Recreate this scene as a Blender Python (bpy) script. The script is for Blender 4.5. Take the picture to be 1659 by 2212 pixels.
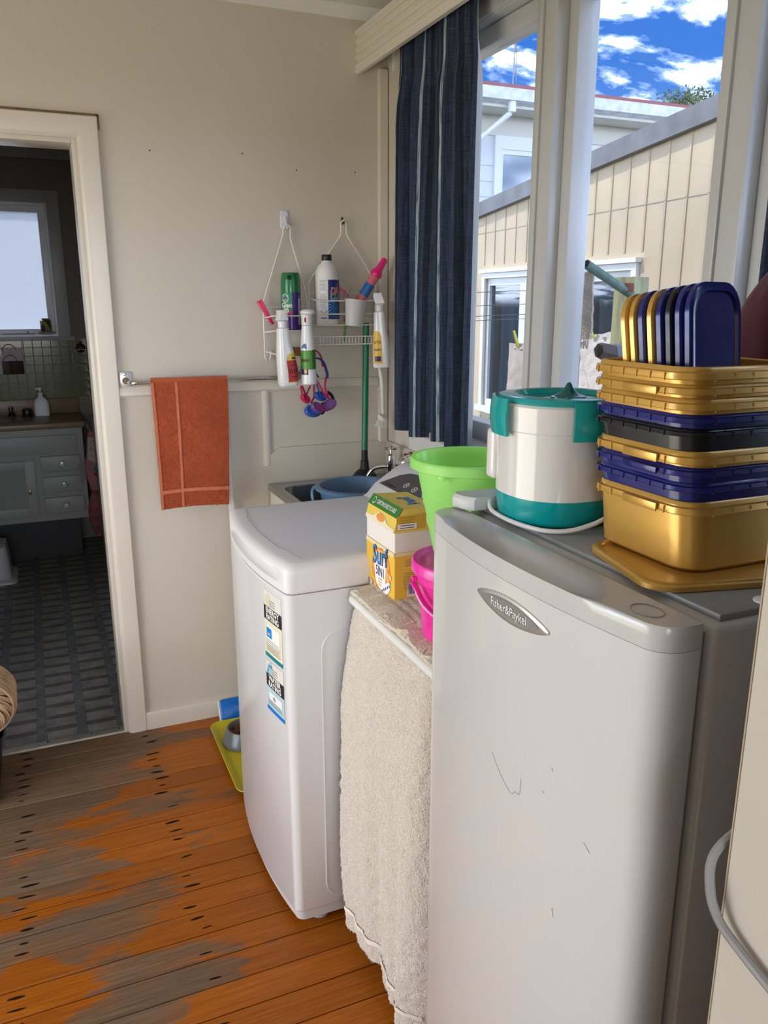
import bpy, bmesh, math, random
from mathutils import Vector, Matrix, noise

random.seed(7)
for o in list(bpy.data.objects):
    bpy.data.objects.remove(o, do_unlink=True)
scene = bpy.context.scene
COL = scene.collection
PI = math.pi

# ------------------------------------------------------------------ camera
cam_d = bpy.data.cameras.new('camera')
cam = bpy.data.objects.new('camera', cam_d)
COL.objects.link(cam)
cam.location = (0.0, 0.0, 1.512)
cam.rotation_euler = (math.radians(90 - 14.69), 0.0, math.radians(-23.15))
cam_d.sensor_fit = 'VERTICAL'
cam_d.sensor_height = 24.0
cam_d.lens = 24.0 * 1740.0 / 2212.0
cam_d.clip_start = 0.02
cam_d.clip_end = 300
scene.camera = cam

# ------------------------------------------------------------------ exposure
scene.view_settings.view_transform = 'Standard'
scene.view_settings.look = 'None'
scene.view_settings.exposure = 0.26
scene.view_settings.gamma = 1.0
scene.view_settings.use_curve_mapping = False

# ------------------------------------------------------------------ sky with clouds
world = bpy.data.worlds.new('sky')
scene.world = world
world.use_nodes = True
nt = world.node_tree
nt.nodes.clear()
def N(nt, kind, **kw):
    n = nt.nodes.new(kind)
    for k, v in kw.items():
        setattr(n, k, v)
    return n
def math_node(nt, op, a, b=None, clamp=False):
    n = nt.nodes.new('ShaderNodeMath'); n.operation = op; n.use_clamp = clamp
    for i, v in enumerate((a, b)):
        if v is None: continue
        if isinstance(v, (int, float)): n.inputs[i].default_value = v
        else: nt.links.new(v, n.inputs[i])
    return n.outputs[0]
def mixcol(nt, fac, a, b, blend='MIX'):
    n = nt.nodes.new('ShaderNodeMix'); n.data_type = 'RGBA'; n.blend_type = blend
    for i, v in ((0, fac), (6, a), (7, b)):
        if isinstance(v, (int, float)): n.inputs[i].default_value = v
        elif isinstance(v, tuple): n.inputs[i].default_value = (v + (1,))[:4]
        else: nt.links.new(v, n.inputs[i])
    return n.outputs[2]
def ramp(nt, fac, stops, interp='LINEAR'):
    n = nt.nodes.new('ShaderNodeValToRGB'); n.color_ramp.interpolation = interp
    e = n.color_ramp.elements
    while len(e) < len(stops): e.new(0.5)
    for i, (p, c) in enumerate(stops):
        e[i].position = p
        if isinstance(c, (int, float)): c = (c, c, c)
        e[i].color = (c[0], c[1], c[2], 1)
    nt.links.new(fac, n.inputs[0])
    return n.outputs[0]
out = N(nt, 'ShaderNodeOutputWorld'); bg = N(nt, 'ShaderNodeBackground')
tc = N(nt, 'ShaderNodeTexCoord'); sep = N(nt, 'ShaderNodeSeparateXYZ')
nt.links.new(tc.outputs['Generated'], sep.inputs[0])
zz = math_node(nt, 'MAXIMUM', sep.outputs[2], 0.0)
dv = math_node(nt, 'ADD', zz, 0.22)
cmb = N(nt, 'ShaderNodeCombineXYZ')
nt.links.new(math_node(nt, 'DIVIDE', sep.outputs[0], dv), cmb.inputs[0])
nt.links.new(math_node(nt, 'DIVIDE', sep.outputs[1], dv), cmb.inputs[1])
cn = N(nt, 'ShaderNodeTexNoise'); cn.inputs['Scale'].default_value = 5.2
cn.inputs['Detail'].default_value = 10; cn.inputs['Roughness'].default_value = 0.6
cn.inputs['Distortion'].default_value = 0.25
cmp_ = N(nt, 'ShaderNodeMapping'); cmp_.inputs['Location'].default_value = (0.0, 1.4, 0.0); cmp_.inputs['Scale'].default_value = (0.75, 1.15, 1)
nt.links.new(cmb.outputs[0], cmp_.inputs[0]); nt.links.new(cmp_.outputs[0], cn.inputs['Vector'])
low = ramp(nt, zz, [(0.12, 0.16), (0.26, 0.03)])
cl = math_node(nt, 'ADD', cn.outputs[0], low)
cmask = ramp(nt, cl, [(0.51, 0.0), (0.56, 0.045), (0.60, 0.20), (0.69, 1.0)])
blue = ramp(nt, zz, [(0.0, (0.14, 0.28, 0.54)), (0.25, (0.026, 0.115, 0.40)), (0.7, (0.018, 0.090, 0.34))])
skyc = mixcol(nt, cmask, blue, (4.6, 5.3, 6.9))
gmask = ramp(nt, math_node(nt, 'ADD', sep.outputs[2], 0.5), [(0.495, 0.0), (0.505, 1.0)])
skyc = mixcol(nt, gmask, (0.15, 0.15, 0.13), skyc)
nt.links.new(skyc, bg.inputs[0]); bg.inputs[1].default_value = 1.75
nt.links.new(bg.outputs[0], out.inputs[0])

# ------------------------------------------------------------------ sun
sun_d = bpy.data.lights.new('sun', 'SUN'); sun_d.energy = 2.6; sun_d.angle = 0.01
sun_d.color = (1.0, 0.95, 0.86)
sun = bpy.data.objects.new('sun', sun_d); COL.objects.link(sun)
sun.rotation_euler = Vector((-0.47, 0.42, 0.76)).to_track_quat('Z', 'Y').to_euler()

# ------------------------------------------------------------------ daylight through the room's other openings (garden door in the left wall, window behind)
def area(name, loc, direction, sx, sy, watts, col):
    d = bpy.data.lights.new(name, 'AREA'); d.shape = 'RECTANGLE'
    d.size = sx; d.size_y = sy; d.energy = watts; d.color = col
    o = bpy.data.objects.new(name, d); COL.objects.link(o); o.location = loc
    o.rotation_euler = Vector(direction).to_track_quat('-Z', 'Z').to_euler()
    return o
area('daylight_garden_door', (-1.33, 1.50, 0.96), (1, 0, 0), 1.05, 1.75, 21.5, (1.0, 0.945, 0.785))
area('daylight_rear_window', (-0.3, -2.12, 1.45), (0, 1, 0), 1.6, 1.1, 20, (1.0, 0.945, 0.82))

# ------------------------------------------------------------------ materials
MATS = {}
def hexc(s):
    v = [int(s[i:i+2], 16) / 255 for i in (0, 2, 4)]
    return tuple(c / 12.92 if c <= 0.04045 else ((c + 0.055) / 1.055) ** 2.4 for c in v)
def mat(name, col=(0.5, 0.5, 0.5), rough=0.5, metal=0.0, bump=0.0, bscale=60.0, var=0.0, vscale=6.0,
        coat=0.0, spec=0.5, trans=0.0, alpha=1.0, sheen=0.0, ior=1.45, sub=0.0, bdist=0.004, stretch=None, emit=None):
    if name in MATS: return MATS[name]
    if isinstance(col, str): col = hexc(col)
    m = bpy.data.materials.new(name); m.use_nodes = True
    t = m.node_tree; p = t.nodes['Principled BSDF']
    p.inputs['Base Color'].default_value = (*col, 1)
    p.inputs['Roughness'].default_value = rough
    p.inputs['Metallic'].default_value = metal
    p.inputs['Specular IOR Level'].default_value = spec
    p.inputs['Coat Weight'].default_value = coat
    p.inputs['Coat Roughness'].default_value = 0.08
    p.inputs['Transmission Weight'].default_value = trans
    p.inputs['IOR'].default_value = ior
    p.inputs['Alpha'].default_value = alpha
    p.inputs['Sheen Weight'].default_value = sheen
    if sub > 0:
        p.inputs['Subsurface Weight'].default_value = sub
        p.inputs['Subsurface Radius'].default_value = (0.02, 0.02, 0.02)
    vec = None
    if bump or var:
        c = t.nodes.new('ShaderNodeTexCoord'); mp = t.nodes.new('ShaderNodeMapping')
        t.links.new(c.outputs['Object'], mp.inputs[0])
        if stretch: mp.inputs['Scale'].default_value = stretch
        vec = mp.outputs[0]
    if var:
        n = t.nodes.new('ShaderNodeTexNoise'); n.inputs['Scale'].default_value = vscale
        n.inputs['Detail'].default_value = 6
        t.links.new(vec, n.inputs['Vector'])
        f = ramp(t, n.outputs[0], [(0.3, 0.0), (0.7, 1.0)])
        t.links.new(mixcol(t, f, tuple(c * (1 - var) for c in col), tuple(min(1, c * (1 + var * 0.5)) for c in col)), p.inputs['Base Color'])
    if bump:
        n = t.nodes.new('ShaderNodeTexNoise'); n.inputs['Scale'].default_value = bscale
        n.inputs['Detail'].default_value = 4
        t.links.new(vec, n.inputs['Vector'])
        b = t.nodes.new('ShaderNodeBump'); b.inputs['Strength'].default_value = bump
        b.inputs['Distance'].default_value = bdist
        t.links.new(n.outputs[0], b.inputs['Height']); t.links.new(b.outputs[0], p.inputs['Normal'])
    MATS[name] = m
    return m
def mat_glass(name, tint=(1, 1, 1), rough=0.0, ior=1.5, dirt=0.0):
    """thin window glass: clear straight-through light plus a Fresnel mirror"""
    m = bpy.data.materials.new(name); m.use_nodes = True; t = m.node_tree; t.nodes.clear()
    o = t.nodes.new('ShaderNodeOutputMaterial'); tr = t.nodes.new('ShaderNodeBsdfTransparent')
    gl = t.nodes.new('ShaderNodeBsdfGlossy'); fr = t.nodes.new('ShaderNodeFresnel'); mx = t.nodes.new('ShaderNodeMixShader')
    tr.inputs[0].default_value = (*tint, 1); gl.inputs['Roughness'].default_value = rough
    fr.inputs[0].default_value = ior
    geo = t.nodes.new('ShaderNodeNewGeometry')
    f = math_node(t, 'MULTIPLY', fr.outputs[0], math_node(t, 'SUBTRACT', 1.0, geo.outputs['Backfacing']))
    t.links.new(f, mx.inputs[0])
    t.links.new(tr.outputs[0], mx.inputs[1]); t.links.new(gl.outputs[0], mx.inputs[2])
    t.links.new(mx.outputs[0], o.inputs[0]); MATS[name] = m
    return m
def mat_translucent(name, col, fac=0.5, rough=0.6, gloss=0.08):
    """thin plastic / cloth that lets diffuse light through"""
    if isinstance(col, str): col = hexc(col)
    m = bpy.data.materials.new(name); m.use_nodes = True; t = m.node_tree
    p = t.nodes['Principled BSDF']; o = t.nodes['Material Output']
    p.inputs['Base Color'].default_value = (*col, 1); p.inputs['Roughness'].default_value = rough
    tl = t.nodes.new('ShaderNodeBsdfTranslucent'); tl.inputs[0].default_value = (*col, 1)
    mx = t.nodes.new('ShaderNodeMixShader'); mx.inputs[0].default_value = fac
    t.links.new(p.outputs[0], mx.inputs[1]); t.links.new(tl.outputs[0], mx.inputs[2])
    t.links.new(mx.outputs[0], o.inputs[0]); MATS[name] = m
    return m

# ------------------------------------------------------------------ mesh helpers
def BM(): return bmesh.new()
def merge(dst, src):
    mp = {}
    for v in src.verts: mp[v.index if False else v] = dst.verts.new(v.co)
    for f in src.faces:
        try: dst.faces.new([mp[v] for v in f.verts])
        except ValueError: pass
    src.free()
    return dst
def box(bm, x0, x1, y0, y1, z0, z1, bev=0.0, seg=2):
    b = bmesh.new(); bmesh.ops.create_cube(b, size=1.0)
    for v in b.verts:
        v.co = Vector(((x0 + x1) / 2 + v.co.x * (x1 - x0), (y0 + y1) / 2 + v.co.y * (y1 - y0), (z0 + z1) / 2 + v.co.z * (z1 - z0)))
    if bev > 0:
        bmesh.ops.bevel(b, geom=b.edges[:], offset=bev, segments=seg, affect='EDGES', profile=0.5)
    return merge(bm, b)
def xform(bm, M):
    for v in bm.verts: v.co = M @ v.co
    return bm
def loft(bm, rings, cap0=True, cap1=True, closed=True):
    rv = [[bm.verts.new(p) for p in r] for r in rings]
    n = len(rv[0])
    for a, b in zip(rv[:-1], rv[1:]):
        for i in range(n if closed else n - 1):
            j = (i + 1) % n
            try: bm.faces.new((a[i], a[j], b[j], b[i]))
            except ValueError: pass
    if cap0 and closed: bm.faces.new(list(reversed(rv[0])))
    if cap1 and closed: bm.faces.new(rv[-1])
    return bm
def circle(cx, cy, z, r, n=24, ry=None, a0=0.0):
    ry = r if ry is None else ry
    return [Vector((cx + r * math.cos(a0 + 2 * PI * i / n), cy + ry * math.sin(a0 + 2 * PI * i / n), z)) for i in range(n)]
def lathe(bm, prof, cx=0, cy=0, n=28, cap0=True, cap1=True):
    return loft(bm, [circle(cx, cy, z, max(r, 1e-5), n) for r, z in prof], cap0, cap1)
def rrect(x0, x1, y0, y1, r, k=5):
    """rounded rectangle, counter-clockwise"""
    r = min(r, (x1 - x0) / 2 - 1e-5, (y1 - y0) / 2 - 1e-5); P = []
    for cx, cy, a in ((x1 - r, y1 - r, 0), (x0 + r, y1 - r, PI / 2), (x0 + r, y0 + r, PI), (x1 - r, y0 + r, 1.5 * PI)):
        for i in range(k + 1):
            t = a + PI / 2 * i / k
            P.append((cx + r * math.cos(t), cy + r * math.sin(t)))
    return P
def ring(P, z): return [Vector((p[0], p[1], z)) for p in P]
def tube(bm, pts, r, n=8, closed=False, caps=True, flat=None):
    pts = [Vector(p) for p in pts]; m = len(pts)
    rs = r if isinstance(r, (list, tuple)) else [r] * m
    tang = []
    for i in range(m):
        a = pts[(i - 1) % m] if (closed or i > 0) else pts[i]
        b = pts[(i + 1) % m] if (closed or i < m - 1) else pts[i]
        tang.append((b - a).normalized())
    up = Vector((0, 0, 1)) if abs(tang[0].z) < 0.9 else Vector((1, 0, 0))
    nrm = (up - tang[0] * up.dot(tang[0])).normalized(); rings = []
    for i in range(m):
        t = tang[i]; nrm = (nrm - t * nrm.dot(t))
        nrm = nrm.normalized() if nrm.length > 1e-6 else t.orthogonal().normalized()
        bn = t.cross(nrm); fl = flat if flat else 1.0
        rings.append([pts[i] + (nrm * math.cos(2 * PI * k / n) * fl + bn * math.sin(2 * PI * k / n)) * rs[i] for k in range(n)])
    if closed:
        rings.append(rings[0]); return loft(bm, rings, False, False)
    return loft(bm, rings, caps, caps)
def smoothpath(pts, k=6):
    """Catmull-Rom through the points"""
    P = [Vector(p) for p in pts]; P = [P[0] * 2 - P[1]] + P + [P[-1] * 2 - P[-2]]; R = []
    for i in range(1, len(P) - 2):
        for s in range(k):
            t = s / k; a, b, c, d = P[i - 1], P[i], P[i + 1], P[i + 2]
            R.append(0.5 * ((2 * b) + (c - a) * t + (2 * a - 5 * b + 4 * c - d) * t * t + (3 * b - a - 3 * c + d) * t ** 3))
    R.append(P[-2]); return R
def prism(bm, poly, axis, a, b):
    """poly of 2D points in the plane across the axis (x: (y,z), y: (x,z), z: (x,y))"""
    def P(p, t):
        return Vector((t, p[0], p[1])) if axis == 'x' else Vector((p[0], t, p[1])) if axis == 'y' else Vector((p[0], p[1], t))
    return loft(bm, [[P(p, a) for p in poly], [P(p, b) for p in poly]])
def grid(bm, fn, nu, nv):
    V = [[bm.verts.new(fn(i / nu, j / nv)) for j in range(nv + 1)] for i in range(nu + 1)]
    for i in range(nu):
        for j in range(nv):
            bm.faces.new((V[i][j], V[i + 1][j], V[i + 1][j + 1], V[i][j + 1]))
    return bm
def sheet(bm, fn, nu, nv, th):
    """grid with thickness along its normal"""
    e = 1e-3
    def nr(u, v):
        a = fn(min(u + e, 1), v) - fn(max(u - e, 0), v); b = fn(u, min(v + e, 1)) - fn(u, max(v - e, 0))
        c = a.cross(b); return c.normalized() if c.length > 1e-12 else Vector((0, 0, 1))
    A = [[bm.verts.new(fn(i / nu, j / nv)) for j in range(nv + 1)] for i in range(nu + 1)]
    B = [[bm.verts.new(fn(i / nu, j / nv) + nr(i / nu, j / nv) * th) for j in range(nv + 1)] for i in range(nu + 1)]
    for i in range(nu):
        for j in range(nv):
            bm.faces.new((A[i][j], A[i][j + 1], A[i + 1][j + 1], A[i + 1][j]))
            bm.faces.new((B[i][j], B[i + 1][j], B[i + 1][j + 1], B[i][j + 1]))
    for j in range(nv):
        bm.faces.new((A[0][j], B[0][j], B[0][j + 1], A[0][j + 1])); bm.faces.new((A[nu][j], A[nu][j + 1], B[nu][j + 1], B[nu][j]))
    for i in range(nu):
        bm.faces.new((A[i][0], A[i + 1][0], B[i + 1][0], B[i][0])); bm.faces.new((A[i][nv], B[i][nv], B[i + 1][nv], A[i + 1][nv]))
    return bm
def sphere(bm, c, r, nu=14, nv=8, sx=1, sy=1, sz=1):
    return loft(bm, [[Vector((c[0] + r * sx * math.sin(PI * j / nv) * math.cos(2 * PI * i / nu), c[1] + r * sy * math.sin(PI * j / nv) * math.sin(2 * PI * i / nu), c[2] - r * sz * math.cos(PI * j / nv))) for i in range(nu)] for j in [0.05] + list(range(1, nv)) + [nv - 0.05]])

ORG = {}
def obj(name, bm, material, parent=None, sharp=35, smooth=True, recalc=True):
    if recalc: bmesh.ops.recalc_face_normals(bm, faces=bm.faces[:])
    me = bpy.data.meshes.new(name)
    if parent is not None:
        org = ORG[parent]
    else:
        xs = [v.co.x for v in bm.verts]; ys = [v.co.y for v in bm.verts]; zs = [v.co.z for v in bm.verts]
        org = Vector(((min(xs) + max(xs)) / 2, (min(ys) + max(ys)) / 2, min(zs)))
    for v in bm.verts: v.co -= org
    bm.to_mesh(me); bm.free()
    o = bpy.data.objects.new(name, me); COL.objects.link(o)
    if parent is not None: o.parent = parent
    else: o.location = org
    ORG[o] = org
    me.materials.append(material if not isinstance(material, str) else MATS[material])
    if smooth:
        me.polygons.foreach_set('use_smooth', [True] * len(me.polygons))
        try: me.set_sharp_from_angle(angle=math.radians(sharp))
        except Exception: pass
    return o
def tag(o, label, cat, group=None):
    o['label'] = label; o['category'] = cat
    if group: o['group'] = group
    return o
def thing(name, label, cat, loc, group=None):
    o = bpy.data.objects.new(name, None); COL.objects.link(o)
    o.location = loc; o.empty_display_size = 0.05; ORG[o] = Vector(loc)
    return tag(o, label, cat, group)
def struct(name, bm=None, material=None, loc=(0, 0, 0), label=None):
    if bm is None:
        o = bpy.data.objects.new(name, None); COL.objects.link(o); o.location = loc; ORG[o] = Vector(loc)
    else: o = obj(name, bm, material)
    o['kind'] = 'structure'
    if label: o['label'] = label
    return o
def inst(name, src, parent, loc, rot=(0, 0, 0), scale=(1, 1, 1)):
    """copy of a piece that shares its mesh; loc in the world"""
    o = bpy.data.objects.new(name, src); COL.objects.link(o)
    o.parent = parent; o.location = Vector(loc) - (ORG[parent] if parent is not None else Vector())
    o.rotation_euler = rot; o.scale = scale; ORG[o] = Vector(loc)
    return o
def mesh_of(name, bm, material, smooth=True, sharp=35):
    bmesh.ops.recalc_face_normals(bm, faces=bm.faces[:])
    me = bpy.data.meshes.new(name); bm.to_mesh(me); bm.free(); me.materials.append(material)
    if smooth:
        me.polygons.foreach_set('use_smooth', [True] * len(me.polygons))
        try: me.set_sharp_from_angle(angle=math.radians(sharp))
        except Exception: pass
    return me
def lettering(name, s, material, parent, fn, size, bold=0.0, shear=0.0, align='CENTER', sx=1.0):
    """flat printed lettering laid on a surface: fn(u, v) gives the point in the world"""
    c = bpy.data.curves.new(name, 'FONT'); c.body = s; c.size = size; c.align_x = align; c.align_y = 'CENTER'
    c.offset = bold; c.shear = shear; c.resolution_u = 3; c.fill_mode = 'FRONT'
    t = bpy.data.objects.new(name, c); COL.objects.link(t)
    me = bpy.data.meshes.new_from_object(t)
    bpy.data.objects.remove(t, do_unlink=True); bpy.data.curves.remove(c)
    b = bmesh.new(); b.from_mesh(me); bpy.data.meshes.remove(me)
    for v in b.verts: v.co = Vector(fn(v.co.x * sx, v.co.y))
    return obj(name, b, material, parent, smooth=False, recalc=False)
def plane_fn(o, U, V):
    o, U, V = Vector(o), Vector(U), Vector(V)
    return lambda u, v: o + U * u + V * v
def patch(name, material, parent, fn, u0, u1, v0, v1, nu=1, nv=1):
    """flat printed patch laid on a surface"""
    b = grid(BM(), lambda s, t: Vector(fn(u0 + (u1 - u0) * s, v0 + (v1 - v0) * t)), nu, nv)
    return obj(name, b, material, parent, smooth=False, recalc=False)
def shape_patch(name, material, parent, fn, pts):
    b = BM(); b.faces.new([b.verts.new(Vector(fn(*p))) for p in pts])
    return obj(name, b, material, parent, smooth=False, recalc=False)
def ell(cu, cv, ru, rv, n=24, a0=0, a1=2 * PI):
    return [(cu + ru * math.cos(a0 + (a1 - a0) * i / n), cv + rv * math.sin(a0 + (a1 - a0) * i / n)) for i in range(n + (0 if abs(a1 - a0 - 2 * PI) < 1e-6 else 1))]

# common materials
M_WALL = mat('wall_paint', (0.60, 0.545, 0.455), 0.55, bump=0.08, bscale=180, var=0.03, vscale=1.6)
M_TRIM = mat('trim_gloss_paint', (0.66, 0.60, 0.51), 0.28, bump=0.05, bscale=40, var=0.03, vscale=3)
M_WFRAME = mat('window_gloss_white', (0.52, 0.515, 0.50), 0.22, bump=0.04, bscale=25)
M_CEIL = mat('ceiling_white', (0.72, 0.71, 0.68), 0.6)
M_WHITE = mat('white_plastic', (0.78, 0.78, 0.76), 0.3, coat=0.2)
M_ENAMEL = mat('white_enamel', (0.72, 0.71, 0.70), 0.25, coat=0.4, var=0.02, vscale=2)
M_CHROME = mat('chrome', (0.85, 0.85, 0.86), 0.08, metal=1.0)
M_STEEL = mat('brushed_steel', (0.50, 0.50, 0.50), 0.32, metal=1.0, bump=0.05, bscale=90, stretch=(1, 12, 12))
M_BLACK = mat('black_plastic', (0.012, 0.012, 0.013), 0.35)
M_INK = mat('printed_ink_black', (0.015, 0.014, 0.016), 0.55)
M_PAPER = mat('printed_paper_white', (0.82, 0.80, 0.76), 0.5)
def fuzz(name, parent, fn, count, length, width, material, seed=1, lift=0.0):
    """terry pile: thousands of tiny leaning fibres standing on a cloth surface, one part"""
    rnd = random.Random(seed); V = []; F = []; org = ORG[parent]; e = 2e-3
    for i in range(count):
        u, v = rnd.random(), rnd.random(); p = fn(u, v)
        a = fn(min(u + e, 1), v) - fn(max(u - e, 0), v); c = fn(u, min(v + e, 1)) - fn(u, max(v - e, 0)); n = a.cross(c).normalized()
        t = Vector((rnd.gauss(0, 1), rnd.gauss(0, 1), rnd.gauss(0, 1) - 0.6)); t = (t - n * t.dot(n)).normalized()
        l = length * rnd.uniform(0.6, 1.2); w = t.cross(n) * width * 0.5
        b0 = p + n * lift; m_ = b0 + n * l * 0.55 + t * l * 0.35; tip = b0 + n * l * 0.75 + t * l * 0.95
        k = len(V); V += [b0 - w - org, b0 + w - org, m_ + w - org, m_ - w - org, tip - org]; F += [(k, k + 1, k + 2, k + 3), (k + 3, k + 2, k + 4)]
    me = bpy.data.meshes.new(name); me.from_pydata([tuple(q) for q in V], [], F); me.materials.append(material)
    o = bpy.data.objects.new(name, me); COL.objects.link(o); o.parent = parent; ORG[o] = org; o['kind'] = 'stuff'
    return o
# =================================================================== ROOM SHELL
XL, XR, YB, YN, ZC = -1.4, 1.2, 2.78, -2.2, 2.44
# --- floor boards
def wood_mat():
    m = bpy.data.materials.new('worn_floor_boards'); m.use_nodes = True; t = m.node_tree
    p = t.nodes['Principled BSDF']; g = t.nodes.new('ShaderNodeNewGeometry')
    oi = t.nodes.new('ShaderNodeObjectInfo')
    def mapped(scale, off=None):
        mp = t.nodes.new('ShaderNodeMapping'); mp.inputs['Scale'].default_value = scale
        t.links.new(g.outputs['Position'], mp.inputs[0])
        if off is not None:
            c = t.nodes.new('ShaderNodeCombineXYZ'); t.links.new(math_node(t, 'MULTIPLY', oi.outputs['Random'], off), c.inputs[0])
            t.links.new(math_node(t, 'MULTIPLY', oi.outputs['Random'], off), c.inputs[2])
            t.links.new(c.outputs[0], mp.inputs['Location'])
        return mp.outputs[0]
    def nz(vec, s, d=6, r=0.6, dist=0.0):
        n = t.nodes.new('ShaderNodeTexNoise'); n.inputs['Scale'].default_value = s; n.inputs['Detail'].default_value = d
        n.inputs['Roughness'].default_value = r; n.inputs['Distortion'].default_value = dist
        t.links.new(vec, n.inputs['Vector']); return n.outputs[0]
    grain = nz(mapped((4, 110, 20), 9.0), 1.6, 10, 0.72)
    wear = nz(mapped((1.3, 3.0, 1), 0.30), 1.7, 8, 0.58, 0.30)
    # walked-on zones are fixed to the floor, not to light: middle of the room is worn bare
    sx = t.nodes.new('ShaderNodeSeparateXYZ'); t.links.new(g.outputs['Position'], sx.inputs[0])
    bare = math_node(t, 'MULTIPLY', math_node(t, 'ADD', sx.outputs[0], -0.02), -0.24)
    door = math_node(t, 'MULTIPLY', math_node(t, 'ADD', sx.outputs[1], -2.2), 0.16)
    door = math_node(t, 'MAXIMUM', door, 0.0)
    wv = math_node(t, 'ADD', math_node(t, 'ADD', wear, bare), door)
    wmask = ramp(t, wv, [(0.475, 0.0), (0.515, 0.75), (0.60, 1.0)])
    var = ramp(t, grain, [(0.3, (0.25, 0.062, 0.003)), (0.55, (0.40, 0.116, 0.005)), (0.75, (0.50, 0.168, 0.012))])
    gry = ramp(t, grain, [(0.28, (0.095, 0.060, 0.036)), (0.55, (0.185, 0.125, 0.080)), (0.78, (0.27, 0.195, 0.13))])
    c = mixcol(t, wmask, var, gry)
    tint = ramp(t, oi.outputs['Random'], [(0.0, (0.78, 0.74, 0.70)), (1.0, (1.1, 1.05, 1.0))])
    c = mixcol(t, 1.0, c, tint, 'MULTIPLY')
    t.links.new(c, p.inputs['Base Color'])
    t.links.new(ramp(t, wmask, [(0, 0.36), (1, 0.60)]), p.inputs['Roughness']); p.inputs['Specular IOR Level'].default_value = 0.28
    b = t.nodes.new('ShaderNodeBump'); b.inputs['Strength'].default_value = 0.25; b.inputs['Distance'].default_value = 0.003
    t.links.new(grain, b.inputs['Height']); t.links.new(b.outputs[0], p.inputs['Normal'])
    return m
M_WOOD = wood_mat()
floor = struct('floor', box(BM(), XL, XR + 0.1, YN, YB + 0.0, -0.14, -0.022), mat('subfloor_dark', (0.012, 0.009, 0.007), 0.9))
PW = 0.0832
pm = mesh_of('plank', box(BM(), XL, XR, -PW / 2 + 0.0014, PW / 2 - 0.0014, -0.022, 0.0, 0.0022, 1), M_WOOD)
nb = BM()
loft(nb, [[Vector((0.021 * math.copysign(abs(math.cos(a)) ** 1.5, math.cos(a)) * s, 0.0058 * math.sin(a) * s, z)) for a in [2 * PI * i / 16 for i in range(16)]] for s, z in ((1, 0.0), (1, 0.0006))])
nm = mesh_of('nail_mark', nb, mat('nail_stain', (0.012, 0.008, 0.006), 0.8, spec=0.1, var=0.3, vscale=90))
y = YB + 0.002 - PW / 2; k = 0; planks = []
while y > YN:
    dz = -0.0004 * (k % 3)
    pl = inst('plank', pm, floor, (0, y, dz)); planks.append(pl)
    if 0.95 < y < 2.76:
        for cx in (-0.573, -0.165, 0.243, 0.655):
            for sy in (-1, 1):
                if random.random() < 0.72:
                    q = inst('nail_mark', nm, floor, (cx + random.uniform(-0.016, 0.016), y + sy * random.uniform(0.017, 0.024), dz + 0.0001),
                             (0, 0, random.uniform(-0.1, 0.1)), (random.uniform(0.45, 1.15), random.uniform(0.30, 0.85), 1))
    y -= PW; k += 1
# --- back wall with the doorway
DX0, DX1, DZ = -0.66, 0.178, 1.98
b = BM()
box(b, XL - 0.1, DX0, YB, YB + 0.11, -0.1, ZC + 0.1); box(b, DX1, XR + 0.14, YB, YB + 0.11, -0.1, ZC + 0.1); box(b, DX0, DX1, YB, YB + 0.11, DZ, ZC + 0.1)
wall_back = struct('wall_back', b, M_WALL)
# small nail holes left in the paint
for x, z in ((0.395, 1.965), (0.688, 1.975), (0.87, 1.935), (1.08, 1.94)):
    lathe_b = lathe(BM(), [(0.0026, -0.0005), (0.0022, 0.0012)], n=8)
    xform(lathe_b, Matrix.Translation((x, YB, z)) @ Matrix.Rotation(PI / 2, 4, 'X'))
    obj('nail_hole', lathe_b, M_INK, wall_back)
# --- window wall (openings in x = 1.2 plane)
WY0, WY1, WZ0, WZ1 = -0.06, 2.452, 1.075, 2.262
b = BM()
box(b, XR, XR + 0.12, YN, YB + 0.05, -0.14, WZ0); box(b, XR, XR + 0.12, YN, YB + 0.05, WZ1, ZC + 0.1)
box(b, XR, XR + 0.12, WY1, YB + 0.05, WZ0, WZ1); box(b, XR, XR + 0.12, YN, WY0, WZ0, WZ1)
wall_right = struct('wall_right', b, M_WALL)
# --- left wall with the garden door opening, wall behind the camera with a window opening
b = BM()
box(b, XL - 0.1, XL, YN, 0.98, -0.1, ZC + 0.1); box(b, XL - 0.1, XL, 2.12, YB, -0.1, ZC + 0.1); box(b, XL - 0.1, XL, 0.98, 2.12, 2.05, ZC + 0.1)
struct('wall_left', b, M_WALL)
b = BM()
box(b, XL, -1.15, YN - 0.1, YN, -0.1, ZC + 0.1); box(b, 0.55, XR, YN - 0.1, YN, -0.1, ZC + 0.1); box(b, -1.15, 0.55, YN - 0.1, YN, 2.05, ZC + 0.1); box(b, -1.15, 0.55, YN - 0.1, YN, -0.1, 0.85)
struct('wall_front', b, M_WALL)
b = BM(); box(b, XL - 0.3, XR + 0.22, YN - 0.3, YB + 0.1, ZC, ZC + 0.12)
struct('ceiling', b, M_CEIL)
# cornice under the ceiling on the back wall
b = BM(); prism(b, [(YB, ZC), (YB, ZC - 0.034), (YB - 0.012, ZC - 0.034), (YB - 0.03, ZC - 0.012), (YB - 0.034, ZC)], 'x', XL, XR)
struct('trim_1', b, mat('cornice_white', (0.72, 0.70, 0.66), 0.4))
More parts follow.
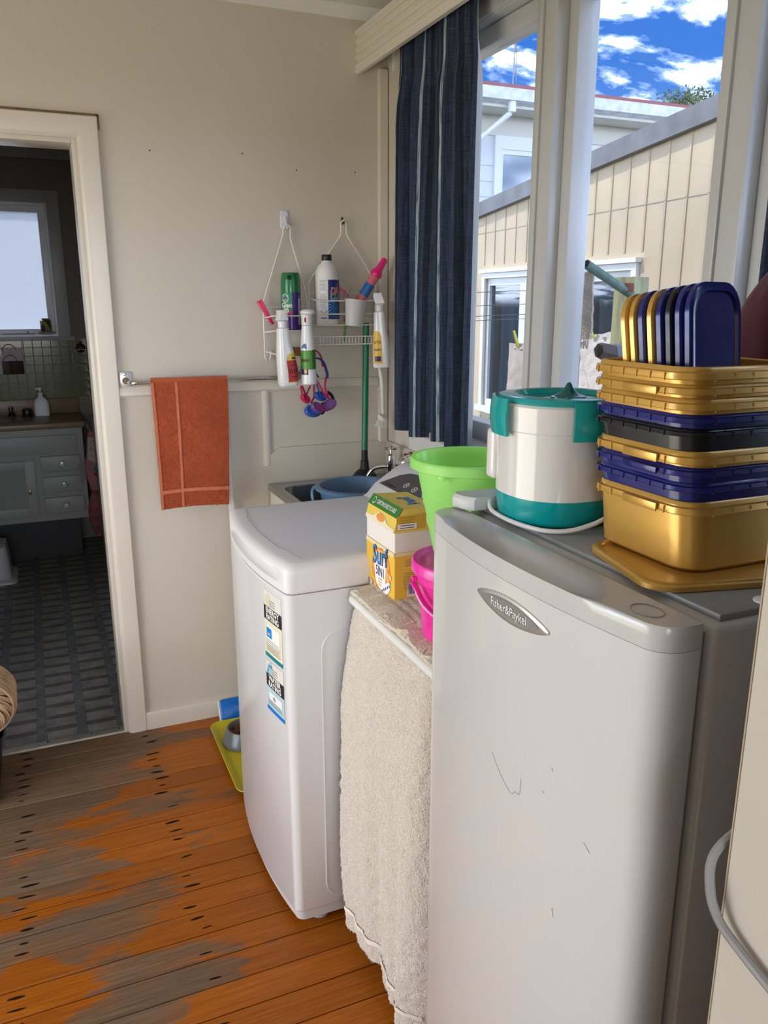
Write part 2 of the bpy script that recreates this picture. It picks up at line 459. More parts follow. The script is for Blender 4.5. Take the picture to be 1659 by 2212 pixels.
# --- architrave round the doorway: three mitred boards
AW = 0.067; AY = YB - 0.019
arch = struct('trim_2', loc=(DX1, AY, 0), label='cream gloss architrave round the bathroom doorway')
def arch_prof(s):   # board section: (offset from opening edge, y)
    return [(0.004, YB + 0.0), (0.004, AY + 0.010), (0.012, AY + 0.002), (0.018, AY), (AW - 0.003, AY), (AW, AY + 0.003), (AW, YB)]
b = BM(); P = arch_prof(1)
loft(b, [[Vector((DX1 + o, yy, 0.0)) for o, yy in P], [Vector((DX1 + o, yy, DZ + o)) for o, yy in P]]); obj('architrave_board', b, M_TRIM, arch)
b = BM(); loft(b, [[Vector((DX1 + o, yy, DZ + o)) for o, yy in P], [Vector((DX0 - o, yy, DZ + o)) for o, yy in P]]); obj('architrave_board', b, M_TRIM, arch)
b = BM(); loft(b, [[Vector((DX0 - o, yy, DZ + o)) for o, yy in P], [Vector((DX0 - o, yy, 0)) for o, yy in P]]); obj('architrave_board', b, M_TRIM, arch)
b = BM(); box(b, DX1 - 0.012, DX1 + 0.006, YB - 0.004, YB + 0.125, 0, DZ + 0.006, 0.002); obj('door_jamb', b, M_TRIM, arch)
b = BM(); box(b, DX0 - 0.006, DX1 - 0.012, YB - 0.004, YB + 0.125, DZ - 0.010, DZ + 0.006, 0.002); obj('door_head', b, M_TRIM, arch)
b = BM(); box(b, DX0 - 0.006, DX0 + 0.012, YB - 0.004, YB + 0.125, 0, DZ - 0.010, 0.002); obj('door_jamb', b, M_TRIM, arch)
# brown glue line left above the architrave
b = BM(); box(b, DX0 - 0.05, DX1 + AW + 0.004, YB - 0.0012, YB, DZ + AW, DZ + AW + 0.010); box(b, DX1 + AW, DX1 + AW + 0.007, YB - 0.0012, YB, DZ + 0.032, DZ + AW + 0.008)
o = obj('glue_residue', b, mat('old_glue', (0.27, 0.17, 0.07), 0.7, var=0.35, vscale=40), arch); o['label'] = 'brown strip of old glue'
# threshold strip
b = BM(); prism(b, [(YB - 0.002, 0), (YB + 0.002, 0.006), (YB + 0.03, 0.009), (YB + 0.048, 0.003), (YB + 0.048, 0)], 'x', DX0, DX1 - 0.002)
thr = struct('trim_3', b, mat('threshold_aluminium', (0.42, 0.40, 0.34), 0.4, metal=0.7, var=0.2, vscale=20))
for x in (-0.09, 0.055, 0.15):
    q = lathe(BM(), [(0.0035, 0.0065), (0.003, 0.0092)], x, YB + 0.022, 8); obj('screw', q, M_INK, thr)
# --- baseboard
b = BM(); prism(b, [(YB, 0), (YB - 0.018, 0), (YB - 0.018, 0.052), (YB - 0.012, 0.066), (YB, 0.070)], 'x', DX1 + AW, 0.735)
struct('baseboard_back', b, M_TRIM)
# --- dado rail and battens on the back wall
b = BM(); prism(b, [(YB, 1.203), (YB - 0.008, 1.204), (YB - 0.015, 1.212), (YB - 0.015, 1.230), (YB - 0.008, 1.240), (YB, 1.242)], 'x', DX1 + AW, 1.166)
struct('trim_4', b, M_TRIM)
b = BM(); prism(b, [(0.716, YB), (0.719, YB - 0.009), (0.727, YB - 0.014), (0.738, YB - 0.014), (0.746, YB - 0.009), (0.749, YB)], 'z', 0.94, 1.208)
struct('trim_5', b, M_TRIM)
b = BM(); prism(b, [(1.164, YB), (1.164, YB - 0.013), (1.168, YB - 0.016), (1.196, YB - 0.016), (1.196, YB)], 'z', 1.0, 2.268)
struct('trim_6', b, M_TRIM)
# splash panel behind the tub: clipped corner
b = BM()
poly = [(0.722, 0.70), (1.197, 0.70), (1.197, 1.003), (0.775, 1.003), (0.722, 0.965)]
loft(b, [[Vector((p[0], YB - 0.0, p[1])) for p in poly], [Vector((p[0], YB - 0.011, p[1])) for p in poly]])
struct('trim_7', b, mat('splash_panel_cream', (0.58, 0.53, 0.44), 0.35, var=0.05, vscale=5))
b = BM(); box(b, XR - 0.010, XR, 1.7, YB - 0.012, 0.70, 1.003, 0.002)
struct('trim_8', b, MATS['splash_panel_cream'])
b = BM(); box(b, XR - 0.004, XR, 1.7, 2.57, 1.003, 1.075)
struct('trim_9', b, mat('bare_plaster_white', (0.70, 0.68, 0.65), 0.7))

# =================================================================== WINDOW
win = struct('window_1', loc=(XR, 1.2, WZ0), label='white painted four-light casement window over the appliances')
PY = [2.414, 1.807, 1.199, 0.591, -0.017]; PH = 0.038
M_PANE = mat_glass('window_glass', (0.97, 0.985, 0.985))
b = BM(); box(b, XR - 0.045, XR + 0.11, WY0 - 0.02, WY1 + 0.02, WZ0, WZ0 + 0.024, 0.004); obj('window_sill', b, M_WFRAME, win)
b = BM(); box(b, XR - 0.006, XR + 0.10, WY0, WY1, 2.236, WZ1, 0.002); box(b, XR - 0.014, XR + 0.002, WY0 - 0.04, WY1 + 0.04, 2.240, 2.31, 0.003); obj('window_head', b, M_WFRAME, win)
for i, py in enumerate(PY):
    b = BM()
    box(b, XR - 0.006, XR + 0.10, py - PH, py + PH, WZ0 + 0.024, 2.238, 0.002)
    box(b, XR - 0.013, XR - 0.004, py + PH - 0.026, py + PH - 0.002, WZ0 + 0.024, 2.238, 0.002)
    obj('window_post', b, M_WFRAME, win)
SX0, SX1, GX = 1.226, 1.285, 1.262; SF = 0.038; SZ0, SZ1 = WZ0 + 0.026, 2.234
for i in range(4):
    ya, yb = PY[i + 1] + PH + 0.001, PY[i] - PH - 0.001
    b = BM()
    zt = SZ1; zb = SZ0; rail_b = 0.055; rail_t = 0.048
    box(b, SX0, SX1, ya, ya + SF, zb, zt, 0.003); box(b, SX0, SX1, yb - SF, yb, zb, zt, 0.003)
    box(b, SX0 + 0.0006, SX1, ya + SF, yb - SF, zb, zb + rail_b, 0.003); box(b, SX0 + 0.0006, SX1, ya + SF, yb - SF, zt - rail_t, zt, 0.003)
    sash = obj('sash', b, M_WFRAME, win)
    b = BM(); box(b, GX - 0.0015, GX + 0.0015, ya + SF - 0.004, yb - SF + 0.004, zb + rail_b - 0.004, zt - rail_t + 0.004); obj('pane', b, M_PANE, sash, smooth=False)
# pelmet board with horizontal flutes
pel = thing('curtain_pelmet', 'long cream fluted pelmet box above the window curtains', 'pelmet', (1.14, 1.3, 2.246))
PX = 1.083; z0, z1 = 2.246, 2.376
prof = [(PX + 0.017, z0), (PX + 0.003, z0), (PX, z0 + 0.003), (PX, z0 + 0.014), (PX + 0.003, z0 + 0.017)]
nfl = 4; hh = (z1 - 0.016 - (z0 + 0.017)) / nfl
for i in range(nfl):
    a = z0 + 0.017 + i * hh
    prof += [(PX + 0.0002, a + 0.004), (PX + 0.0005, a + hh * 0.45), (PX + 0.0075, a + hh * 0.86), (PX + 0.0075, a + hh)]
prof += [(PX, z1 - 0.013), (PX, z1 - 0.002), (PX + 0.002, z1), (PX + 0.017, z1)]
b = BM(); prism(b, prof, 'y', -0.3, YB - 0.001); obj('front_board', b, mat('pelmet_cream', (0.68, 0.63, 0.54), 0.35), pel)
b = BM(); box(b, PX + 0.017, XR - 0.001, -0.3, YB - 0.001, z1 - 0.014, z1, 0.001); obj('top_board', b, MATS['pelmet_cream'], pel)
for yy in (YB - 0.06, 1.0):
    b = BM(); box(b, PX + 0.02, XR, yy - 0.012, yy + 0.012, z1 - 0.03, z1 - 0.016); box(b, XR - 0.004, XR, yy - 0.012, yy + 0.012, z0 + 0.01, z1 - 0.016); obj('bracket', b, M_WHITE, pel)
b = BM(); tube(b, [(1.145, -0.2, 2.338), (1.145, 2.68, 2.338)], 0.007, 8); obj('curtain_track', b, M_WHITE, pel)

# =================================================================== BATHROOM BEHIND THE DOORWAY
BX0, BX1, BY, BZC = -1.55, 0.315, 5.45, 2.40
def vinyl_mat():
    m = bpy.data.materials.new('printed_vinyl_floor'); m.use_nodes = True; t = m.node_tree; p = t.nodes['Principled BSDF']
    g = t.nodes.new('ShaderNodeNewGeometry'); mp = t.nodes.new('ShaderNodeMapping')
    t.links.new(g.outputs['Position'], mp.inputs[0])
    sp = t.nodes.new('ShaderNodeSeparateXYZ'); t.links.new(g.outputs['Position'], sp.inputs[0])
    def mm(op, a, b=None): return math_node(t, op, a, b)
    u = mm('FRACT', mm('DIVIDE', mm('ADD', sp.outputs[0], 5.02), 0.137)); v = mm('FRACT', mm('DIVIDE', sp.outputs[1], 0.094))
    gap = mm('GREATER_THAN', u, 0.69)
    # distance into the narrow column, 0 at its edges and 1 in the middle
    d = mm('SUBTRACT', 1.0, mm('ABSOLUTE', mm('DIVIDE', mm('SUBTRACT', u, 0.845), 0.155)))
    d = mm('MULTIPLY', d, gap)
    hw = mm('MULTIPLY', 0.19, mm('SUBTRACT', 1.0, mm('MULTIPLY', d, 0.9)))
    q = mm('ABSOLUTE', mm('SUBTRACT', v, 0.8))
    loz = mm('LESS_THAN', q, hw)
    edge = mm('LESS_THAN', mm('ABSOLUTE', mm('SUBTRACT', q, hw)), 0.016)
    vert = mm('LESS_THAN', mm('MINIMUM', mm('ABSOLUTE', mm('SUBTRACT', u, 0.69)), mm('MINIMUM', u, mm('SUBTRACT', 1.0, u))), 0.010)
    vert = mm('MULTIPLY', vert, mm('SUBTRACT', 1.0, loz))
    line = mm('MAXIMUM', edge, vert)
    n = t.nodes.new('ShaderNodeTexNoise'); n.inputs['Scale'].default_value = 11; n.inputs['Detail'].default_value = 9; n.inputs['Roughness'].default_value = 0.65
    t.links.new(g.outputs['Position'], n.inputs['Vector'])
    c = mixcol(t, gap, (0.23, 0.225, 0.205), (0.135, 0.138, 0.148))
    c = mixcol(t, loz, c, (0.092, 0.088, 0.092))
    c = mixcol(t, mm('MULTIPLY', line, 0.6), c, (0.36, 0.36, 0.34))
    c = mixcol(t, 1.0, c, ramp(t, n.outputs[0], [(0.3, 0.6), (0.7, 1.45)]), 'MULTIPLY')
    t.links.new(c, p.inputs['Base Color']); p.inputs['Roughness'].default_value = 0.42
    return m
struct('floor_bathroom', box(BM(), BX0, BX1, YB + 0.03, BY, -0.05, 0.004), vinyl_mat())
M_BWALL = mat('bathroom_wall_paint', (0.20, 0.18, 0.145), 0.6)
b = BM()
# far wall with window opening x -0.95..0.165, z 1.30..2.07
FX0, FX1, FZ0, FZ1 = -0.92, 0.158, 1.300, 2.075
box(b, BX0, FX0, BY, BY + 0.12, -0.05, 2.6); box(b, FX1, BX1 + 0.1, BY, BY + 0.12, -0.05, 2.6); box(b, FX0, FX1, BY, BY + 0.12, -0.05, FZ0); box(b, FX0, FX1, BY, BY + 0.12, FZ1, 2.6)
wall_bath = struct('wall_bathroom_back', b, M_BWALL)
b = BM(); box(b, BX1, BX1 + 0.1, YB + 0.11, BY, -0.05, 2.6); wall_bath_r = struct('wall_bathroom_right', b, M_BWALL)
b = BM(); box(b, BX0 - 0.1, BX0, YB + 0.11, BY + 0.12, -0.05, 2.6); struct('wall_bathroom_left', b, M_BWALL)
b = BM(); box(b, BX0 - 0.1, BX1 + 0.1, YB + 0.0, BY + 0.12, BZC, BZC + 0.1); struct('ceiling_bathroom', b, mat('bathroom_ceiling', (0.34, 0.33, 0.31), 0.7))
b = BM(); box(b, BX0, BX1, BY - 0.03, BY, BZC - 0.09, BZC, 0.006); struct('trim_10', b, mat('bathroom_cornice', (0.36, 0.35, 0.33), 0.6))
# green square wall tiles
M_GROUT = mat('tile_grout', (0.30, 0.30, 0.20), 0.8)
M_TILE = mat('green_glazed_tile', (0.100, 0.118, 0.038), 0.16, coat=0.4, var=0.12, vscale=3)
tile_me = mesh_of('wall_tile', box(BM(), -0.0247, 0.0247, -0.003, 0.003, -0.0247, 0.0247, 0.0015, 1), M_TILE)
b = BM(); box(b, -0.62, BX1 - 0.002, BY - 0.0035, BY, 0.92, 1.288); obj('grout_bed', b, M_GROUT, wall_bath)
for i in range(18):
    for j in range(7):
        inst('wall_tile', tile_me, wall_bath, (BX1 - 0.033 - i * 0.0517, BY - 0.0042, 1.262 - j * 0.0517))
b = BM(); box(b, BX1 - 0.0035, BX1, BY - 0.75, BY, 0.0, 1.288); obj('grout_bed', b, M_GROUT, wall_bath_r)
for i in range(8):
    for j in range(24):
        if i < 7 or j < 10:
            inst('wall_tile', tile_me, wall_bath_r, (BX1 - 0.0042, BY - 0.034 - i * 0.0517, 1.262 - j * 0.0517), (0, 0, PI / 2))
# bathroom window: frame, sash, frosted pane, sill
bw = struct('window_2', loc=(-0.38, BY, FZ0), label='bathroom window with frosted glass')
M_BFRAME = mat('bathroom_frame_paint', (0.42, 0.42, 0.41), 0.35)
b = BM()
for x0, x1, z0_, z1_ in ((FX0 - 0.066, FX0 + 0.006, FZ0, FZ1 + 0.066), (FX1 - 0.006, FX1 + 0.066, FZ0, FZ1 + 0.066), (FX0 + 0.006, FX1 - 0.006, FZ1 - 0.006, FZ1 + 0.066)):
    box(b, x0, x1, BY - 0.018, BY + 0.002, z0_, z1_, 0.003)
obj('window_frame', b, M_BFRAME, bw)
b = BM()
box(b, FX0, FX1, BY, BY + 0.12, FZ0, FZ0 + 0.012); box(b, FX0, FX0 + 0.014, BY + 0.003, BY + 0.12, FZ0 + 0.012, FZ1); box(b, FX1 - 0.014, FX1, BY + 0.003, BY + 0.12, FZ0 + 0.012, FZ1); box(b, FX0 + 0.014, FX1 - 0.014, BY + 0.003, BY + 0.12, FZ1 - 0.014, FZ1)
obj('window_lining', b, mat('bathroom_lining_white', (0.80, 0.80, 0.80), 0.3), bw)
b = BM(); box(b, FX0 - 0.08, FX1 + 0.085, BY - 0.045, BY + 0.03, FZ0 - 0.022, FZ0 + 0.002, 0.003); obj('window_sill', b, M_BFRAME, bw)
b = BM()
x0, x1, z0_, z1_ = FX0 + 0.014, FX1 - 0.014, FZ0 + 0.012, FZ1 - 0.014
box(b, x0, x0 + 0.05, BY + 0.05, BY + 0.09, z0_, z1_, 0.003); box(b, x1 - 0.042, x1, BY + 0.05, BY + 0.09, z0_, z1_, 0.003); box(b, x0 + 0.05, x1 - 0.042, BY + 0.05, BY + 0.09, z0_, z0_ + 0.032, 0.003); box(b, x0 + 0.05, x1 - 0.042, BY + 0.05, BY + 0.09, z1_ - 0.04, z1_, 0.003)
sash = obj('sash', b, MATS['bathroom_lining_white'], bw)
mat_translucent('frosted_glass', (0.64, 0.65, 0.66), 0.88, 0.4)
b = BM(); box(b, x0 + 0.045, x1 - 0.037, BY + 0.068, BY + 0.072, z0_ + 0.028, z1_ - 0.036); obj('pane', b, 'frosted_glass', sash, smooth=False)
b = BM(); box(b, BX0 - 0.5, BX1 + 0.6, BY + 0.12, BY + 0.16, 2.5, 2.6); struct('roof_eave_bathroom', b, mat('eave_white', (0.6, 0.6, 0.58), 0.7))
# =================================================================== OUTSIDE
b = BM(); box(b, 1.32, 60, -30, 60, -0.75, -0.65); struct('ground', b, mat('yard_ground', (0.20, 0.19, 0.15), 0.9, var=0.3, vscale=0.8))
# --- neighbouring beige board-and-batten wall, turned 4.5 degrees
WA = math.radians(4.5); WD = Vector((math.sin(WA), math.cos(WA), 0)); WN = Vector((-math.cos(WA), math.sin(WA), 0)); WP = Vector((3.6, 5.0, 0))
WM = Matrix.Translation(WP) @ Matrix(((WD.x, WN.x, 0, 0), (WD.y, WN.y, 0, 0), (0, 0, 1, 0), (0, 0, 0, 1)))   # local: s along, t out towards the window, z
def zroof(s): return 2.452 - 0.0787 * s      # fascia top
M_SIDING = mat('beige_sheet_siding', (0.58, 0.455, 0.29), 0.7, bump=0.1, bscale=60, var=0.10, vscale=2.2)
M_BATTEN = mat('beige_batten', (0.52, 0.405, 0.26), 0.7, var=0.08, vscale=4)
bb = thing('neighbour_building', 'beige board-and-batten building with sloping dark fascia outside the window', 'building', (3.6, 5.0, -0.65))
S0, S1 = -3.2, 4.2
ws, we, wzb, wzt = -0.74, 1.40, 0.60, 1.70     # window hole
def wquad(bm, s0, s1, z0, z1f0, z1f1, t0=0.0, t1=-0.15):
    loft(bm, [[Vector((s0, t0, z0)), Vector((s0, t1, z0)), Vector((s0, t1, z1f0)), Vector((s0, t0, z1f0))], [Vector((s1, t0, z0)), Vector((s1, t1, z0)), Vector((s1, t1, z1f1)), Vector((s1, t0, z1f1))]])
b = BM()
wquad(b, S0, ws, -0.65, zroof(S0) - 0.05, zroof(ws) - 0.05); wquad(b, we, S1, -0.65, zroof(we) - 0.05, zroof(S1) - 0.05)
wquad(b, ws, we, wzt, zroof(ws) - 0.05, zroof(we) - 0.05); wquad(b, ws, we, -0.65, wzb, wzb)
obj('siding', xform(b, WM), M_SIDING, bb)
s = -0.245
bs = [s + 0.188 * i for i in range(-14, 24)]
for s in bs:
    if not S0 < s < S1: continue
    for z0, z1 in (((2.086, zroof(s) - 0.10), (-0.6, 2.080)) if not ws - 0.1 < s < we + 0.1 else ((2.086, zroof(s) - 0.10), (wzt + 0.11, 2.080), (-0.6, wzb - 0.1))):
        if z1 - z0 > 0.05:
            b = BM(); box(b, s - 0.010, s + 0.010, 0.0, 0.006, z0, z1); obj('batten', xform(b, WM), M_BATTEN, bb, smooth=False)
b = BM(); box(b, S0, S1, 0.0, 0.003, 2.080, 2.086); obj('joint_strip', xform(b, WM), mat('siding_joint', (0.40, 0.34, 0.25), 0.8), bb)
b = BM()
loft(b, [[Vector((sx, t, zroof(sx) + dz)) for t, dz in ((0.05, 0.0), (-0.5, 0.02), (-0.5, -0.05), (0.018, -0.115), (0.05, -0.115))] for sx in (S0, S1)])
obj('fascia', xform(b, WM), mat('dark_grey_fascia', (0.155, 0.150, 0.145), 0.6, bump=0.1, bscale=40, var=0.3, vscale=7), bb)
# window of the building
M_EXTW = mat('outside_window_paint', (0.72, 0.69, 0.62), 0.4)
b = BM()
box(b, ws - 0.07, we + 0.07, 0.0, 0.045, wzt + 0.045, wzt + 0.075); box(b, ws - 0.05, we + 0.05, 0, 0.022, wzt, wzt + 0.044); box(b, ws - 0.05, ws + 0.005, 0, 0.022, wzb, wzt); box(b, we - 0.005, we + 0.05, 0, 0.022, wzb, wzt); box(b, ws - 0.07, we + 0.07, 0, 0.05, wzb - 0.05, wzb)
fr = obj('window', xform(b, WM), M_EXTW, bb)
b = BM()
for a, c in ((ws, ws + 0.66), (ws + 0.66, we - 0.66), (we - 0.66, we)):
    box(b, a, a + 0.05, -0.06, -0.01, wzb, wzt); box(b, c - 0.05, c, -0.06, -0.01, wzb, wzt); box(b, a + 0.05, c - 0.05, -0.06, -0.01, wzb, wzb + 0.06); box(b, a + 0.05, c - 0.05, -0.06, -0.01, wzt - 0.06, wzt)
obj('sash', xform(b, WM), mat('outside_sash_paint', (0.66, 0.65, 0.60), 0.4), fr)
M_EXTG = mat('outside_window_glass', (0.035, 0.05, 0.065), 0.03, spec=0.9, coat=1.0)
for a, c in ((ws, ws + 0.66), (ws + 0.66, we - 0.66), (we - 0.66, we)):
    b = BM(); box(b, a + 0.045, c - 0.045, -0.040, -0.034, wzb + 0.055, wzt - 0.055); obj('pane', xform(b, WM), mat_glass('far_glass', (0.55, 0.62, 0.68)) if 'far_glass' not in MATS else MATS['far_glass'], fr, smooth=False)
b = BM()
sheet(b, lambda u, v: Vector((ws + 0.05 + (we - ws - 0.1) * u, -0.11 + 0.03 * math.sin(u * 60 + 2 * math.sin(v * 3)) + 0.012 * math.sin(u * 23), wzb + (wzt - wzb) * v)), 120, 4, 0.002)
obj('blind', xform(b, WM), mat('pale_blue_drape', (0.16, 0.21, 0.26), 0.8), fr)
b = BM(); box(b, ws - 0.02, we + 0.02, -0.17, -0.15, wzb, wzt); obj('dark_room', xform(b, WM), mat('dark_room_behind', (0.03, 0.035, 0.045), 0.9), fr)

# --- white house further back
HY = 9.75
wh = thing('white_house', 'pale house with red roof edge and white gutter behind the beige building', 'house', (8.5, HY, -0.65))
M_HWALL = mat('pale_blue_weatherboard', (0.62, 0.64, 0.66), 0.6, var=0.05, vscale=1)
for k in range(22):
    z = -0.6 + k * 0.19
    if z > 3.3: break
    b = BM(); prism(b, [(HY, z), (HY - 0.018, z), (HY - 0.004, z + 0.19), (HY, z + 0.19)], 'x', 4.2, 13); obj('weatherboard', b, M_HWALL, wh, smooth=False)
b = BM(); box(b, 4.2, 13, HY, HY + 4, -0.65, 3.85); obj('wall', b, M_HWALL, wh)
b = BM(); box(b, 4.2, 13, HY - 0.02, HY, 3.56, 3.80); obj('frieze_board', b, mat('cream_frieze', (0.58, 0.55, 0.47), 0.6), wh)
b = BM(); box(b, 4.0, 13.2, HY - 0.42, HY + 0.1, 3.80, 3.83); obj('soffit', b, mat('cream_soffit', (0.66, 0.63, 0.55), 0.6), wh)
b = BM(); prism(b, [(HY - 0.42, 3.83), (HY - 0.55, 3.86), (HY - 0.56, 3.99), (HY - 0.53, 3.99), (HY - 0.52, 3.88), (HY - 0.42, 3.88)], 'x', 4.0, 13.2); obj('gutter', b, mat('white_gutter', (0.70, 0.71, 0.72), 0.4, var=0.25, vscale=9), wh)
b = BM(); prism(b, [(HY - 0.50, 4.0), (HY - 0.50, 4.045), (HY + 4, 5.2), (HY + 4, 5.1)], 'x', 4.0, 13.2); obj('roof', b, mat('red_iron_roof', (0.30, 0.085, 0.085), 0.5), wh)
b = BM(); tube(b, [(5.66, HY - 0.48, 3.88), (5.66, HY - 0.48, 3.74)], 0.05, 10); tube(b, [(5.66, HY - 0.46, 3.74), (5.0, HY - 0.06, 3.15), (5.0, HY - 0.06, 0)], 0.035, 10); obj('downpipe', b, M_WHITE, wh)
hw = BM(); x0, x1, zt = 5.70, 6.75, 3.56
box(hw, x0, x1, HY - 0.05, HY, zt - 0.16, zt); box(hw, x0, x0 + 0.09, HY - 0.05, HY, 2.0, zt - 0.16); box(hw, x1 - 0.09, x1, HY - 0.05, HY, 2.0, zt - 0.16); box(hw, x0 + 0.09, x1 - 0.09, HY - 0.035, HY, zt - 0.22, zt - 0.16); box(hw, x0 + 0.09, x0 + 0.13, HY - 0.035, HY, 2.0, zt - 0.22)
f2 = obj('window', hw, mat('house_window_paint', (0.66, 0.68, 0.70), 0.4), wh)
b = BM(); box(b, x0 + 0.12, x1 - 0.09, HY - 0.02, HY - 0.012, 2.0, zt - 0.21); obj('pane', b, mat('house_pane', (0.10, 0.15, 0.21), 0.05, coat=1.0), f2)
an = thing('aerial_mast', 'thin aerial mast standing on the red roof edge', 'aerial', (5.86, HY - 0.2, 4.1))
b = BM(); tube(b, [(5.83, HY - 0.2, 4.08), (5.85, HY - 0.2, 4.75)], 0.010, 6); obj('mast', b, mat('aerial_grey', (0.25, 0.25, 0.27), 0.5, metal=0.6), an)
b = BM(); tube(b, [(5.88, HY - 0.2, 4.08), (5.855, HY - 0.2, 4.72)], 0.006, 6); tube(b, [(5.82, HY - 0.2, 4.5), (5.90, HY - 0.2, 4.5)], 0.006, 6); obj('stay_rod', b, MATS['aerial_grey'], an)
# --- tree tops over the roof
for nm, lab, c, R, seed in (('garden_tree', 'rounder left-hand tree crown peeping over the white gutter', (15.95, 18, 6.28), 0.52, 1), ('garden_tree', 'smaller right-hand tree crown beside the dark fascia', (18.05, 19.6, 6.92), 0.52, 2)):
    t = thing(nm, lab, 'tree', (c[0], c[1], -0.65), 'tree tops beyond the roofs')
    rnd = random.Random(seed); b = BM()
    for i in range(900):
        d = Vector((rnd.gauss(0, 1), rnd.gauss(0, 1), rnd.gauss(0, 1))); d = d.normalized() * R * rnd.random() ** 0.4
        q = Vector(c) + Vector((d.x * 1.1, d.y, d.z * 0.9)) + Vector(((i % 5) - 2, 0, ((i * 7) % 3) - 1)) * 0.07
        u = Vector((rnd.gauss(0, 1), rnd.gauss(0, 1), rnd.gauss(0, 1))).normalized() * 0.055; w = u.cross(Vector((rnd.gauss(0, 1), rnd.gauss(0, 1), 1))).normalized() * 0.028
        b.faces.new([b.verts.new(q + v) for v in (-u, w, u, -w)])
    o = obj('crown', b, mat('tree_leaves', (0.13, 0.17, 0.075), 0.6, var=0.3, vscale=3), t, smooth=False, recalc=False); o['kind'] = 'stuff'
    b = BM(); tube(b, [(c[0], c[1], -0.65), (c[0] + 0.1, c[1], 3), (c[0], c[1], 5.9)], [0.2, 0.14, 0.06], 8)
    for k in range(4): tube(b, [(c[0], c[1], 5.5), (c[0] + 0.35 * math.cos(k * 1.6), c[1] + 0.3 * math.sin(k * 1.6), 6.3)], 0.03, 5)
    obj('trunk', b, mat('tree_bark', (0.14, 0.10, 0.07), 0.9), t)

# --- clothes line in the yard
cl = thing('clothesline_post', 'square timber clothesline post with green pipe arm', 'post', (2.07, 2.5, -0.65))
b = BM(); box(b, -0.045, 0.045, -0.045, 0.045, -0.65, 1.598, 0.004); xform(b, Matrix.Translation((2.07, 2.50, 0)) @ Matrix.Rotation(math.radians(14), 4, 'Z'))
M_POST = mat('weathered_green_timber', (0.36, 0.36, 0.20), 0.85, bump=0.25, bscale=30, var=0.35, vscale=9, stretch=(6, 6, 0.8))
obj('timber_post', b, M_POST, cl)
b = BM(); tube(b, [(2.03, 2.45, 1.535), (1.80, 2.42, 1.636)], 0.016, 14, caps=False); tube(b, [(1.80, 2.42, 1.636), (2.03, 2.45, 1.535)], 0.013, 14, caps=False); obj('pipe_arm', b, mat('green_painted_pipe', (0.10, 0.20, 0.17), 0.55, var=0.35, vscale=25), cl)
b = BM(); box(b, 1.985, 2.028, 2.43, 2.46, 1.54, 1.575, 0.006); obj('bracket', b, mat('rusty_iron', (0.17, 0.05, 0.03), 0.85), cl)
for i, (zz_, yy) in enumerate(((1.50, 3.3), (1.452, 3.35), (1.43, 3.4), (1.56, 3.25))):
    b = BM(); tube(b, smoothpath([(1.62 + 0.02 * i, yy - 0.04, zz_ - 0.02), (2.02, yy, zz_ - 0.005), (2.42, yy + 0.03, zz_)], 5), 0.0016, 5); obj('line_wire', b, mat('line_wire', (0.10, 0.10, 0.11), 0.5), cl)
# washing on the line
def cloth(name, label, cat, quad, th, material, amp=0.012, seed=0, fr=7.0, nu=40, nv=40):
    (ax, ay, az), (bx, by, bz), drop = quad
    def f(u, v):
        p = Vector((ax + (bx - ax) * u, ay + (by - ay) * u, (az + (bz - az) * u) - drop * v))
        p.x += amp * math.sin(fr * u + 3 * v + seed) * (0.3 + v)
        n_ = noise.noise(p * 30 + Vector((seed, 0, 0))); p.x += 0.004 * n_; p.z += 0.006 * noise.noise(p * 22) * (1 if v > 0.95 or v < 0.05 else 0.2)
        return p
    b = sheet(BM(), f, nu, nv, th); o = obj(name, b, material); return tag(o, label, cat)
M_RUG = mat('fluffy_cream_pile', (0.80, 0.72, 0.64), 0.95, bump=0.5, bscale=120, bdist=0.006, sheen=0.3)
cloth('shaggy_rug', 'cream shaggy rug pegged on the clothesline behind the timber post', 'rug', ((2.30, 3.10, 1.350), (2.325, 2.62, 1.425), 0.42), 0.012, M_RUG, 0.008, 1)
throw = cloth('fringed_throw', 'narrow beige fringed throw hanging from the end of the green pipe', 'throw', ((1.815, 2.505, 1.615), (1.835, 2.425, 1.612), 0.235), 0.010, mat('beige_pile_throw', (0.56, 0.47, 0.38), 0.95, bump=0.9, bscale=120, bdist=0.015, var=0.25, vscale=18), 0.006, 2, 4, 12, 30)
b = BM()
for i in range(14):
    y_ = 2.505 - 0.08 * i / 13; x = 1.815 + 0.02 * i / 13; tube(b, [(x, y_, 1.385), (x, y_ + random.uniform(-.006, .006), 1.36), (x, y_ + random.uniform(-.01, .01), 1.345)], 0.0018, 4)
obj('fringe', b, MATS['beige_pile_throw'], throw)
cloth('hung_towel', 'pale pink towel pegged outside the far window pane', 'towel', ((1.88, 3.03, 1.337), (1.905, 2.72, 1.345), 0.42), 0.006, mat('pale_pink_towel', (0.74, 0.64, 0.58), 0.9, bump=0.3, bscale=200), 0.006, 3)
for lab, c in (('yellow peg on the cream shaggy rug', (2.292, 3.01, 1.372)), ('yellow peg on the pale pink towel', (1.876, 2.965, 1.345))):
    pg = thing('clothes_peg', lab, 'peg', c, 'pegs on the clothesline')
    for sgn in (-1, 1):
        b = BM(); box(b, -0.004, 0.004, sgn * 0.001, sgn * 0.007, -0.022, 0.048, 0.001); xform(b, Matrix.Translation(c) @ Matrix.Rotation(-0.35, 4, 'Y') @ Matrix.Rotation(sgn * 0.08, 4, 'X')); obj('peg_leg', b, mat('yellow_peg', (0.78, 0.72, 0.06), 0.4), pg)
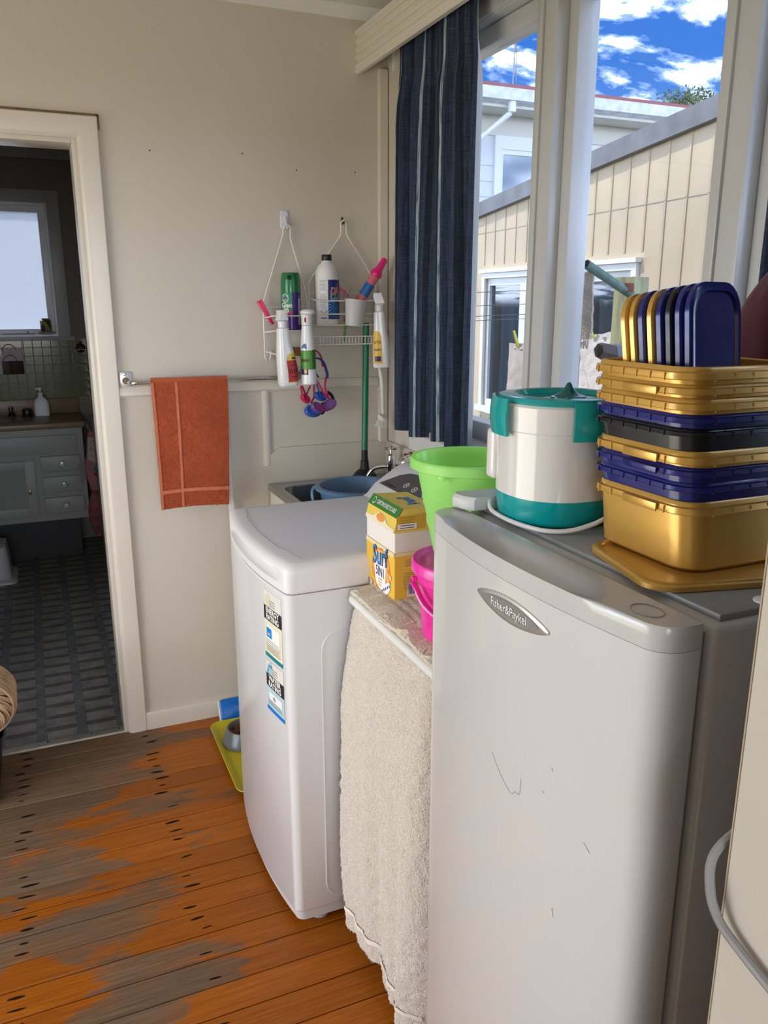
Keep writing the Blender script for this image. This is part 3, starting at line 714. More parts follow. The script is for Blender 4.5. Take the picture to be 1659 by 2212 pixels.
# grey open channel just outside the glass
ch = thing('metal_channel', 'blue-grey angular channel with dark open end outside the window', 'channel', (1.62, 1.88, 1.33))
M_CH = mat('blue_grey_sheet', (0.20, 0.22, 0.25), 0.55, var=0.15, vscale=12)
pf = [(0.0, -0.030), (0.022, -0.024), (0.034, 0.004), (0.012, 0.026), (-0.018, 0.022), (-0.028, -0.004)]
b = BM(); loft(b, [[Vector((1.515 + 0.25 * k, 1.89 - 0.09 * k + p[0], 1.366 + 0.012 * k + p[1] * (1 + 0.15 * k))) for p in pf] for k in (0, 1, 2)]); obj('channel_body', b, M_CH, ch, sharp=20)
b = BM(); loft(b, [[Vector((x, 1.892 + p[0] * s_, z_ + p[1] * s_)) for p in pf] for x, s_, z_ in ((1.515, 1.03, 1.366), (1.486, 0.9, 1.374), (1.470, 0.72, 1.376), (1.476, 0.55, 1.374), (1.50, 0.5, 1.370))]); obj('open_end', b, mat('dark_rust_end', (0.07, 0.05, 0.05), 0.7), ch)
b = BM(); box(b, 1.60, 1.62, 1.84, 1.865, 0.4, 1.335); box(b, 1.56, 2.0, 1.80, 1.83, 1.18, 1.315); obj('support', b, M_CH, ch)
# =================================================================== WASHING MACHINE
WY_0, WY_1, WXB = 1.610, 2.170, 1.10
def wfront(y, xf=0.458, sag=0.030):
    t = (y - 1.89) / 0.28
    return xf - sag * (1 - t * t)
def wplan(inset=0.0, groove=0.0, r=0.022, xf=0.458, sag=0.030):
    """plan outline from the back near corner round the bowed front to the back far corner"""
    P = []; y0, y1 = WY_0 + inset, WY_1 - inset; n = 26
    P.append((WXB - inset, y0)); P.append((0.80, y0)); P.append((0.60, y0))
    xa = wfront(y0 + r, xf, sag) + inset
    for i in range(6):
        a = PI / 2 * i / 5
        P.append((xa + r - r * math.sin(a), y0 + r - r * math.cos(a)))
    for i in range(1, n):
        y = (y0 + r) + (y1 - y0 - 2 * r) * i / n
        w = min(1.0, max(0.0, (min(i, n - i) - 1.0) / 2.0)); w = w * w * (3 - 2 * w)
        P.append((wfront(y, xf, sag) + inset + groove * w, y))
    for i in range(6):
        a = PI / 2 * i / 5
        P.append((xa + r - r * math.cos(a), y1 - r + r * math.sin(a)))
    P.append((0.60, y1)); P.append((0.80, y1)); P.append((WXB - inset, y1))
    return P
wm = thing('washing_machine', 'white top-loading washing machine with bowed front and rating stickers', 'washing machine', (0.78, 1.89, 0.0))
b = BM(); loft(b, [ring(wplan(0.012), 0.024), ring(wplan(0.008), 0.058)]); obj('plinth', b, mat('plinth_grey_white', (0.62, 0.60, 0.585), 0.4), wm)
b = BM(); loft(b, [ring(wplan(0.004), 0.056), ring(wplan(0.0), 0.062), ring(wplan(0.0), 0.880), ring(wplan(0.003), 0.884)]); wbody = obj('cabinet', b, M_ENAMEL, wm)
b = BM()
loft(b, [ring(wplan(0.003), 0.886), ring(wplan(0.0), 0.890), ring(wplan(0.0), 0.906), ring(wplan(0.0, 0.012), 0.909), ring(wplan(0.0, 0.020), 0.918), ring(wplan(0.0, 0.016), 0.931), ring(wplan(0.0, 0.001), 0.937),
         ring(wplan(0.002), 0.943), ring(wplan(0.008), 0.951), ring(wplan(0.020), 0.9555), ring(wplan(0.045), 0.957)])
lid = obj('lid', b, mat('lid_satin_white', (0.74, 0.73, 0.72), 0.42, spec=0.9), wm)
# seam round the hatch on top
b = BM(); tube(b, [(0.500, 1.64, 0.9572), (0.475, 1.75, 0.9572), (0.468, 1.89, 0.9572), (0.475, 2.03, 0.9572), (0.500, 2.14, 0.9572)], 0.0009, 5); obj('hatch_seam', b, mat('seam_grey', (0.45, 0.45, 0.46), 0.5), lid)
b = BM(); tube(b, [(0.868, 1.622, 0.9575), (0.868, 2.158, 0.9575)], 0.0028, 6); obj('rear_gap', b, M_BLACK, lid)
for x, y in ((0.53, 1.66), (0.53, 2.12), (1.02, 1.66), (1.02, 2.12)):
    q = lathe(BM(), [(0.022, 0.0), (0.022, 0.008), (0.014, 0.012), (0.014, 0.03)], x, y, 16); obj('foot', q, mat('foot_grey', (0.5, 0.5, 0.52), 0.5), wm)
# pressed rectangle on the side panel
def side(u, v): return Vector((u, WY_0 - 0.0008, v))
pr = rrect(0.535, 1.06, 0.075, 0.790, 0.05, 6)
b = BM(); tube(b, [(p[0], WY_0, p[1]) for p in pr], 0.0022, 6, closed=True, flat=1.0); obj('pressed_rib', b, M_ENAMEL, wbody)
# console
cp = [(0.850, 0.952), (0.866, 0.964), (0.880, 0.979), (0.892, 0.992), (0.960, 1.036), (0.985, 1.046), (1.02, 1.050), (1.10, 1.048), (1.10, 0.95)]
b = BM()
ends = [(WY_0 + 0.004, 0.012), (WY_0 + 0.012, 0.003), (WY_0 + 0.022, 0.0), (WY_1 - 0.022, 0.0), (WY_1 - 0.012, 0.003), (WY_1 - 0.004, 0.012)]
loft(b, [[Vector((x + i_ * (1 if x < 1.0 else -1) * 0.5, yy, max(0.95, z - i_ * (1.0 if z > 0.96 else 0)))) for x, z in cp] for yy, i_ in ends])
con = obj('console', b, mat('console_white', (0.72, 0.72, 0.71), 0.3), wm)
ca, cb_ = Vector((0.892, 0, 0.992)), Vector((0.960, 0, 1.036)); cu = (cb_ - ca).normalized(); cnrm = Vector((-cu.z, 0, cu.x))
def confn(u, v):   # u along -y from the far end, v up the slope
    return Vector((0, 2.13 - u, 0)) + ca + cu * v + cnrm * 0.0012
W_, H_ = 0.46, 0.082
pts = [(0.0, 0.004), (W_ - 0.015, 0.004), (W_, 0.012), (W_ - 0.02, H_ - 0.012), (W_ - 0.045, H_ - 0.003), (0.12, H_), (0.085, H_ - 0.006), (0.05, H_ - 0.024)]
pp = shape_patch('control_panel', mat('console_dark_grey', (0.075, 0.072, 0.075), 0.35), con, confn, pts)
def conf2(u, v): return confn(u, v) + cnrm * 0.0006
M_RING = mat('button_ring_white', (0.75, 0.75, 0.73), 0.4)
for u, v in ((0.135, 0.036), (0.19, 0.034), (0.26, 0.055), (0.305, 0.055), (0.265, 0.026), (0.308, 0.026)):
    b = BM(); R0, R1 = 0.0125, 0.0098
    for i in range(20):
        a, c = 2 * PI * i / 20, 2 * PI * (i + 1) / 20
        b.faces.new([b.verts.new(conf2(u + r * math.cos(t), v + r * 0.8 * math.sin(t))) for r, t in ((R0, a), (R0, c), (R1, c), (R1, a))])
    obj('button_ring', b, M_RING, pp, smooth=False, recalc=False)
    shape_patch('button_symbol', M_RING, pp, conf2, [(u - .004, v - .003), (u + .003, v - .003), (u + .005, v + .003), (u - .002, v + .004)])
lettering('panel_lettering', 'Fisher&Paykel', mat('panel_print_dark', (0.02, 0.02, 0.02), 0.5), pp, lambda u, v: conf2(0.065 + u, 0.014 + v), 0.012)
lettering('panel_lettering', 'auto sensing', mat('panel_print_blue', (0.05, 0.05, 0.10), 0.5), pp, lambda u, v: conf2(0.155 + u, 0.012 + v), 0.011)
b = BM()
for i in range(7): box(b, 1.045 + 0.007 * i, 1.049 + 0.007 * i, WY_0 + 0.002, WY_0 + 0.006, 0.965, 1.03)
obj('vent_slots', b, mat('vent_grey', (0.4, 0.4, 0.42), 0.5), con)
# rating stickers on the bowed front
def wf(u, v, e=0.0010): return Vector((wfront(u) - e, u, v))
def sticker(name, lab, zt, zb, body, band_t, band_b, words, foot, head, stars):
    st = patch(name, body, wbody, lambda u, v: wf(u, v, 0.0008), 1.735, 1.640, zb, band_b, 8, 1); st['label'] = lab
    patch('sticker_band', M_INK, st, lambda u, v: wf(u, v, 0.0012), 1.735, 1.640, band_b, band_t, 8, 1)
    patch('sticker_head', head, st, lambda u, v: wf(u, v, 0.0008), 1.735, 1.640, band_t, zt, 8, 1)
    patch('sticker_foot', foot, st, lambda u, v: wf(u, v, 0.0012), 1.735, 1.640, zb, zb + 0.010, 8, 1)
    shape_patch('sticker_arch', stars, st, lambda u, v: wf(1.735 - u, v, 0.0012), [(0.004, band_t), (0.040, band_t)] + [(0.042 - 0.038 * math.cos(a), band_t + 0.036 * math.sin(a)) for a in (PI * 0.42, PI * 0.3, PI * 0.2, PI * 0.1)])
    h = (band_t - band_b) / 2
    for k, w in enumerate(words):
        lettering('sticker_lettering', w, M_PAPER, st, lambda u, v, k=k: wf(1.6875 - u, band_t - h * (0.52 + k * 0.94) + v, 0.0016), 0.0185, bold=0.0006, sx=1.02)
    patch('sticker_panel', M_PAPER, st, lambda u, v: wf(u, v, 0.0012), 1.722, 1.652, max(band_b - 0.060, zb + 0.028), band_b - 0.012, 8, 1)
    for k in range(6 if band_b - zb > 0.08 else 3):
        z = zb + 0.018 + k * 0.0052
        patch('sticker_text_line', mat('fine_print', (0.20, 0.19, 0.16), 0.6), st, lambda u, v: wf(u, v, 0.0014), 1.727, 1.650 + 0.004 * (k % 3), z, z + 0.0015, 6, 1)
    for k in range(3):
        z = band_t + 0.006 + k * 0.006
        patch('sticker_text_line', MATS['fine_print'], st, lambda u, v: wf(u, v, 0.0014), 1.700, 1.672, z, z + 0.0015, 4, 1)
    return st
st1 = sticker('energy_sticker', 'cream ENERGY RATING sticker', 0.868, 0.700, mat('sticker_cream', (0.74, 0.69, 0.50), 0.5), 0.828, 0.794, ('ENERGY', 'RATING'), mat('sticker_teal', (0.0, 0.20, 0.24), 0.5), mat('sticker_clear', (0.72, 0.69, 0.62), 0.4), mat('sticker_sand', (0.66, 0.60, 0.44), 0.5))
patch('sticker_badge', mat('sticker_blue', (0.0, 0.22, 0.62), 0.5), st1, lambda u, v: wf(u, v, 0.0016), 1.722, 1.694, 0.752, 0.776, 3, 1)
lettering('sticker_lettering', '64', M_PAPER, st1, lambda u, v: wf(1.708 - u, 0.761 + v, 0.0020), 0.013)
st2 = sticker('water_sticker', 'pale blue WATER RATING sticker', 0.690, 0.560, mat('sticker_pale_blue', (0.42, 0.58, 0.62), 0.5), 0.656, 0.622, ('WATER', 'RATING'), mat('sticker_blue2', (0.0, 0.17, 0.55), 0.5), MATS['sticker_clear'], mat('sticker_sky', (0.33, 0.55, 0.62), 0.5))
lettering('sticker_lettering', '90', mat('sticker_blue3', (0.08, 0.14, 0.42), 0.5), st2, lambda u, v: wf(1.692 - u, 0.599 + v, 0.0020), 0.014)
for u, v in ((0.012, 0.664), (0.020, 0.676), (0.031, 0.678)):
    sp = [(u + (0.006 if i % 2 == 0 else 0.0025) * math.sin(i * PI / 5), v + (0.006 if i % 2 == 0 else 0.0025) * math.cos(i * PI / 5)) for i in range(10)]
    shape_patch('sticker_star', mat('sticker_star_blue', (0.03, 0.18, 0.38), 0.5), st2, lambda a, c: wf(1.735 - a, c, 0.0016), sp)

# =================================================================== UPRIGHT FRIDGE
FY0, FY1, FZT = 0.571, 1.095, 1.196
fr_ = thing('upright_fridge', 'white upright fridge with curved door and top coloured in shade grey', 'fridge', (0.85, 0.83, 0.0))
def fplan(inset=0.0, r=0.034):
    P = []; y0, y1 = FY0 + inset, FY1 - inset; n = 22; xb = 0.596
    def fx(y): t = (y - 0.833) / 0.262; return 0.548 - 0.026 * (1 - t * t) + inset
    P.append((xb, y0)); P.append((xb - 0.006, y0))
    xa = fx(y0 + r)
    for i in range(7):
        a = PI / 2 * i / 6; P.append((xa + r - r * math.sin(a), y0 + r - r * math.cos(a)))
    for i in range(1, n):
        y = (y0 + r) + (y1 - y0 - 2 * r) * i / n; P.append((fx(y), y))
    for i in range(7):
        a = PI / 2 * i / 6; P.append((xa + r - r * math.cos(a), y1 - r + r * math.sin(a)))
    P.append((xb - 0.006, y1)); P.append((xb, y1))
    return P
M_FDOOR = mat('fridge_door_white', (0.62, 0.61, 0.585), 0.16, coat=0.7, var=0.015, vscale=1.5)
b = BM(); loft(b, [ring(fplan(0.004), 0.075), ring(fplan(0.0), 0.080), ring(fplan(0.0), 1.168)]); fdoor = obj('door', b, M_FDOOR, fr_)
# top cap of the door with the scooped hand grip along the front edge
M_FCAP = mat('fridge_cap_white', (0.53, 0.53, 0.51), 0.25, coat=0.3, var=0.05, vscale=8)
PL = fplan(0.0); b = BM()
loft(b, [ring(PL, 1.1685), ring(PL, 1.184)], True, False)
nn = len(PL); y0c, y1c = FY0 + 0.085, FY1 - 0.045
def capz(x, y, depth):
    t = (y - y0c) / (y1c - y0c)
    if t <= 0 or t >= 1: return 1.196
    w = min(1, t / 0.22, (1 - t) / 0.18); w = w * w * (3 - 2 * w)
    f = min(1.0, depth / 0.007) * max(0.0, 1 - depth / 0.050) ** 0.8
    return 1.196 - 0.013 * w * f
lev = []
for i, p in enumerate(PL):
    row = []
    for k, s_ in enumerate((0.0, 0.03, 0.09, 0.16, 0.28, 0.45, 0.7, 1.0)):
        x = p[0] + (0.596 - p[0]) * s_; yy = p[1] + (max(FY0 + 0.03, min(FY1 - 0.03, p[1])) - p[1]) * min(1, s_ * 1.0) * (1 if p[0] < 0.585 else 0)
        z = capz(x, yy, x - p[0]) if k else min(capz(x, yy, 0) , 1.194)
        row.append(b.verts.new((x, yy, z)))
    lev.append(row)
for i in range(nn - 1):
    for k in range(7):
        try: b.faces.new((lev[i][k], lev[i + 1][k], lev[i + 1][k + 1], lev[i][k + 1]))
        except ValueError: pass
tops = [v for v in b.verts if abs(v.co.z - 1.184) < 1e-6]
for i in range(nn - 1):
    try: b.faces.new((tops[i], tops[i + 1], lev[i + 1][0], lev[i][0]))
    except Exception: pass
bmesh.ops.remove_doubles(b, verts=b.verts[:], dist=1e-5)
obj('door_cap', b, M_FCAP, fdoor, sharp=50)
b = BM(); box(b, 0.596, 0.613, FY0 + 0.012, FY1 - 0.012, 0.09, 1.180); obj('door_seal', b, mat('seal_grey', (0.30, 0.29, 0.28), 0.6), fr_)
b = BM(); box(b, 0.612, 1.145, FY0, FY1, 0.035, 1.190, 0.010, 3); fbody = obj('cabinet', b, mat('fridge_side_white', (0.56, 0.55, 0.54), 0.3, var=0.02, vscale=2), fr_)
b = BM(); box(b, 0.626, 1.140, FY0 + 0.008, FY1 - 0.008, 1.188, 1.198, 0.003); obj('top_panel', b, mat('fridge_top_shade_grey', (0.29, 0.29, 0.275), 0.4, var=0.18, vscale=9), fr_)  # dull look of the upward face put into the colour, darker than the cabinet
q = lathe(BM(), [(0.012, 1.197), (0.012, 1.200), (0.008, 1.202)], 0.70, 0.590, 16); obj('cap_plug', q, M_WHITE, fr_)
pp_ = [(0.0, 0.0)]
b = BM(); P2 = [(0.550 + 0.030 * math.cos(a) * 0.5 + 0.018, 0.622 + 0.020 * math.sin(a)) for a in [2 * PI * i / 18 for i in range(18)]]
tube(b, [(p[0], p[1], 1.1965) for p in P2], 0.0007, 4, closed=True); obj('hinge_plug_outline', b, mat('thin_grey_line', (0.22, 0.21, 0.2), 0.6), fdoor)
# hinge cover at the far end
b = BM()
hp = [(0.588, FY1 - 0.028), (0.584, FY1 - 0.004), (0.592, FY1 + 0.006), (0.72, FY1 + 0.000), (0.80, FY1 - 0.004), (0.80, FY1 - 0.045), (0.655, FY1 - 0.048), (0.60, FY1 - 0.045)]
loft(b, [[Vector((p[0], p[1], 1.199)) for p in hp], [Vector((p[0], p[1], 1.214)) for p in hp], [Vector((p[0] + (0.004 if p[0] < .7 else -.004), p[1] * 0.995 + 0.0052, 1.219)) for p in hp]])
obj('hinge_cover', b, mat('hinge_cover_grey', (0.52, 0.52, 0.50), 0.4), fr_)
for y in (FY0 + 0.04, FY1 - 0.04):
    q = lathe(BM(), [(0.018, 0.0), (0.018, 0.036)], 0.66, y, 14); obj('foot', q, M_BLACK, fr_)
    q = lathe(BM(), [(0.018, 0.0), (0.018, 0.036)], 1.10, y, 14); obj('foot', q, M_BLACK, fr_)
b = BM(); box(b, 0.60, 0.62, FY0 + 0.01, FY1 - 0.01, 0.02, 0.078); obj('kick_strip', b, mat('kick_grey', (0.3, 0.3, 0.3), 0.6), fr_)
# badge
def fxd(y): t = (y - 0.833) / 0.262; return 0.548 - 0.026 * (1 - t * t)
BC = (0.815, 1.133)
def bfn(u, v): return Vector((fxd(BC[0] - u) - 0.0016, BC[0] - u, BC[1] + v))
b = BM(); R = ell(0, 0, 0.083, 0.0170, 40); R = [(u, v * (1 - 0.35 * abs(u / 0.083) ** 2)) for u, v in R]
loft(b, [[bfn(u, v) + Vector((0.0015, 0, 0)) for u, v in R], [bfn(u * 0.99, v * 0.97) + Vector((-0.0008, 0, 0)) for u, v in R], [bfn(u * 0.93, v * 0.86) + Vector((-0.0016, 0, 0)) for u, v in R]])
badge = obj('badge', b, mat('badge_silver', (0.62, 0.60, 0.57), 0.25, metal=0.7), fdoor); badge['label'] = 'silver oval badge with the maker\'s name'
shape_patch('badge_field', mat('badge_grey', (0.22, 0.22, 0.21), 0.35), badge, lambda u, v: bfn(u, v) + Vector((-0.0020, 0, 0)), [(u, v * (1 - 0.3 * abs(u / 0.064) ** 2)) for u, v in ell(0, 0, 0.064, 0.0125, 36)])
lettering('badge_lettering', 'Fisher&Paykel', M_PAPER, badge, lambda u, v: bfn(u, v) + Vector((-0.0025, 0, 0)), 0.0165, sx=0.90)
# scuffs on the door
def dsurf(y, z, e=0.0003): return Vector((fxd(y) - e, y, z))
for pts_ in ([(0.845, 0.915), (0.818, 0.893), (0.795, 0.882), (0.786, 0.890), (0.776, 0.892), (0.774, 0.916)], [(0.70, 0.775), (0.697, 0.764)], [(0.716, 0.965), (0.713, 0.962)], [(0.655, 0.90), (0.645, 0.892)], [(0.73, 0.925), (0.727, 0.923)]):
    b = BM(); tube(b, smoothpath([dsurf(*q) for q in pts_], 5), 0.0004, 4); obj('pencil_mark', b, mat('pencil_line', (0.30, 0.29, 0.28), 0.7), fdoor)

# =================================================================== CREAM CUPBOARD SIDE AT THE RIGHT EDGE, WITH A CABLE
cab = thing('cream_cupboard', 'tall cream cupboard at the right edge with grey cable over it', 'cupboard', (0.8, 0.10, 0.0))
M_CREAM = mat('cream_laminate', (0.56, 0.52, 0.45), 0.4, var=0.05, vscale=4)
b = BM(); box(b, 0.520, 1.15, -0.24, 0.412, 0.08, 1.78, 0.002); obj('carcass', b, mat('gap_shade_brown', (0.12, 0.09, 0.07), 0.8), cab)  # carcass colour darkened to deepen the shade in the gap beside the fridge
b = BM(); box(b, 0.500, 0.518, -0.236, 0.424, 0.09, 1.775, 0.0015); cd = obj('door', b, M_CREAM, cab)
b = BM(); box(b, 0.4996, 0.5185, 0.4242, 0.4252, 0.09, 1.775); obj('edge_strip', b, mat('worn_edge_tan', (0.42, 0.33, 0.22), 0.7), cd)
b = BM(); box(b, 0.56, 1.13, -0.22, 0.39, 0.0, 0.08); obj('kick_plinth', b, M_CREAM, cab)
b = BM(); tube(b, smoothpath([(0.60, 0.436, 1.10), (0.53, 0.434, 1.075), (0.496, 0.436, 1.052), (0.489, 0.430, 1.022), (0.490, 0.418, 1.000), (0.492, 0.396, 0.988), (0.493, 0.36, 0.977), (0.494, 0.25, 0.95), (0.493, 0.0, 0.93)], 6), 0.0042, 8)
tag(obj('grey_cable', b, mat('grey_cable_sheath', (0.24, 0.235, 0.23), 0.5)), 'grey power cable looped over the cream cupboard edge', 'cable')

# =================================================================== SHELF STAND BETWEEN WASHER AND FRIDGE, WITH TOWELS
sh = thing('shelf_stand', 'narrow white shelf stand between washing machine and fridge', 'shelf', (0.88, 1.36, 0.0))
SY0, SY1, SZ = 1.115, 1.592, 0.874
b = BM(); box(b, 0.612, 1.15, SY0, SY1, SZ - 0.022, SZ, 0.003); obj('shelf_board', b, M_WHITE, sh)
b = BM(); tube(b, [(0.606, SY0, SZ - 0.011), (0.606, SY1, SZ - 0.011)], 0.0115, 12); obj('front_edge', b, mat('shelf_edge_white', (0.74, 0.72, 0.68), 0.35), sh)
for x, y in ((0.66, SY0 + 0.015), (0.66, SY1 - 0.015), (1.13, SY0 + 0.015), (1.13, SY1 - 0.015)):
    b = BM(); tube(b, [(x, y, 0), (x, y, SZ - 0.02)], 0.011, 10); obj('leg', b, M_WHITE, sh)
b = BM(); tube(b, [(0.625, SY0 + 0.005, 0.845), (0.625, SY1 - 0.01, 0.845)], 0.005, 8); obj('towel_bar', b, M_CHROME, sh)
# folded towel lying on the shelf
def terry(p, a=0.0022, f=85): return a * (noise.noise(p * f) + 0.6 * noise.noise(p * f * 2.1))
M_TERRY_Y = mat('cream_terry', (0.70, 0.61, 0.46), 0.95, bump=0.8, bscale=220, bdist=0.006, sheen=0.3, var=0.12, vscale=30)
def ftow(u, v):
    x = 0.606 + 0.46 * v; y = SY0 + 0.004 + (SY1 + 0.006 - SY0) * u
    p = Vector((x, y, SZ + 0.012))
    if v < 0.06: p.z = SZ + 0.012 - (0.06 - v) * 0.13; p.x = 0.607 + 0.03 * v
    if u > 0.965: p.z -= (u - 0.965) * 0.5; p.y -= (u - 0.965) * 0.2
    p.z += terry(p, 0.0016, 70) + 0.0016 * math.sin(x * 260 + 3 * noise.noise(p * 8)) * (1 if v < 0.35 else 0.4)
    return p
b = sheet(BM(), ftow, 110, 90, -0.0105)
o = obj('folded_towel', b, M_TERRY_Y); tag(o, 'cream ribbed towel folded flat on top of the shelf stand', 'towel')
# long white terry towel hanging in front
M_TERRY = mat('white_terry', (0.80, 0.72, 0.63), 0.97, bump=1.0, bscale=260, bdist=0.008, sheen=0.5, var=0.06, vscale=25)
def htow(u, v):
    # u 0..1 far -> near, v 0..1 top -> floor
    y = 1.594 - 0.412 * u - 0.02 * v * (1 - u); z = 0.846 - 0.794 * v
    if v > 0.80: y -= (v - 0.80) * 0.22 * (1 - u)
    fold = 0.010 * math.sin(u * 9.0 + 0.6) + 0.006 * math.sin(u * 21 + 2 * v) + 0.004 * math.sin(u * 37 + 1.5)
    x = 0.612 - 0.030 * math.sin(min(1, v * 3) * PI / 2) - fold * (0.35 + 0.65 * v) - 0.010 * v
    if u > 0.9: x += (u - 0.9) * (u - 0.9) * 2.6
    p = Vector((x, y, z))
    p.x += terry(p, 0.0030, 55) * 1.0
    p.y += 0.002 * noise.noise(p * 60 + Vector((9, 0, 0)))
    p.z += 0.0025 * noise.noise(p * 50 + Vector((0, 9, 0)))
    return p
b = sheet(BM(), htow, 150, 260, 0.007)
o = obj('hanging_towel', b, M_TERRY, sharp=80); tag(o, 'long fluffy white towel hanging down the front of the shelf stand', 'towel')
fuzz('terry_pile', o, lambda u, v: htow(1 - u, v), 70000, 0.0045, 0.0013, mat_translucent('terry_pile_white', (0.93, 0.87, 0.79), 0.45, 0.9), 3, -0.0015)
band = BM()
grid(band, lambda u, v: htow(u * 0.98 + 0.01, 0.935 + 0.012 * v) + Vector((-0.0045, 0, 0)), 60, 1)
obj('woven_band', band, mat('terry_band', (0.78, 0.69, 0.60), 0.8), o)
def btow(u, v):
    y = 1.180 - 0.050 * u; z = 0.862 - 0.80 * v * (1 - 0.35 * (u > 0.55))
    x = 0.618 + 0.018 * math.sin(u * 12) + 0.006 * math.sin(v * 8 + u * 5) + 0.01 * u
    return Vector((x, y, z)) + Vector((1, 0, 0)) * terry(Vector((x, y, z)), 0.0012, 60)
b = sheet(BM(), btow, 40, 120, 0.005)
tag(obj('bunched_towel', b, mat('tan_towel_folds', (0.60, 0.47, 0.36), 0.95, bump=0.6, bscale=200, bdist=0.005)), 'pinkish beige towel bunched between the white towel and the fridge', 'towel')
# =================================================================== ON THE SHELF STAND
TZ = SZ + 0.0135
# --- laundry powder carton
ct = thing('washing_powder_carton', 'yellow laundry powder carton with fold-over lid on the shelf stand', 'carton', (0.70, 1.548, TZ))
CX0, CX1, CY0, CY1 = 0.652, 0.752, 1.470, 1.626
M_YEL = mat('carton_yellow', (0.80, 0.50, 0.045), 0.45); M_CW = mat('carton_white', (0.80, 0.76, 0.70), 0.5)
b = BM(); box(b, CX0, CX1, CY0, CY1, TZ, 1.000, 0.0012, 1); cbox = obj('carton_body', b, M_YEL, ct)
b = BM(); box(b, CX0 + 0.001, CX1 - 0.001, CY0 + 0.001, CY1 - 0.001, 0.999, 1.046, 0.001, 1); obj('carton_neck', b, M_CW, ct)
b = BM(); lp = [(CX0 - 0.001, 1.044), (CX1 + 0.001, 1.044), (CX1 + 0.001, 1.090), (CX0 + 0.020, 1.094), (CX0 + 0.006, 1.074)]
prism(b, lp, 'y', CY0 - 0.001, CY1 + 0.001); clid = obj('carton_lid', b, mat('carton_lid_yellow', (0.78, 0.56, 0.10), 0.45), ct, sharp=15)
def cf(u, v, e=0.0008): return Vector((CX0 - e, CY1 - u, v))               # front face, u from the far edge
def cs(u, v, e=0.0008): return Vector((CX0 + u, CY0 - e, v))               # side face towards the camera
CW = CY1 - CY0
patch('cream_border', mat('carton_cream', (0.80, 0.66, 0.36), 0.5), cbox, cf, 0, CW, 0.990, 1.000)
patch('cream_border', MATS['carton_cream'], cbox, cs, 0, CX1 - CX0, 0.992, 1.000)
shape_patch('orange_swirl', mat('carton_orange', (0.80, 0.30, 0.06), 0.5), cbox, cf, ell(0.088, 0.942, 0.050, 0.050, 30))
shape_patch('orange_swirl', mat('carton_amber', (0.82, 0.42, 0.08), 0.5), cbox, lambda u, v: cf(u, v, 0.0010), ell(0.086, 0.944, 0.042, 0.044, 30))
shape_patch('pale_swirl', mat('carton_pale', (0.82, 0.72, 0.52), 0.5), cbox, lambda u, v: cf(u, v, 0.0012), ell(0.082, 0.950, 0.034, 0.034, 30))
for k in range(16):
    a = PI * (0.95 + 1.1 * k / 15); r_ = 0.043 + 0.006 * (k % 3)
    shape_patch('flower', mat('carton_petal_%d' % (k % 3), ((0.78, 0.20, 0.05), (0.85, 0.45, 0.10), (0.80, 0.62, 0.40))[k % 3], 0.5), cbox, lambda u, v: cf(u, v, 0.0014), ell(0.084 + r_ * math.cos(a), 0.944 + r_ * math.sin(a), 0.0055, 0.0050, 8))
shape_patch('white_shield', mat('carton_print_white', (0.86, 0.84, 0.80), 0.5), cbox, lambda u, v: cf(u, v, 0.0016), [(0.054, 0.965)] + [(0.083 - 0.029 * math.cos(a), 0.922 - 0.022 * math.sin(a)) for a in [PI * i / 12 for i in range(13)]] + [(0.112, 0.965)])
lettering('carton_lettering', 'Surf', mat('print_navy', (0.01, 0.035, 0.20), 0.5), cbox, lambda u, v: cf(0.082 + u, 0.972 + v + u * 0.10, 0.0020), 0.058, bold=0.0016, sx=0.86)
lettering('carton_lettering', 'Surf', mat('print_azure', (0.02, 0.22, 0.50), 0.5), cbox, lambda u, v: cf(0.081 + u, 0.973 + v + u * 0.10, 0.0022), 0.057, bold=-0.0002, sx=0.86)
lettering('carton_lettering', '5IN1', MATS['print_navy'], cbox, lambda u, v: cf(0.084 + u, 0.937 + v, 0.0020), 0.030, bold=0.0006, sx=0.80)
for k in range(3): patch('carton_stripe', MATS['carton_orange'], cbox, lambda u, v: cf(u, v, 0.0020), 0.074, 0.096 - 0.003 * k, 0.920 - 0.007 * k, 0.9225 - 0.007 * k)
shape_patch('white_arc', MATS['carton_print_white'], cbox, lambda u, v: cf(u, v, 0.0018), [(0.085, 0.902)] + [(0.085 + 0.055 * math.cos(a), 0.925 + 0.036 * math.sin(a)) for a in [-PI * 0.5 + PI * 0.5 * i / 8 for i in range(9)]] + [(0.128, 0.928)])
for k in range(5): shape_patch('carton_icon', MATS['print_navy'], cbox, lambda u, v: cf(u, v, 0.0022), ell(0.096 + 0.0095 * k, 0.898 + 0.0055 * k, 0.0032, 0.0034, 10))
patch('carton_icon', MATS['print_navy'], cbox, lambda u, v: cf(u, v, 0.0018), 0.002, 0.018, TZ + 0.004, TZ + 0.018)
patch('carton_icon', mat('carton_lilac', (0.66, 0.52, 0.60), 0.5), cbox, lambda u, v: cf(u, v, 0.0018), 0.026, 0.040, TZ + 0.004, TZ + 0.018)
patch('carton_icon', M_INK, cbox, lambda u, v: cf(u, v, 0.0018), 0.050, 0.058, TZ + 0.002, TZ + 0.008)
for k in range(14):
    z = 0.982 - k * 0.0042 - (0.012 if k > 3 else 0); w = 0.016 - 0.0008 * abs(k - 8)
    patch('ingredients_line', MATS['fine_print'], cbox, cs, 0.036 - w, 0.036 + w + (0.01 if k < 4 else 0), z, z + 0.0011)
patch('barcode_label', M_PAPER, cbox, cs, 0.030, 0.062, TZ + 0.012, TZ + 0.044)
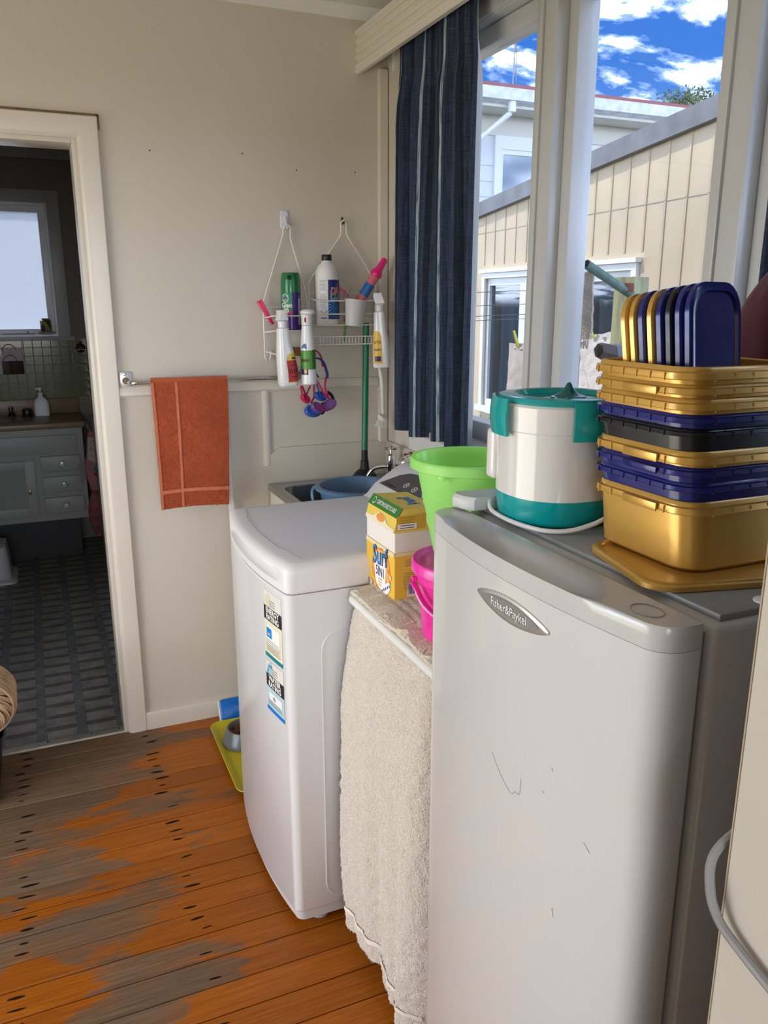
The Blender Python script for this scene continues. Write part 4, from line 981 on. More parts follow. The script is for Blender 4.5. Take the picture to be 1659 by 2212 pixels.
for k in range(12): patch('barcode_bar', mat('barcode_blue', (0.02, 0.03, 0.16), 0.5), cbox, lambda u, v: cs(u, v, 0.0012), 0.033 + k * 0.0023, 0.0338 + k * 0.0023 + 0.0006 * (k % 3), TZ + 0.018, TZ + 0.043)
# lid print: green strip on the slanted front
lo, ln = Vector((CX0 - 0.0012, 0, 1.044)), Vector((CX0 + 0.005, 0, 1.074)); lu = (ln - lo)
def lf(u, v): return Vector((0, CY1 + 0.001 - u, 0)) + lo + lu * v + Vector((-0.0006, 0, 0.0002))
lo2, ln2 = Vector((CX0 + 0.0055, 0, 1.0745)), Vector((CX0 + 0.0195, 0, 1.0945)); lu2 = ln2 - lo2
def lf2(u, v): return Vector((-0.0010, CY1 + 0.001 - u, 0.0008)) + lo2 + lu2 * v
patch('green_strip', mat('carton_green', (0.035, 0.18, 0.03), 0.5), clid, lf2, 0, CW + 0.002, 0.0, 1.0)
shape_patch('cream_arc', MATS['carton_pale'], clid, lf, [(0.0, 0.0), (CW, 0.0), (CW, 0.25), (CW * .75, 0.3), (CW * .62, 0.75), (CW * .42, 0.8), (CW * 0.25, 0.35), (0, 0.3)])
shape_patch('flower', MATS['carton_orange'], clid, lambda u, v: lf(u, v) + Vector((-0.0006, 0, 0)), ell(0.08, 0.5, 0.022, 0.28, 12))
lettering('lid_lettering', 'CARTON IS RECYCLABLE', M_PAPER, clid, lambda u, v: lf2(0.090 + u, 0.5 + v / 0.0244) + Vector((-0.0008, 0, 0.0004)), 0.0135, bold=0.0002, sx=0.66)
shape_patch('recycle_disc', M_PAPER, clid, lambda u, v: lf2(u, v) + Vector((-0.0008, 0, 0.0004)), ell(0.025, 0.5, 0.0085, 0.34, 16))
shape_patch('recycle_disc', MATS['carton_green'], clid, lambda u, v: lf2(u, v) + Vector((-0.0012, 0, 0.0008)), ell(0.025, 0.5, 0.0068, 0.26, 16))
patch('warning_label', mat('carton_gold', (0.62, 0.38, 0.03), 0.5), clid, lambda u, v: cs(u, v, 0.0022), 0.004, 0.070, 1.050, 1.080)
patch('warning_label', M_PAPER, clid, lambda u, v: cs(u, v, 0.0026), 0.006, 0.050, 1.051, 1.063)
for k in range(5): patch('warning_line', M_INK, clid, lambda u, v: cs(u, v, 0.0030), 0.012, 0.044, 1.0535 + k * 0.0052 - (0.0 if k < 2 else -0.001), 1.0550 + k * 0.0052)
def ctop(u, v): return Vector((CX0 + 0.020 + u, CY1 - v, 1.094 - u * 0.0484 + 0.0009))
lettering('lid_lettering', 'Surf', MATS['print_azure'], clid, lambda u, v: ctop(0.045 - v, 0.085 + u), 0.042, bold=0.001)
# --- white trigger bottle behind the carton
sb = thing('trigger_bottle', 'plain white trigger bottle standing behind the pink bucket', 'bottle', (0.765, 1.405, TZ))
BXc, BYc = 0.765, 1.405
b = BM(); loft(b, [ring(rrect(BXc - w, BXc + w, BYc - d, BYc + d, min(w, d) * 0.8), z) for w, d, z in ((0.036, 0.024, TZ), (0.040, 0.028, TZ + 0.006), (0.040, 0.028, TZ + 0.11), (0.034, 0.025, TZ + 0.14), (0.020, 0.018, TZ + 0.175), (0.013, 0.013, TZ + 0.19), (0.013, 0.013, TZ + 0.21))]); obj('bottle', b, mat('off_white_plastic', (0.76, 0.75, 0.68), 0.35), sb)
b = BM(); loft(b, [ring(rrect(BXc - w0, BXc + w1, BYc - d, BYc + d, d * 0.9), z) for w0, w1, d, z in ((0.014, 0.014, 0.014, TZ + 0.205), (0.015, 0.02, 0.015, TZ + 0.225), (0.045, 0.03, 0.014, TZ + 0.235), (0.055, 0.03, 0.013, TZ + 0.25), (0.045, 0.02, 0.012, TZ + 0.262), (0.02, 0.005, 0.008, TZ + 0.268))]); obj('spray_head', b, mat('cream_plastic', (0.74, 0.74, 0.64), 0.35), sb)
b = BM(); tube(b, smoothpath([(BXc - 0.045, BYc, TZ + 0.235), (BXc - 0.058, BYc, TZ + 0.222), (BXc - 0.062, BYc, TZ + 0.20), (BXc - 0.058, BYc, TZ + 0.185)], 4), 0.009, 8); obj('trigger', b, MATS['cream_plastic'], sb)
# --- pink bucket with lid
PKX, PKY = 0.708, 1.268
pk = thing('pink_bucket', 'hot pink lidded bucket on the shelf beside the fridge', 'bucket', (PKX, PKY, TZ))
M_PINK = mat('hot_pink_plastic', (0.86, 0.035, 0.36), 0.28, coat=0.3)
b = BM(); lathe(b, [(0.001, TZ), (0.074, TZ), (0.078, TZ + 0.004), (0.088, TZ + 0.10), (0.0905, TZ + 0.118), (0.094, TZ + 0.119), (0.094, TZ + 0.146)], PKX, PKY, 48, True, True); obj('bucket', b, M_PINK, pk)
b = BM(); lathe(b, [(0.099, TZ + 0.134), (0.101, TZ + 0.136), (0.101, TZ + 0.152), (0.098, TZ + 0.157), (0.090, TZ + 0.157), (0.086, TZ + 0.151), (0.03, TZ + 0.1515), (0.0005, TZ + 0.1515)], PKX, PKY, 48, True, True); obj('bucket_lid', b, mat('pink_lid', (0.84, 0.04, 0.38), 0.3, coat=0.2), pk)
b = BM(); hb = []
for i in range(21):
    a = PI * i / 20; hb.append((PKX - 0.097 * math.cos(a) * 0.60 - 0.060 * math.sin(a), PKY + 0.097 * math.cos(a) * 0.86 - 0.078 * math.sin(a), TZ + 0.122 - 0.055 * math.sin(a)))
hb2 = smoothpath([(PKX - 0.100, PKY + 0.016, TZ + 0.116), (PKX - 0.103, PKY - 0.004, TZ + 0.112), (PKX - 0.098, PKY - 0.03, TZ + 0.088), (PKX - 0.082, PKY - 0.065, TZ + 0.072), (PKX - 0.04, PKY - 0.098, TZ + 0.066), (PKX + 0.02, PKY - 0.106, TZ + 0.078), (PKX + 0.088, PKY - 0.055, TZ + 0.112)], 5)
tube(b, hb2, 0.0065, 8, flat=0.6); obj('handle', b, M_PINK, pk)
b = BM(); q = lathe(BM(), [(0.010, 0), (0.010, 0.006), (0.006, 0.007), (0.006, 0.003), (0.001, 0.003)], 0, 0, 18); xform(q, Matrix.Translation((PKX - 0.093, PKY + 0.022, TZ + 0.117)) @ Matrix.Rotation(math.atan2(0.022, -0.093), 4, 'Z') @ Matrix.Rotation(PI / 2, 4, 'Y')); merge(b, q); obj('handle_pivot', b, M_PINK, pk)
def pkc(u, v, e=0.0008):
    a = math.radians(236) + u / 0.088; r_ = 0.078 + 0.010 * (v - TZ) / 0.1 + e; return Vector((PKX + r_ * math.cos(a), PKY + r_ * math.sin(a), v))
patch('printed_label', mat('label_orange', (0.85, 0.45, 0.06), 0.5), pk, pkc, 0, 0.05, TZ + 0.072, TZ + 0.088, 8, 1)
patch('printed_label', mat('label_lilac', (0.30, 0.25, 0.55), 0.5), pk, pkc, 0, 0.05, TZ + 0.035, TZ + 0.070, 8, 1)
# --- lime bucket standing on the pink lid
LMX, LMY, LZ0 = 0.700, 1.243, TZ + 0.1585; LZ1 = 1.243
lm = thing('lime_bucket', 'translucent lime green bucket stacked on the pink lid', 'bucket', (LMX, LMY, LZ0))
M_LIME = mat_translucent('lime_plastic', (0.60, 0.97, 0.36), 0.55, 0.22)
H = LZ1 - LZ0
def lr(t): return 0.060 + 0.040 * t
pr_ = [(0.0005, LZ0), (0.056, LZ0), (lr(0), LZ0 + 0.004)]
for t in (0.15, 0.3, 0.45, 0.56, 0.565, 0.585, 0.59, 0.61, 0.615, 0.635, 0.64, 0.66, 0.665, 0.8, 0.93): pr_.append((lr(t) + (0.0012 if t in (0.565, 0.585, 0.615, 0.635) else 0), LZ0 + H * t))
pr_ += [(lr(0.935) + 0.0075, LZ0 + H * 0.905), (lr(1) + 0.0085, LZ0 + H * 0.915), (lr(1) + 0.0085, LZ1 - 0.003), (lr(1) + 0.006, LZ1), (lr(1) - 0.001, LZ1), (lr(0.99) - 0.003, LZ1 - 0.004), (lr(0.5) - 0.002, LZ0 + H * 0.5), (lr(0) - 0.002, LZ0 + 0.006), (0.0005, LZ0 + 0.006)]
b = BM(); lathe(b, pr_, LMX, LMY, 56, True, True); obj('bucket', b, M_LIME, lm, sharp=30)
q = lathe(BM(), [(0.006, 0), (0.006, 0.004), (0.003, 0.006)], 0, 0, 12); a = math.radians(214); xform(q, Matrix.Translation((LMX + 0.104 * math.cos(a), LMY + 0.104 * math.sin(a), LZ1 - 0.022)) @ Matrix.Rotation(a, 4, 'Z') @ Matrix.Rotation(PI / 2, 4, 'Y')); obj('handle_stud', q, M_LIME, lm)

# =================================================================== ON THE FRIDGE
FT = 1.1985
# --- steriliser / steamer
SXc, SYc = 0.702, 0.984
stm = thing('bottle_steriliser', 'white and teal electric steam steriliser on the fridge', 'steriliser', (SXc, SYc, FT))
M_TEAL = mat('teal_plastic', (0.0, 0.30, 0.31), 0.2, coat=0.3); M_TEALC = mat_translucent('teal_clear_plastic', (0.03, 0.50, 0.48), 0.40, 0.12)
M_GLOSSW = mat('gloss_warm_white', (0.70, 0.67, 0.64), 0.12, coat=0.6)
def oct_(cx, cy, r, z, n=48, k=3.0):
    P = []
    for i in range(n):
        a = 2 * PI * i / n; c_, s_ = math.cos(a), math.sin(a); d = (abs(c_) ** k + abs(s_) ** k) ** (-1 / k)
        P.append(Vector((cx + r * d * c_, cy + r * d * s_, z)))
    return P
b = BM(); loft(b, [oct_(SXc, SYc, r, z, k=2.3) for r, z in ((0.078, FT), (0.083, FT + 0.004), (0.086, FT + 0.028), (0.087, FT + 0.040))]); obj('base', b, M_TEAL, stm)
b = BM(); loft(b, [oct_(SXc, SYc, r, z, k=2.3) for r, z in ((0.087, FT + 0.040), (0.0875, FT + 0.09), (0.0885, FT + 0.134), (0.0880, FT + 0.1345), (0.0890, FT + 0.1355), (0.0895, FT + 0.170), (0.085, FT + 0.175))]); obj('body', b, M_GLOSSW, stm)
b = BM(); loft(b, [oct_(SXc, SYc, r, z, k=2.3) for r, z in ((0.086, FT + 0.173), (0.0895, FT + 0.177), (0.086, FT + 0.182), (0.074, FT + 0.184), (0.066, FT + 0.1835), (0.060, FT + 0.177), (0.035, FT + 0.176))]); slid = obj('lid', b, M_TEALC, stm)
def lidface(nm, a0, a1, z0, z1, r, mt):
    b = BM(); fn = lambda u, v: Vector((SXc + (r + 0.006 * math.sin(v * PI) * 0.5) * math.cos(math.radians(a0 + (a1 - a0) * u)), SYc + (r + 0.006 * math.sin(v * PI) * 0.5) * math.sin(math.radians(a0 + (a1 - a0) * u)), z0 + (z1 - z0) * v))
    sheet(b, fn, 14, 6, 0.004); obj(nm, b, mt, slid)
for a0 in (138, 246, 20):
    lidface('grip_flange', a0, a0 + 50, FT + 0.128, FT + 0.180, 0.0955, M_TEALC)
b = BM()
loft(b, [[Vector((SXc - 0.006 + w * math.cos(a), SYc - 0.026 + w * 0.8 * math.sin(a), z)) for a in [2 * PI * i / 20 for i in range(20)]] for w, z in ((0.027, FT + 0.1785), (0.0265, FT + 0.182), (0.014, FT + 0.186), (0.0065, FT + 0.194), (0.0035, FT + 0.200), (0.0012, FT + 0.2015))])
obj('knob', b, mat('dark_teal_knob', (0.0, 0.115, 0.115), 0.2, coat=0.3), slid)
b = BM(); loft(b, [ring(rrect(SXc - 0.006 - 0.042, SXc - 0.006 + 0.042, SYc - 0.070, SYc + 0.0, 0.025), z) for z in (FT + 0.174, FT + 0.1790)]); obj('lid_insert', b, mat('pearl_grey_plastic', (0.52, 0.51, 0.50), 0.25), slid)
b = BM(); box(b, SXc - 0.084, SXc - 0.060, SYc + 0.044, SYc + 0.070, FT + 0.052, FT + 0.13, 0.008, 3); obj('side_pod', b, M_GLOSSW, stm)
b = BM(); loft(b, [ring(rrect(0.640, 0.70, 1.035, 1.078, 0.015), z) for z in (FT + 0.0005, FT + 0.005)]); obj('base_tab', b, M_TEALC, stm)
b = BM(); tube(b, smoothpath([(0.64, 1.070, FT + 0.012), (0.630, 1.055, FT + 0.016), (0.618, 1.030, FT + 0.006), (0.613, 0.98, FT + 0.004), (0.618, 0.93, FT + 0.004), (0.634, 0.898, FT + 0.004), (0.662, 0.884, FT + 0.006), (0.692, 0.876, FT + 0.014), (0.725, 0.875, FT + 0.022), (0.86, 0.90, FT + 0.02), (1.0, 0.93, FT + 0.004)], 6), 0.0034, 8); obj('power_cord', b, mat('white_cord', (0.76, 0.75, 0.72), 0.4), stm)
# --- stack of plastic tubs
M_GOLD = mat('gold_plastic', (0.62, 0.36, 0.075), 0.30, metal=0.45, coat=0.3); M_NAVY = mat('blue_plastic', (0.012, 0.016, 0.16), 0.25, coat=0.3); M_BLK = mat('black_tub_plastic', (0.010, 0.010, 0.011), 0.3, coat=0.2)
QX0, QX1, QY0, QY1 = 0.666, 0.862, 0.670, 0.852
def tub(name, label, z0, z1, rim, material, dx=0.0, dy=0.0, grp='nested plastic tubs on the fridge', skew=0.0, clasp=True):
    """square tub with rolled rim; z1 is the rim top"""
    t = thing(name, label, 'tub', ((QX0 + QX1) / 2 + dx, (QY0 + QY1) / 2 + dy, z0), grp)
    h = z1 - z0; e = 0.012 if z0 > 1.21 else 0.004
    sh_ = lambda z: 0.11 * (z - 1.205)      # the stack leans a little away
    def R(ins, z, r=0.032): return ring(rrect(QX0 + dx + ins, QX1 + dx - ins, QY0 + dy + ins + sh_(z), QY1 + dy - ins + sh_(z), r, 6), z)
    b = BM()
    loft(b, [R(e + 0.004, z0), R(e, z0 + 0.004), R(0.003, z1 - rim - 0.001), R(0.003, z1 - 0.002), R(0.0045, z1), R(0.006, z1 - 0.002), R(0.0055, z1 - rim), R(e + 0.003, z0 + 0.006)], True, True)
    body = obj('tub_body', b, material, t)
    b = BM()
    loft(b, [R(0.003, z1 - rim, 0.033), R(-0.0035, z1 - rim + 0.001, 0.036), R(-0.004, z1 - rim + 0.002, 0.036), R(-0.003, z1 - rim * 0.42, 0.036), R(0.001, z1 - rim * 0.36, 0.034), R(0.002, z1 - 0.002), R(0.0035, z1)], False, False)
    rm = obj('tub_rim', b, material, t)
    # tear notches along the rim skirt
    for k in range(6):
        yy = QY0 + dy + 0.034 + k * 0.024 + sh_(z1)
        b = BM(); box(b, QX0 + dx - 0.0052, QX0 + dx - 0.003, yy, yy + 0.0016, z1 - rim, z1 - rim * 0.45); obj('rim_notch', b, material, rm, smooth=False)
    for k in range(6):
        xx = QX0 + dx + 0.034 + k * 0.028
        b = BM(); box(b, xx, xx + 0.0016, QY0 + dy - 0.0052 + sh_(z1), QY0 + dy - 0.003 + sh_(z1), z1 - rim, z1 - rim * 0.45); obj('rim_notch', b, material, rm, smooth=False)
    if clasp:
        b = BM(); box(b, QX0 + dx - 0.0075, QX0 + dx - 0.0045, QY0 + dy + 0.045 + sh_(z1), QY0 + dy + 0.105 + sh_(z1), z1 - rim - 0.001, z1 - rim * 0.40, 0.0008); obj('tear_tab', b, material, rm)
    return t
# lid under the stack
def tub_lid(name, label, cx, cy, z, w, d, material, M=None, grp=None, parent=None):
    b = BM(); L = [(0.003, 0.0), (0.0, 0.001), (-0.0, 0.0065), (0.002, 0.0085), (0.005, 0.0095), (0.010, 0.0095), (0.012, 0.0055), (0.016, 0.0050)]
    loft(b, [ring(rrect(cx - w / 2 + i_, cx + w / 2 - i_, cy - d / 2 + i_, cy + d / 2 - i_, 0.036 - i_ * 0.5, 6), z + h_) for i_, h_ in L])
    if M: xform(b, M)
    o = obj(name, b, material); return tag(o, label, 'lid', grp)
LM_ = Matrix.Translation((0.598, 0.648, FT)) @ Matrix.Rotation(math.radians(-13), 4, 'Z')
tub_lid('tub_lid', 'gold lid lying flat under the stack of tubs', 0.12, 0.096, 0, 0.24, 0.186, M_GOLD, LM_, 'plastic tub lids')
B0 = FT + 0.0060
spec_ = [  # label, visible rim top, rim height, material
    ('deep gold tub at the bottom of the stack', B0, 1.287, 0.0155, M_GOLD),
    ('lower of the two blue tubs just above the bottom gold tub', 1.2200, 1.3095, 0.0115, M_NAVY),
    ('upper of the two blue tubs under the single gold rim', 1.2360, 1.3275, 0.0115, M_NAVY),
    ('gold tub between the blue tubs and the black tub', 1.2540, 1.345, 0.0155, M_GOLD),
    ('black tub in the middle of the stack', 1.2780, 1.3715, 0.010, M_BLK),
    ('blue tub just above the black tub', 1.2960, 1.388, 0.012, M_NAVY),
    ('third gold tub from the top of the stack', 1.3120, 1.405, 0.0145, M_GOLD),
    ('second gold tub from the top of the stack', 1.3290, 1.4215, 0.0135, M_GOLD),
    ('topmost gold tub holding upright lids', 1.3470, 1.440, 0.0155, M_GOLD)]
for i, (lab, a, c, rm, mt) in enumerate(spec_):
    tub('plastic_tub', lab, a, c, rm, mt, 0.0006 * (i % 2), 0.0008 * ((i * 5) % 3 - 1), clasp=(i in (0, 2, 3, 7)))
# upright lids in the top tub
ud = Vector((math.cos(math.radians(17)), math.sin(math.radians(17)), 0)); nd = Vector((math.sin(math.radians(17)), -math.cos(math.radians(17)), 0))
kinds = [('gold', M_GOLD), ('gold', M_GOLD), ('blue', M_NAVY), ('gold', M_GOLD), ('blue', M_NAVY), ('black', M_BLK), ('blue', M_NAVY), ('blue', M_NAVY)]
labs = ['leftmost gold lid standing in the top tub', 'second gold lid from the left in the top tub', 'blue lid between two gold lids in the top tub', 'gold lid between two blue lids in the top tub', 'blue lid beside the black lid in the top tub', 'black lid standing among the blue lids', 'blue lid behind the frontmost blue lid in the top tub', 'frontmost blue lid showing its whole face in the top tub']
for i, ((kn, mt), lab) in enumerate(zip(kinds, labs)):
    f = i / 7.0
    base = Vector((0.688 + 0.010 * f, 0.822 - 0.092 * f, 1.364))
    lean = math.radians(9 - 3 * f); up = (Vector((0, 0, 1)) * math.cos(lean) - nd * math.sin(lean)); nn_ = up.cross(ud) * -1
    if nn_.dot(nd) < 0: nn_ = -nn_
    M_ = Matrix(((ud.x, up.x, nn_.x, base.x), (ud.y, up.y, nn_.y, base.y), (ud.z, up.z, nn_.z, base.z), (0, 0, 0, 1)))
    hgt = 0.158 + 0.012 * f
    tub_lid('tub_lid', lab, 0.060, hgt / 2, 0.0, 0.120, hgt, mt, M_, 'plastic tub lids')
# --- maroon fleece on the fridge behind the tubs
def flc(u, v):
    a = 2 * PI * u; R_ = (1 - v ** 2.6) ** 0.5 if v < 1 else 0
    x = 1.000 + 0.090 * R_ * math.cos(a) * (1 + 0.10 * math.sin(3 * a + 4 * v)); y = 0.862 + 0.112 * R_ * math.sin(a) * (1 + 0.08 * math.sin(2 * a + 1))
    z = FT + 0.001 + 0.375 * v
    p = Vector((x, y, z)); n_ = noise.noise(p * 7) * 0.018 + 0.006 * math.sin(a * 9 + v * 3) * (1 - v) + noise.noise(p * 60) * 0.0015; d = Vector((math.cos(a), math.sin(a), 0.2)); return p + d * n_ * min(1, v * 4)
b = grid(BM(), flc, 72, 50); bmesh.ops.remove_doubles(b, verts=b.verts[:], dist=1e-5)
tag(obj('fleece_blanket', b, mat('maroon_fleece', (0.070, 0.011, 0.020), 0.95, bump=0.3, bscale=500, bdist=0.002, sheen=0.12), sharp=80), 'maroon fleece blanket heaped on the fridge behind the tubs', 'blanket')
# =================================================================== CURTAINS
def curtain_mat():
    m = bpy.data.materials.new('blue_striped_curtain'); m.use_nodes = True; t = m.node_tree; p = t.nodes['Principled BSDF']; o = t.nodes['Material Output']
    at = t.nodes.new('ShaderNodeAttribute'); at.attribute_name = 'cloth_u'
    g = t.nodes.new('ShaderNodeNewGeometry')
    c = t.nodes.new('ShaderNodeCombineXYZ'); t.links.new(math_node(t, 'MULTIPLY', at.outputs['Fac'], 13.0), c.inputs[0])
    n1 = t.nodes.new('ShaderNodeTexNoise'); n1.inputs['Scale'].default_value = 1.0; n1.inputs['Detail'].default_value = 3; n1.inputs['Roughness'].default_value = 0.7
    t.links.new(c.outputs[0], n1.inputs['Vector'])
    base = ramp(t, n1.outputs[0], [(0.30, (0.008, 0.012, 0.027)), (0.43, (0.017, 0.026, 0.055)), (0.50, (0.030, 0.046, 0.088)), (0.55, (0.050, 0.068, 0.110)), (0.585, (0.012, 0.018, 0.034)), (0.70, (0.015, 0.035, 0.052))])
    # slubby weave: streaks across and along
    mp = t.nodes.new('ShaderNodeMapping'); mp.inputs['Scale'].default_value = (25, 60, 700); t.links.new(g.outputs['Position'], mp.inputs[0])
    n2 = t.nodes.new('ShaderNodeTexNoise'); n2.inputs['Scale'].default_value = 1.0; n2.inputs['Detail'].default_value = 3; t.links.new(mp.outputs[0], n2.inputs['Vector'])
    mp3 = t.nodes.new('ShaderNodeMapping'); mp3.inputs['Scale'].default_value = (60, 500, 14); t.links.new(g.outputs['Position'], mp3.inputs[0])
    n3 = t.nodes.new('ShaderNodeTexNoise'); n3.inputs['Scale'].default_value = 1.0; n3.inputs['Detail'].default_value = 4; t.links.new(mp3.outputs[0], n3.inputs['Vector'])
    col = mixcol(t, 1.0, base, ramp(t, n2.outputs[0], [(0.3, 0.55), (0.7, 1.5)]), 'MULTIPLY')
    col = mixcol(t, 1.0, col, ramp(t, n3.outputs[0], [(0.3, 0.6), (0.7, 1.55)]), 'MULTIPLY')
    # pale printed stripes
    fu = math_node(t, 'FRACT', math_node(t, 'MULTIPLY', at.outputs['Fac'], 3.6))
    s1 = math_node(t, 'LESS_THAN', math_node(t, 'ABSOLUTE', math_node(t, 'SUBTRACT', fu, 0.44)), 0.022)
    pale = mixcol(t, ramp(t, n3.outputs[0], [(0.40, 0.0), (0.52, 1.0)]), (0.10, 0.17, 0.22), (0.42, 0.52, 0.55))
    col = mixcol(t, s1, col, pale)
    s2 = math_node(t, 'LESS_THAN', math_node(t, 'ABSOLUTE', math_node(t, 'SUBTRACT', fu, 0.80)), 0.035)
    wht = ramp(t, n3.outputs[0], [(0.50, 0.0), (0.62, 0.7)])
    col = mixcol(t, math_node(t, 'MULTIPLY', s2, wht), col, (0.45, 0.50, 0.56))
    t.links.new(col, p.inputs['Base Color']); p.inputs['Roughness'].default_value = 0.85
    tl = t.nodes.new('ShaderNodeBsdfTranslucent'); t.links.new(col, tl.inputs[0])
    mx = t.nodes.new('ShaderNodeMixShader'); mx.inputs[0].default_value = 0.25
    t.links.new(p.outputs[0], mx.inputs[1]); t.links.new(tl.outputs[0], mx.inputs[2]); t.links.new(mx.outputs[0], o.inputs[0])
    return m
M_CURT = curtain_mat(); M_LINING = mat_translucent('white_curtain_lining', (0.72, 0.72, 0.68), 0.35, 0.8)
def curtain(label, y0, y1, x, zt, zb, seed):
    t = thing('curtain', label, 'curtain', (x, (y0 + y1) / 2, zb), 'blue curtains on the pelmet track')
    W = (y1 - y0) * 2.0; nu, nv = 150, 46; us = []
    def f(u, v, off=0.0):
        z = zt + (zb - zt) * v
        yy = y1 + (y0 - y1) * u
        squeeze = 1 - 0.10 * math.sin(min(1, v * 6) * PI) * 0.5
        yc = (y0 + y1) / 2; yy = yc + (yy - yc) * squeeze
        ed = min(1.0, min(u, 1 - u) / 0.06); amp = (0.012 + 0.018 * min(1, v * 5)) * ed * (1 - 0.25 * math.exp(-((v - 0.14) / 0.05) ** 2))
        ph = u * 2 * PI * 4.6 + 1.3 * math.sin(u * 7 + seed) + 0.35 * math.sin(v * 3 + u * 5)
        sn = math.sin(ph); xx = x + amp * 1.15 * math.copysign(abs(sn) ** 0.75, sn) + 0.006 * math.sin(u * 31 + seed * 2) * min(1, v * 3)
        yy += 0.003 * math.cos(ph) * min(1, v * 4)
        if v < 0.16: xx += 0.004 * math.sin(u * 2 * PI * 21) * (1 - v / 0.16)
        zz_ = z - (0.028 * u + 0.01 * math.sin(u * 6)) * (v if v > 0.9 else 0) * 0.9
        return Vector((xx + off, yy, zz_))
    b = BM(); grid(b, lambda u, v: f(u, v), nu, nv)
    o = obj('cloth', b, M_CURT, t, sharp=180, recalc=False)
    at = o.data.attributes.new('cloth_u', 'FLOAT', 'POINT'); n_ = (nu + 1) * (nv + 1)
    at.data.foreach_set('value', [((i // (nv + 1)) / nu) + seed * 0.37 for i in range(n_)])
    e_ = 2e-3
    def fl2(u, v):
        v = min(v, 0.985); p = f(u, v); a = f(min(u + e_, 1), v) - f(max(u - e_, 0), v); n = Vector((-a.y, a.x, 0)).normalized()
        return p + n * 0.0035
    b = BM(); grid(b, lambda u, v: fl2(0.004 + 0.992 * u, v), nu, nv); obj('lining', b, M_LINING, t, sharp=180, recalc=False)
    return t
curtain('far blue striped curtain gathered between the wall corner and the first window post', 2.045, 2.556, 1.142, 2.345, 1.098, 0)
curtain('near blue striped curtain at the right edge of the view', 0.58, 1.052, 1.142, 2.345, 1.30, 3)
# shell on the sill
b = BM(); lathe(b, [(0.001, 0), (0.014, 0.001), (0.020, 0.008), (0.021, 0.016), (0.017, 0.024), (0.009, 0.030), (0.001, 0.032)], 0, 0, 20)
for v in b.verts: v.co += v.co.normalized() * 0.0012 * math.sin(v.co.z * 900 + v.co.x * 200)
xform(b, Matrix.Translation((1.195, 1.985, WZ0 + 0.0245)))
tag(obj('shell', b, mat('grey_banded_shell', (0.33, 0.35, 0.38), 0.5, bump=0.6, bscale=90, var=0.5, vscale=60)), 'small grey banded shell on the window sill', 'shell')

# =================================================================== TOWEL RAIL AND ORANGE TOWEL
RZ, RY = 1.256, 2.722
tr = thing('towel_rail', 'chrome towel rail on square wall plates across the back wall', 'towel rail', (0.60, RY, RZ))
b = BM(); tube(b, smoothpath([(0.268, YB - 0.006, RZ + 0.004), (0.272, YB - 0.03, RZ + 0.002), (0.290, RY, RZ), (0.33, RY, RZ), (0.6, RY, RZ), (0.82, RY, RZ), (0.845, RY, RZ), (0.860, YB - 0.03, RZ), (0.863, YB - 0.006, RZ)], 5), 0.0068, 10); obj('rail', b, mat('satin_rail', (0.62, 0.60, 0.58), 0.2, metal=1.0), tr)
for x in (0.268, 0.863):
    b = BM(); box(b, x - 0.019, x + 0.019, YB - 0.006, YB, RZ - 0.032, RZ + 0.032, 0.002); pl_ = obj('wall_plate', b, mat('dull_plate', (0.55, 0.53, 0.50), 0.35, metal=0.8, var=0.2, vscale=30), tr)
    for dz in (-0.023, 0.023):
        q = lathe(BM(), [(0.0045, 0), (0.004, 0.002), (0.001, 0.0025)], 0, 0, 10); xform(q, Matrix.Translation((x - 0.002, YB - 0.006, RZ + dz)) @ Matrix.Rotation(PI / 2, 4, 'X')); obj('screw', q, M_CHROME, pl_)
    q = lathe(BM(), [(0.011, 0), (0.009, 0.006)], 0, 0, 14); xform(q, Matrix.Translation((x, YB - 0.006, RZ + 0.003)) @ Matrix.Rotation(PI / 2, 4, 'X')); obj('socket', q, mat('rusty_socket', (0.25, 0.14, 0.08), 0.5, metal=0.5), pl_)
def orange_mat():
    m = mat('orange_terry', (0.44, 0.088, 0.028), 0.95, bump=0.5, bscale=420, bdist=0.002, sheen=0.3, var=0.16, vscale=14)
    return m
M_OR = orange_mat(); M_ORB = mat('orange_terry_band', (0.56, 0.165, 0.080), 0.85, bump=0.3, bscale=300)
def ot(u, v, lift=0.0):
    # v: 0 front hem -> 0.54 over the rail -> 1 back hem
    xl, xr_ = 0.338, 0.589
    L = 0.435; B_ = 0.30
    s = v * (L + B_ + 0.03)
    if s < L: z = RZ + 0.010 - (L - s); y = RY - 0.012 - 0.012 * math.sin((L - s) / L * PI) - 0.006 * (L - s) / L
    elif s < L + 0.03: a = (s - L) / 0.03 * PI; z = RZ + 0.010 + 0.004 * math.sin(a); y = RY - 0.012 * math.cos(a)
    else: z = RZ + 0.010 - (s - L - 0.03); y = RY + 0.013 + 0.010 * math.sin(min(1, (s - L - 0.03) / B_) * PI)
    d = max(0, (L - s) / L) if s < L else 0.0
    x = xl + 0.006 * d + (xr_ - xl - 0.024 * d) * u if s < L else xl + (s - L) / B_ * 0.045 + (xr_ - xl - 0.06 * (s - L) / B_) * u
    p = Vector((x, y, z)); y_ = 0.0012 * noise.noise(p * 70) + 0.004 * math.sin(u * 5 + v * 3)
    p.y += y_ - lift; p.z += 0.004 * math.sin(u * 3.3) * d
    return p
b = sheet(BM(), ot, 60, 110, -0.006); ott = obj('hand_towel', b, M_OR, sharp=80); tag(ott, 'orange hand towel folded over the chrome rail', 'towel')
patch('woven_band', M_ORB, ott, lambda u, v: ot(u, v, 0.0032), 0.300, 0.335, 0.003, 0.555, 3, 60)
patch('woven_band', M_ORB, ott, lambda u, v: ot(u, v, 0.0032), 0.01, 0.99, 0.070, 0.086, 40, 2)
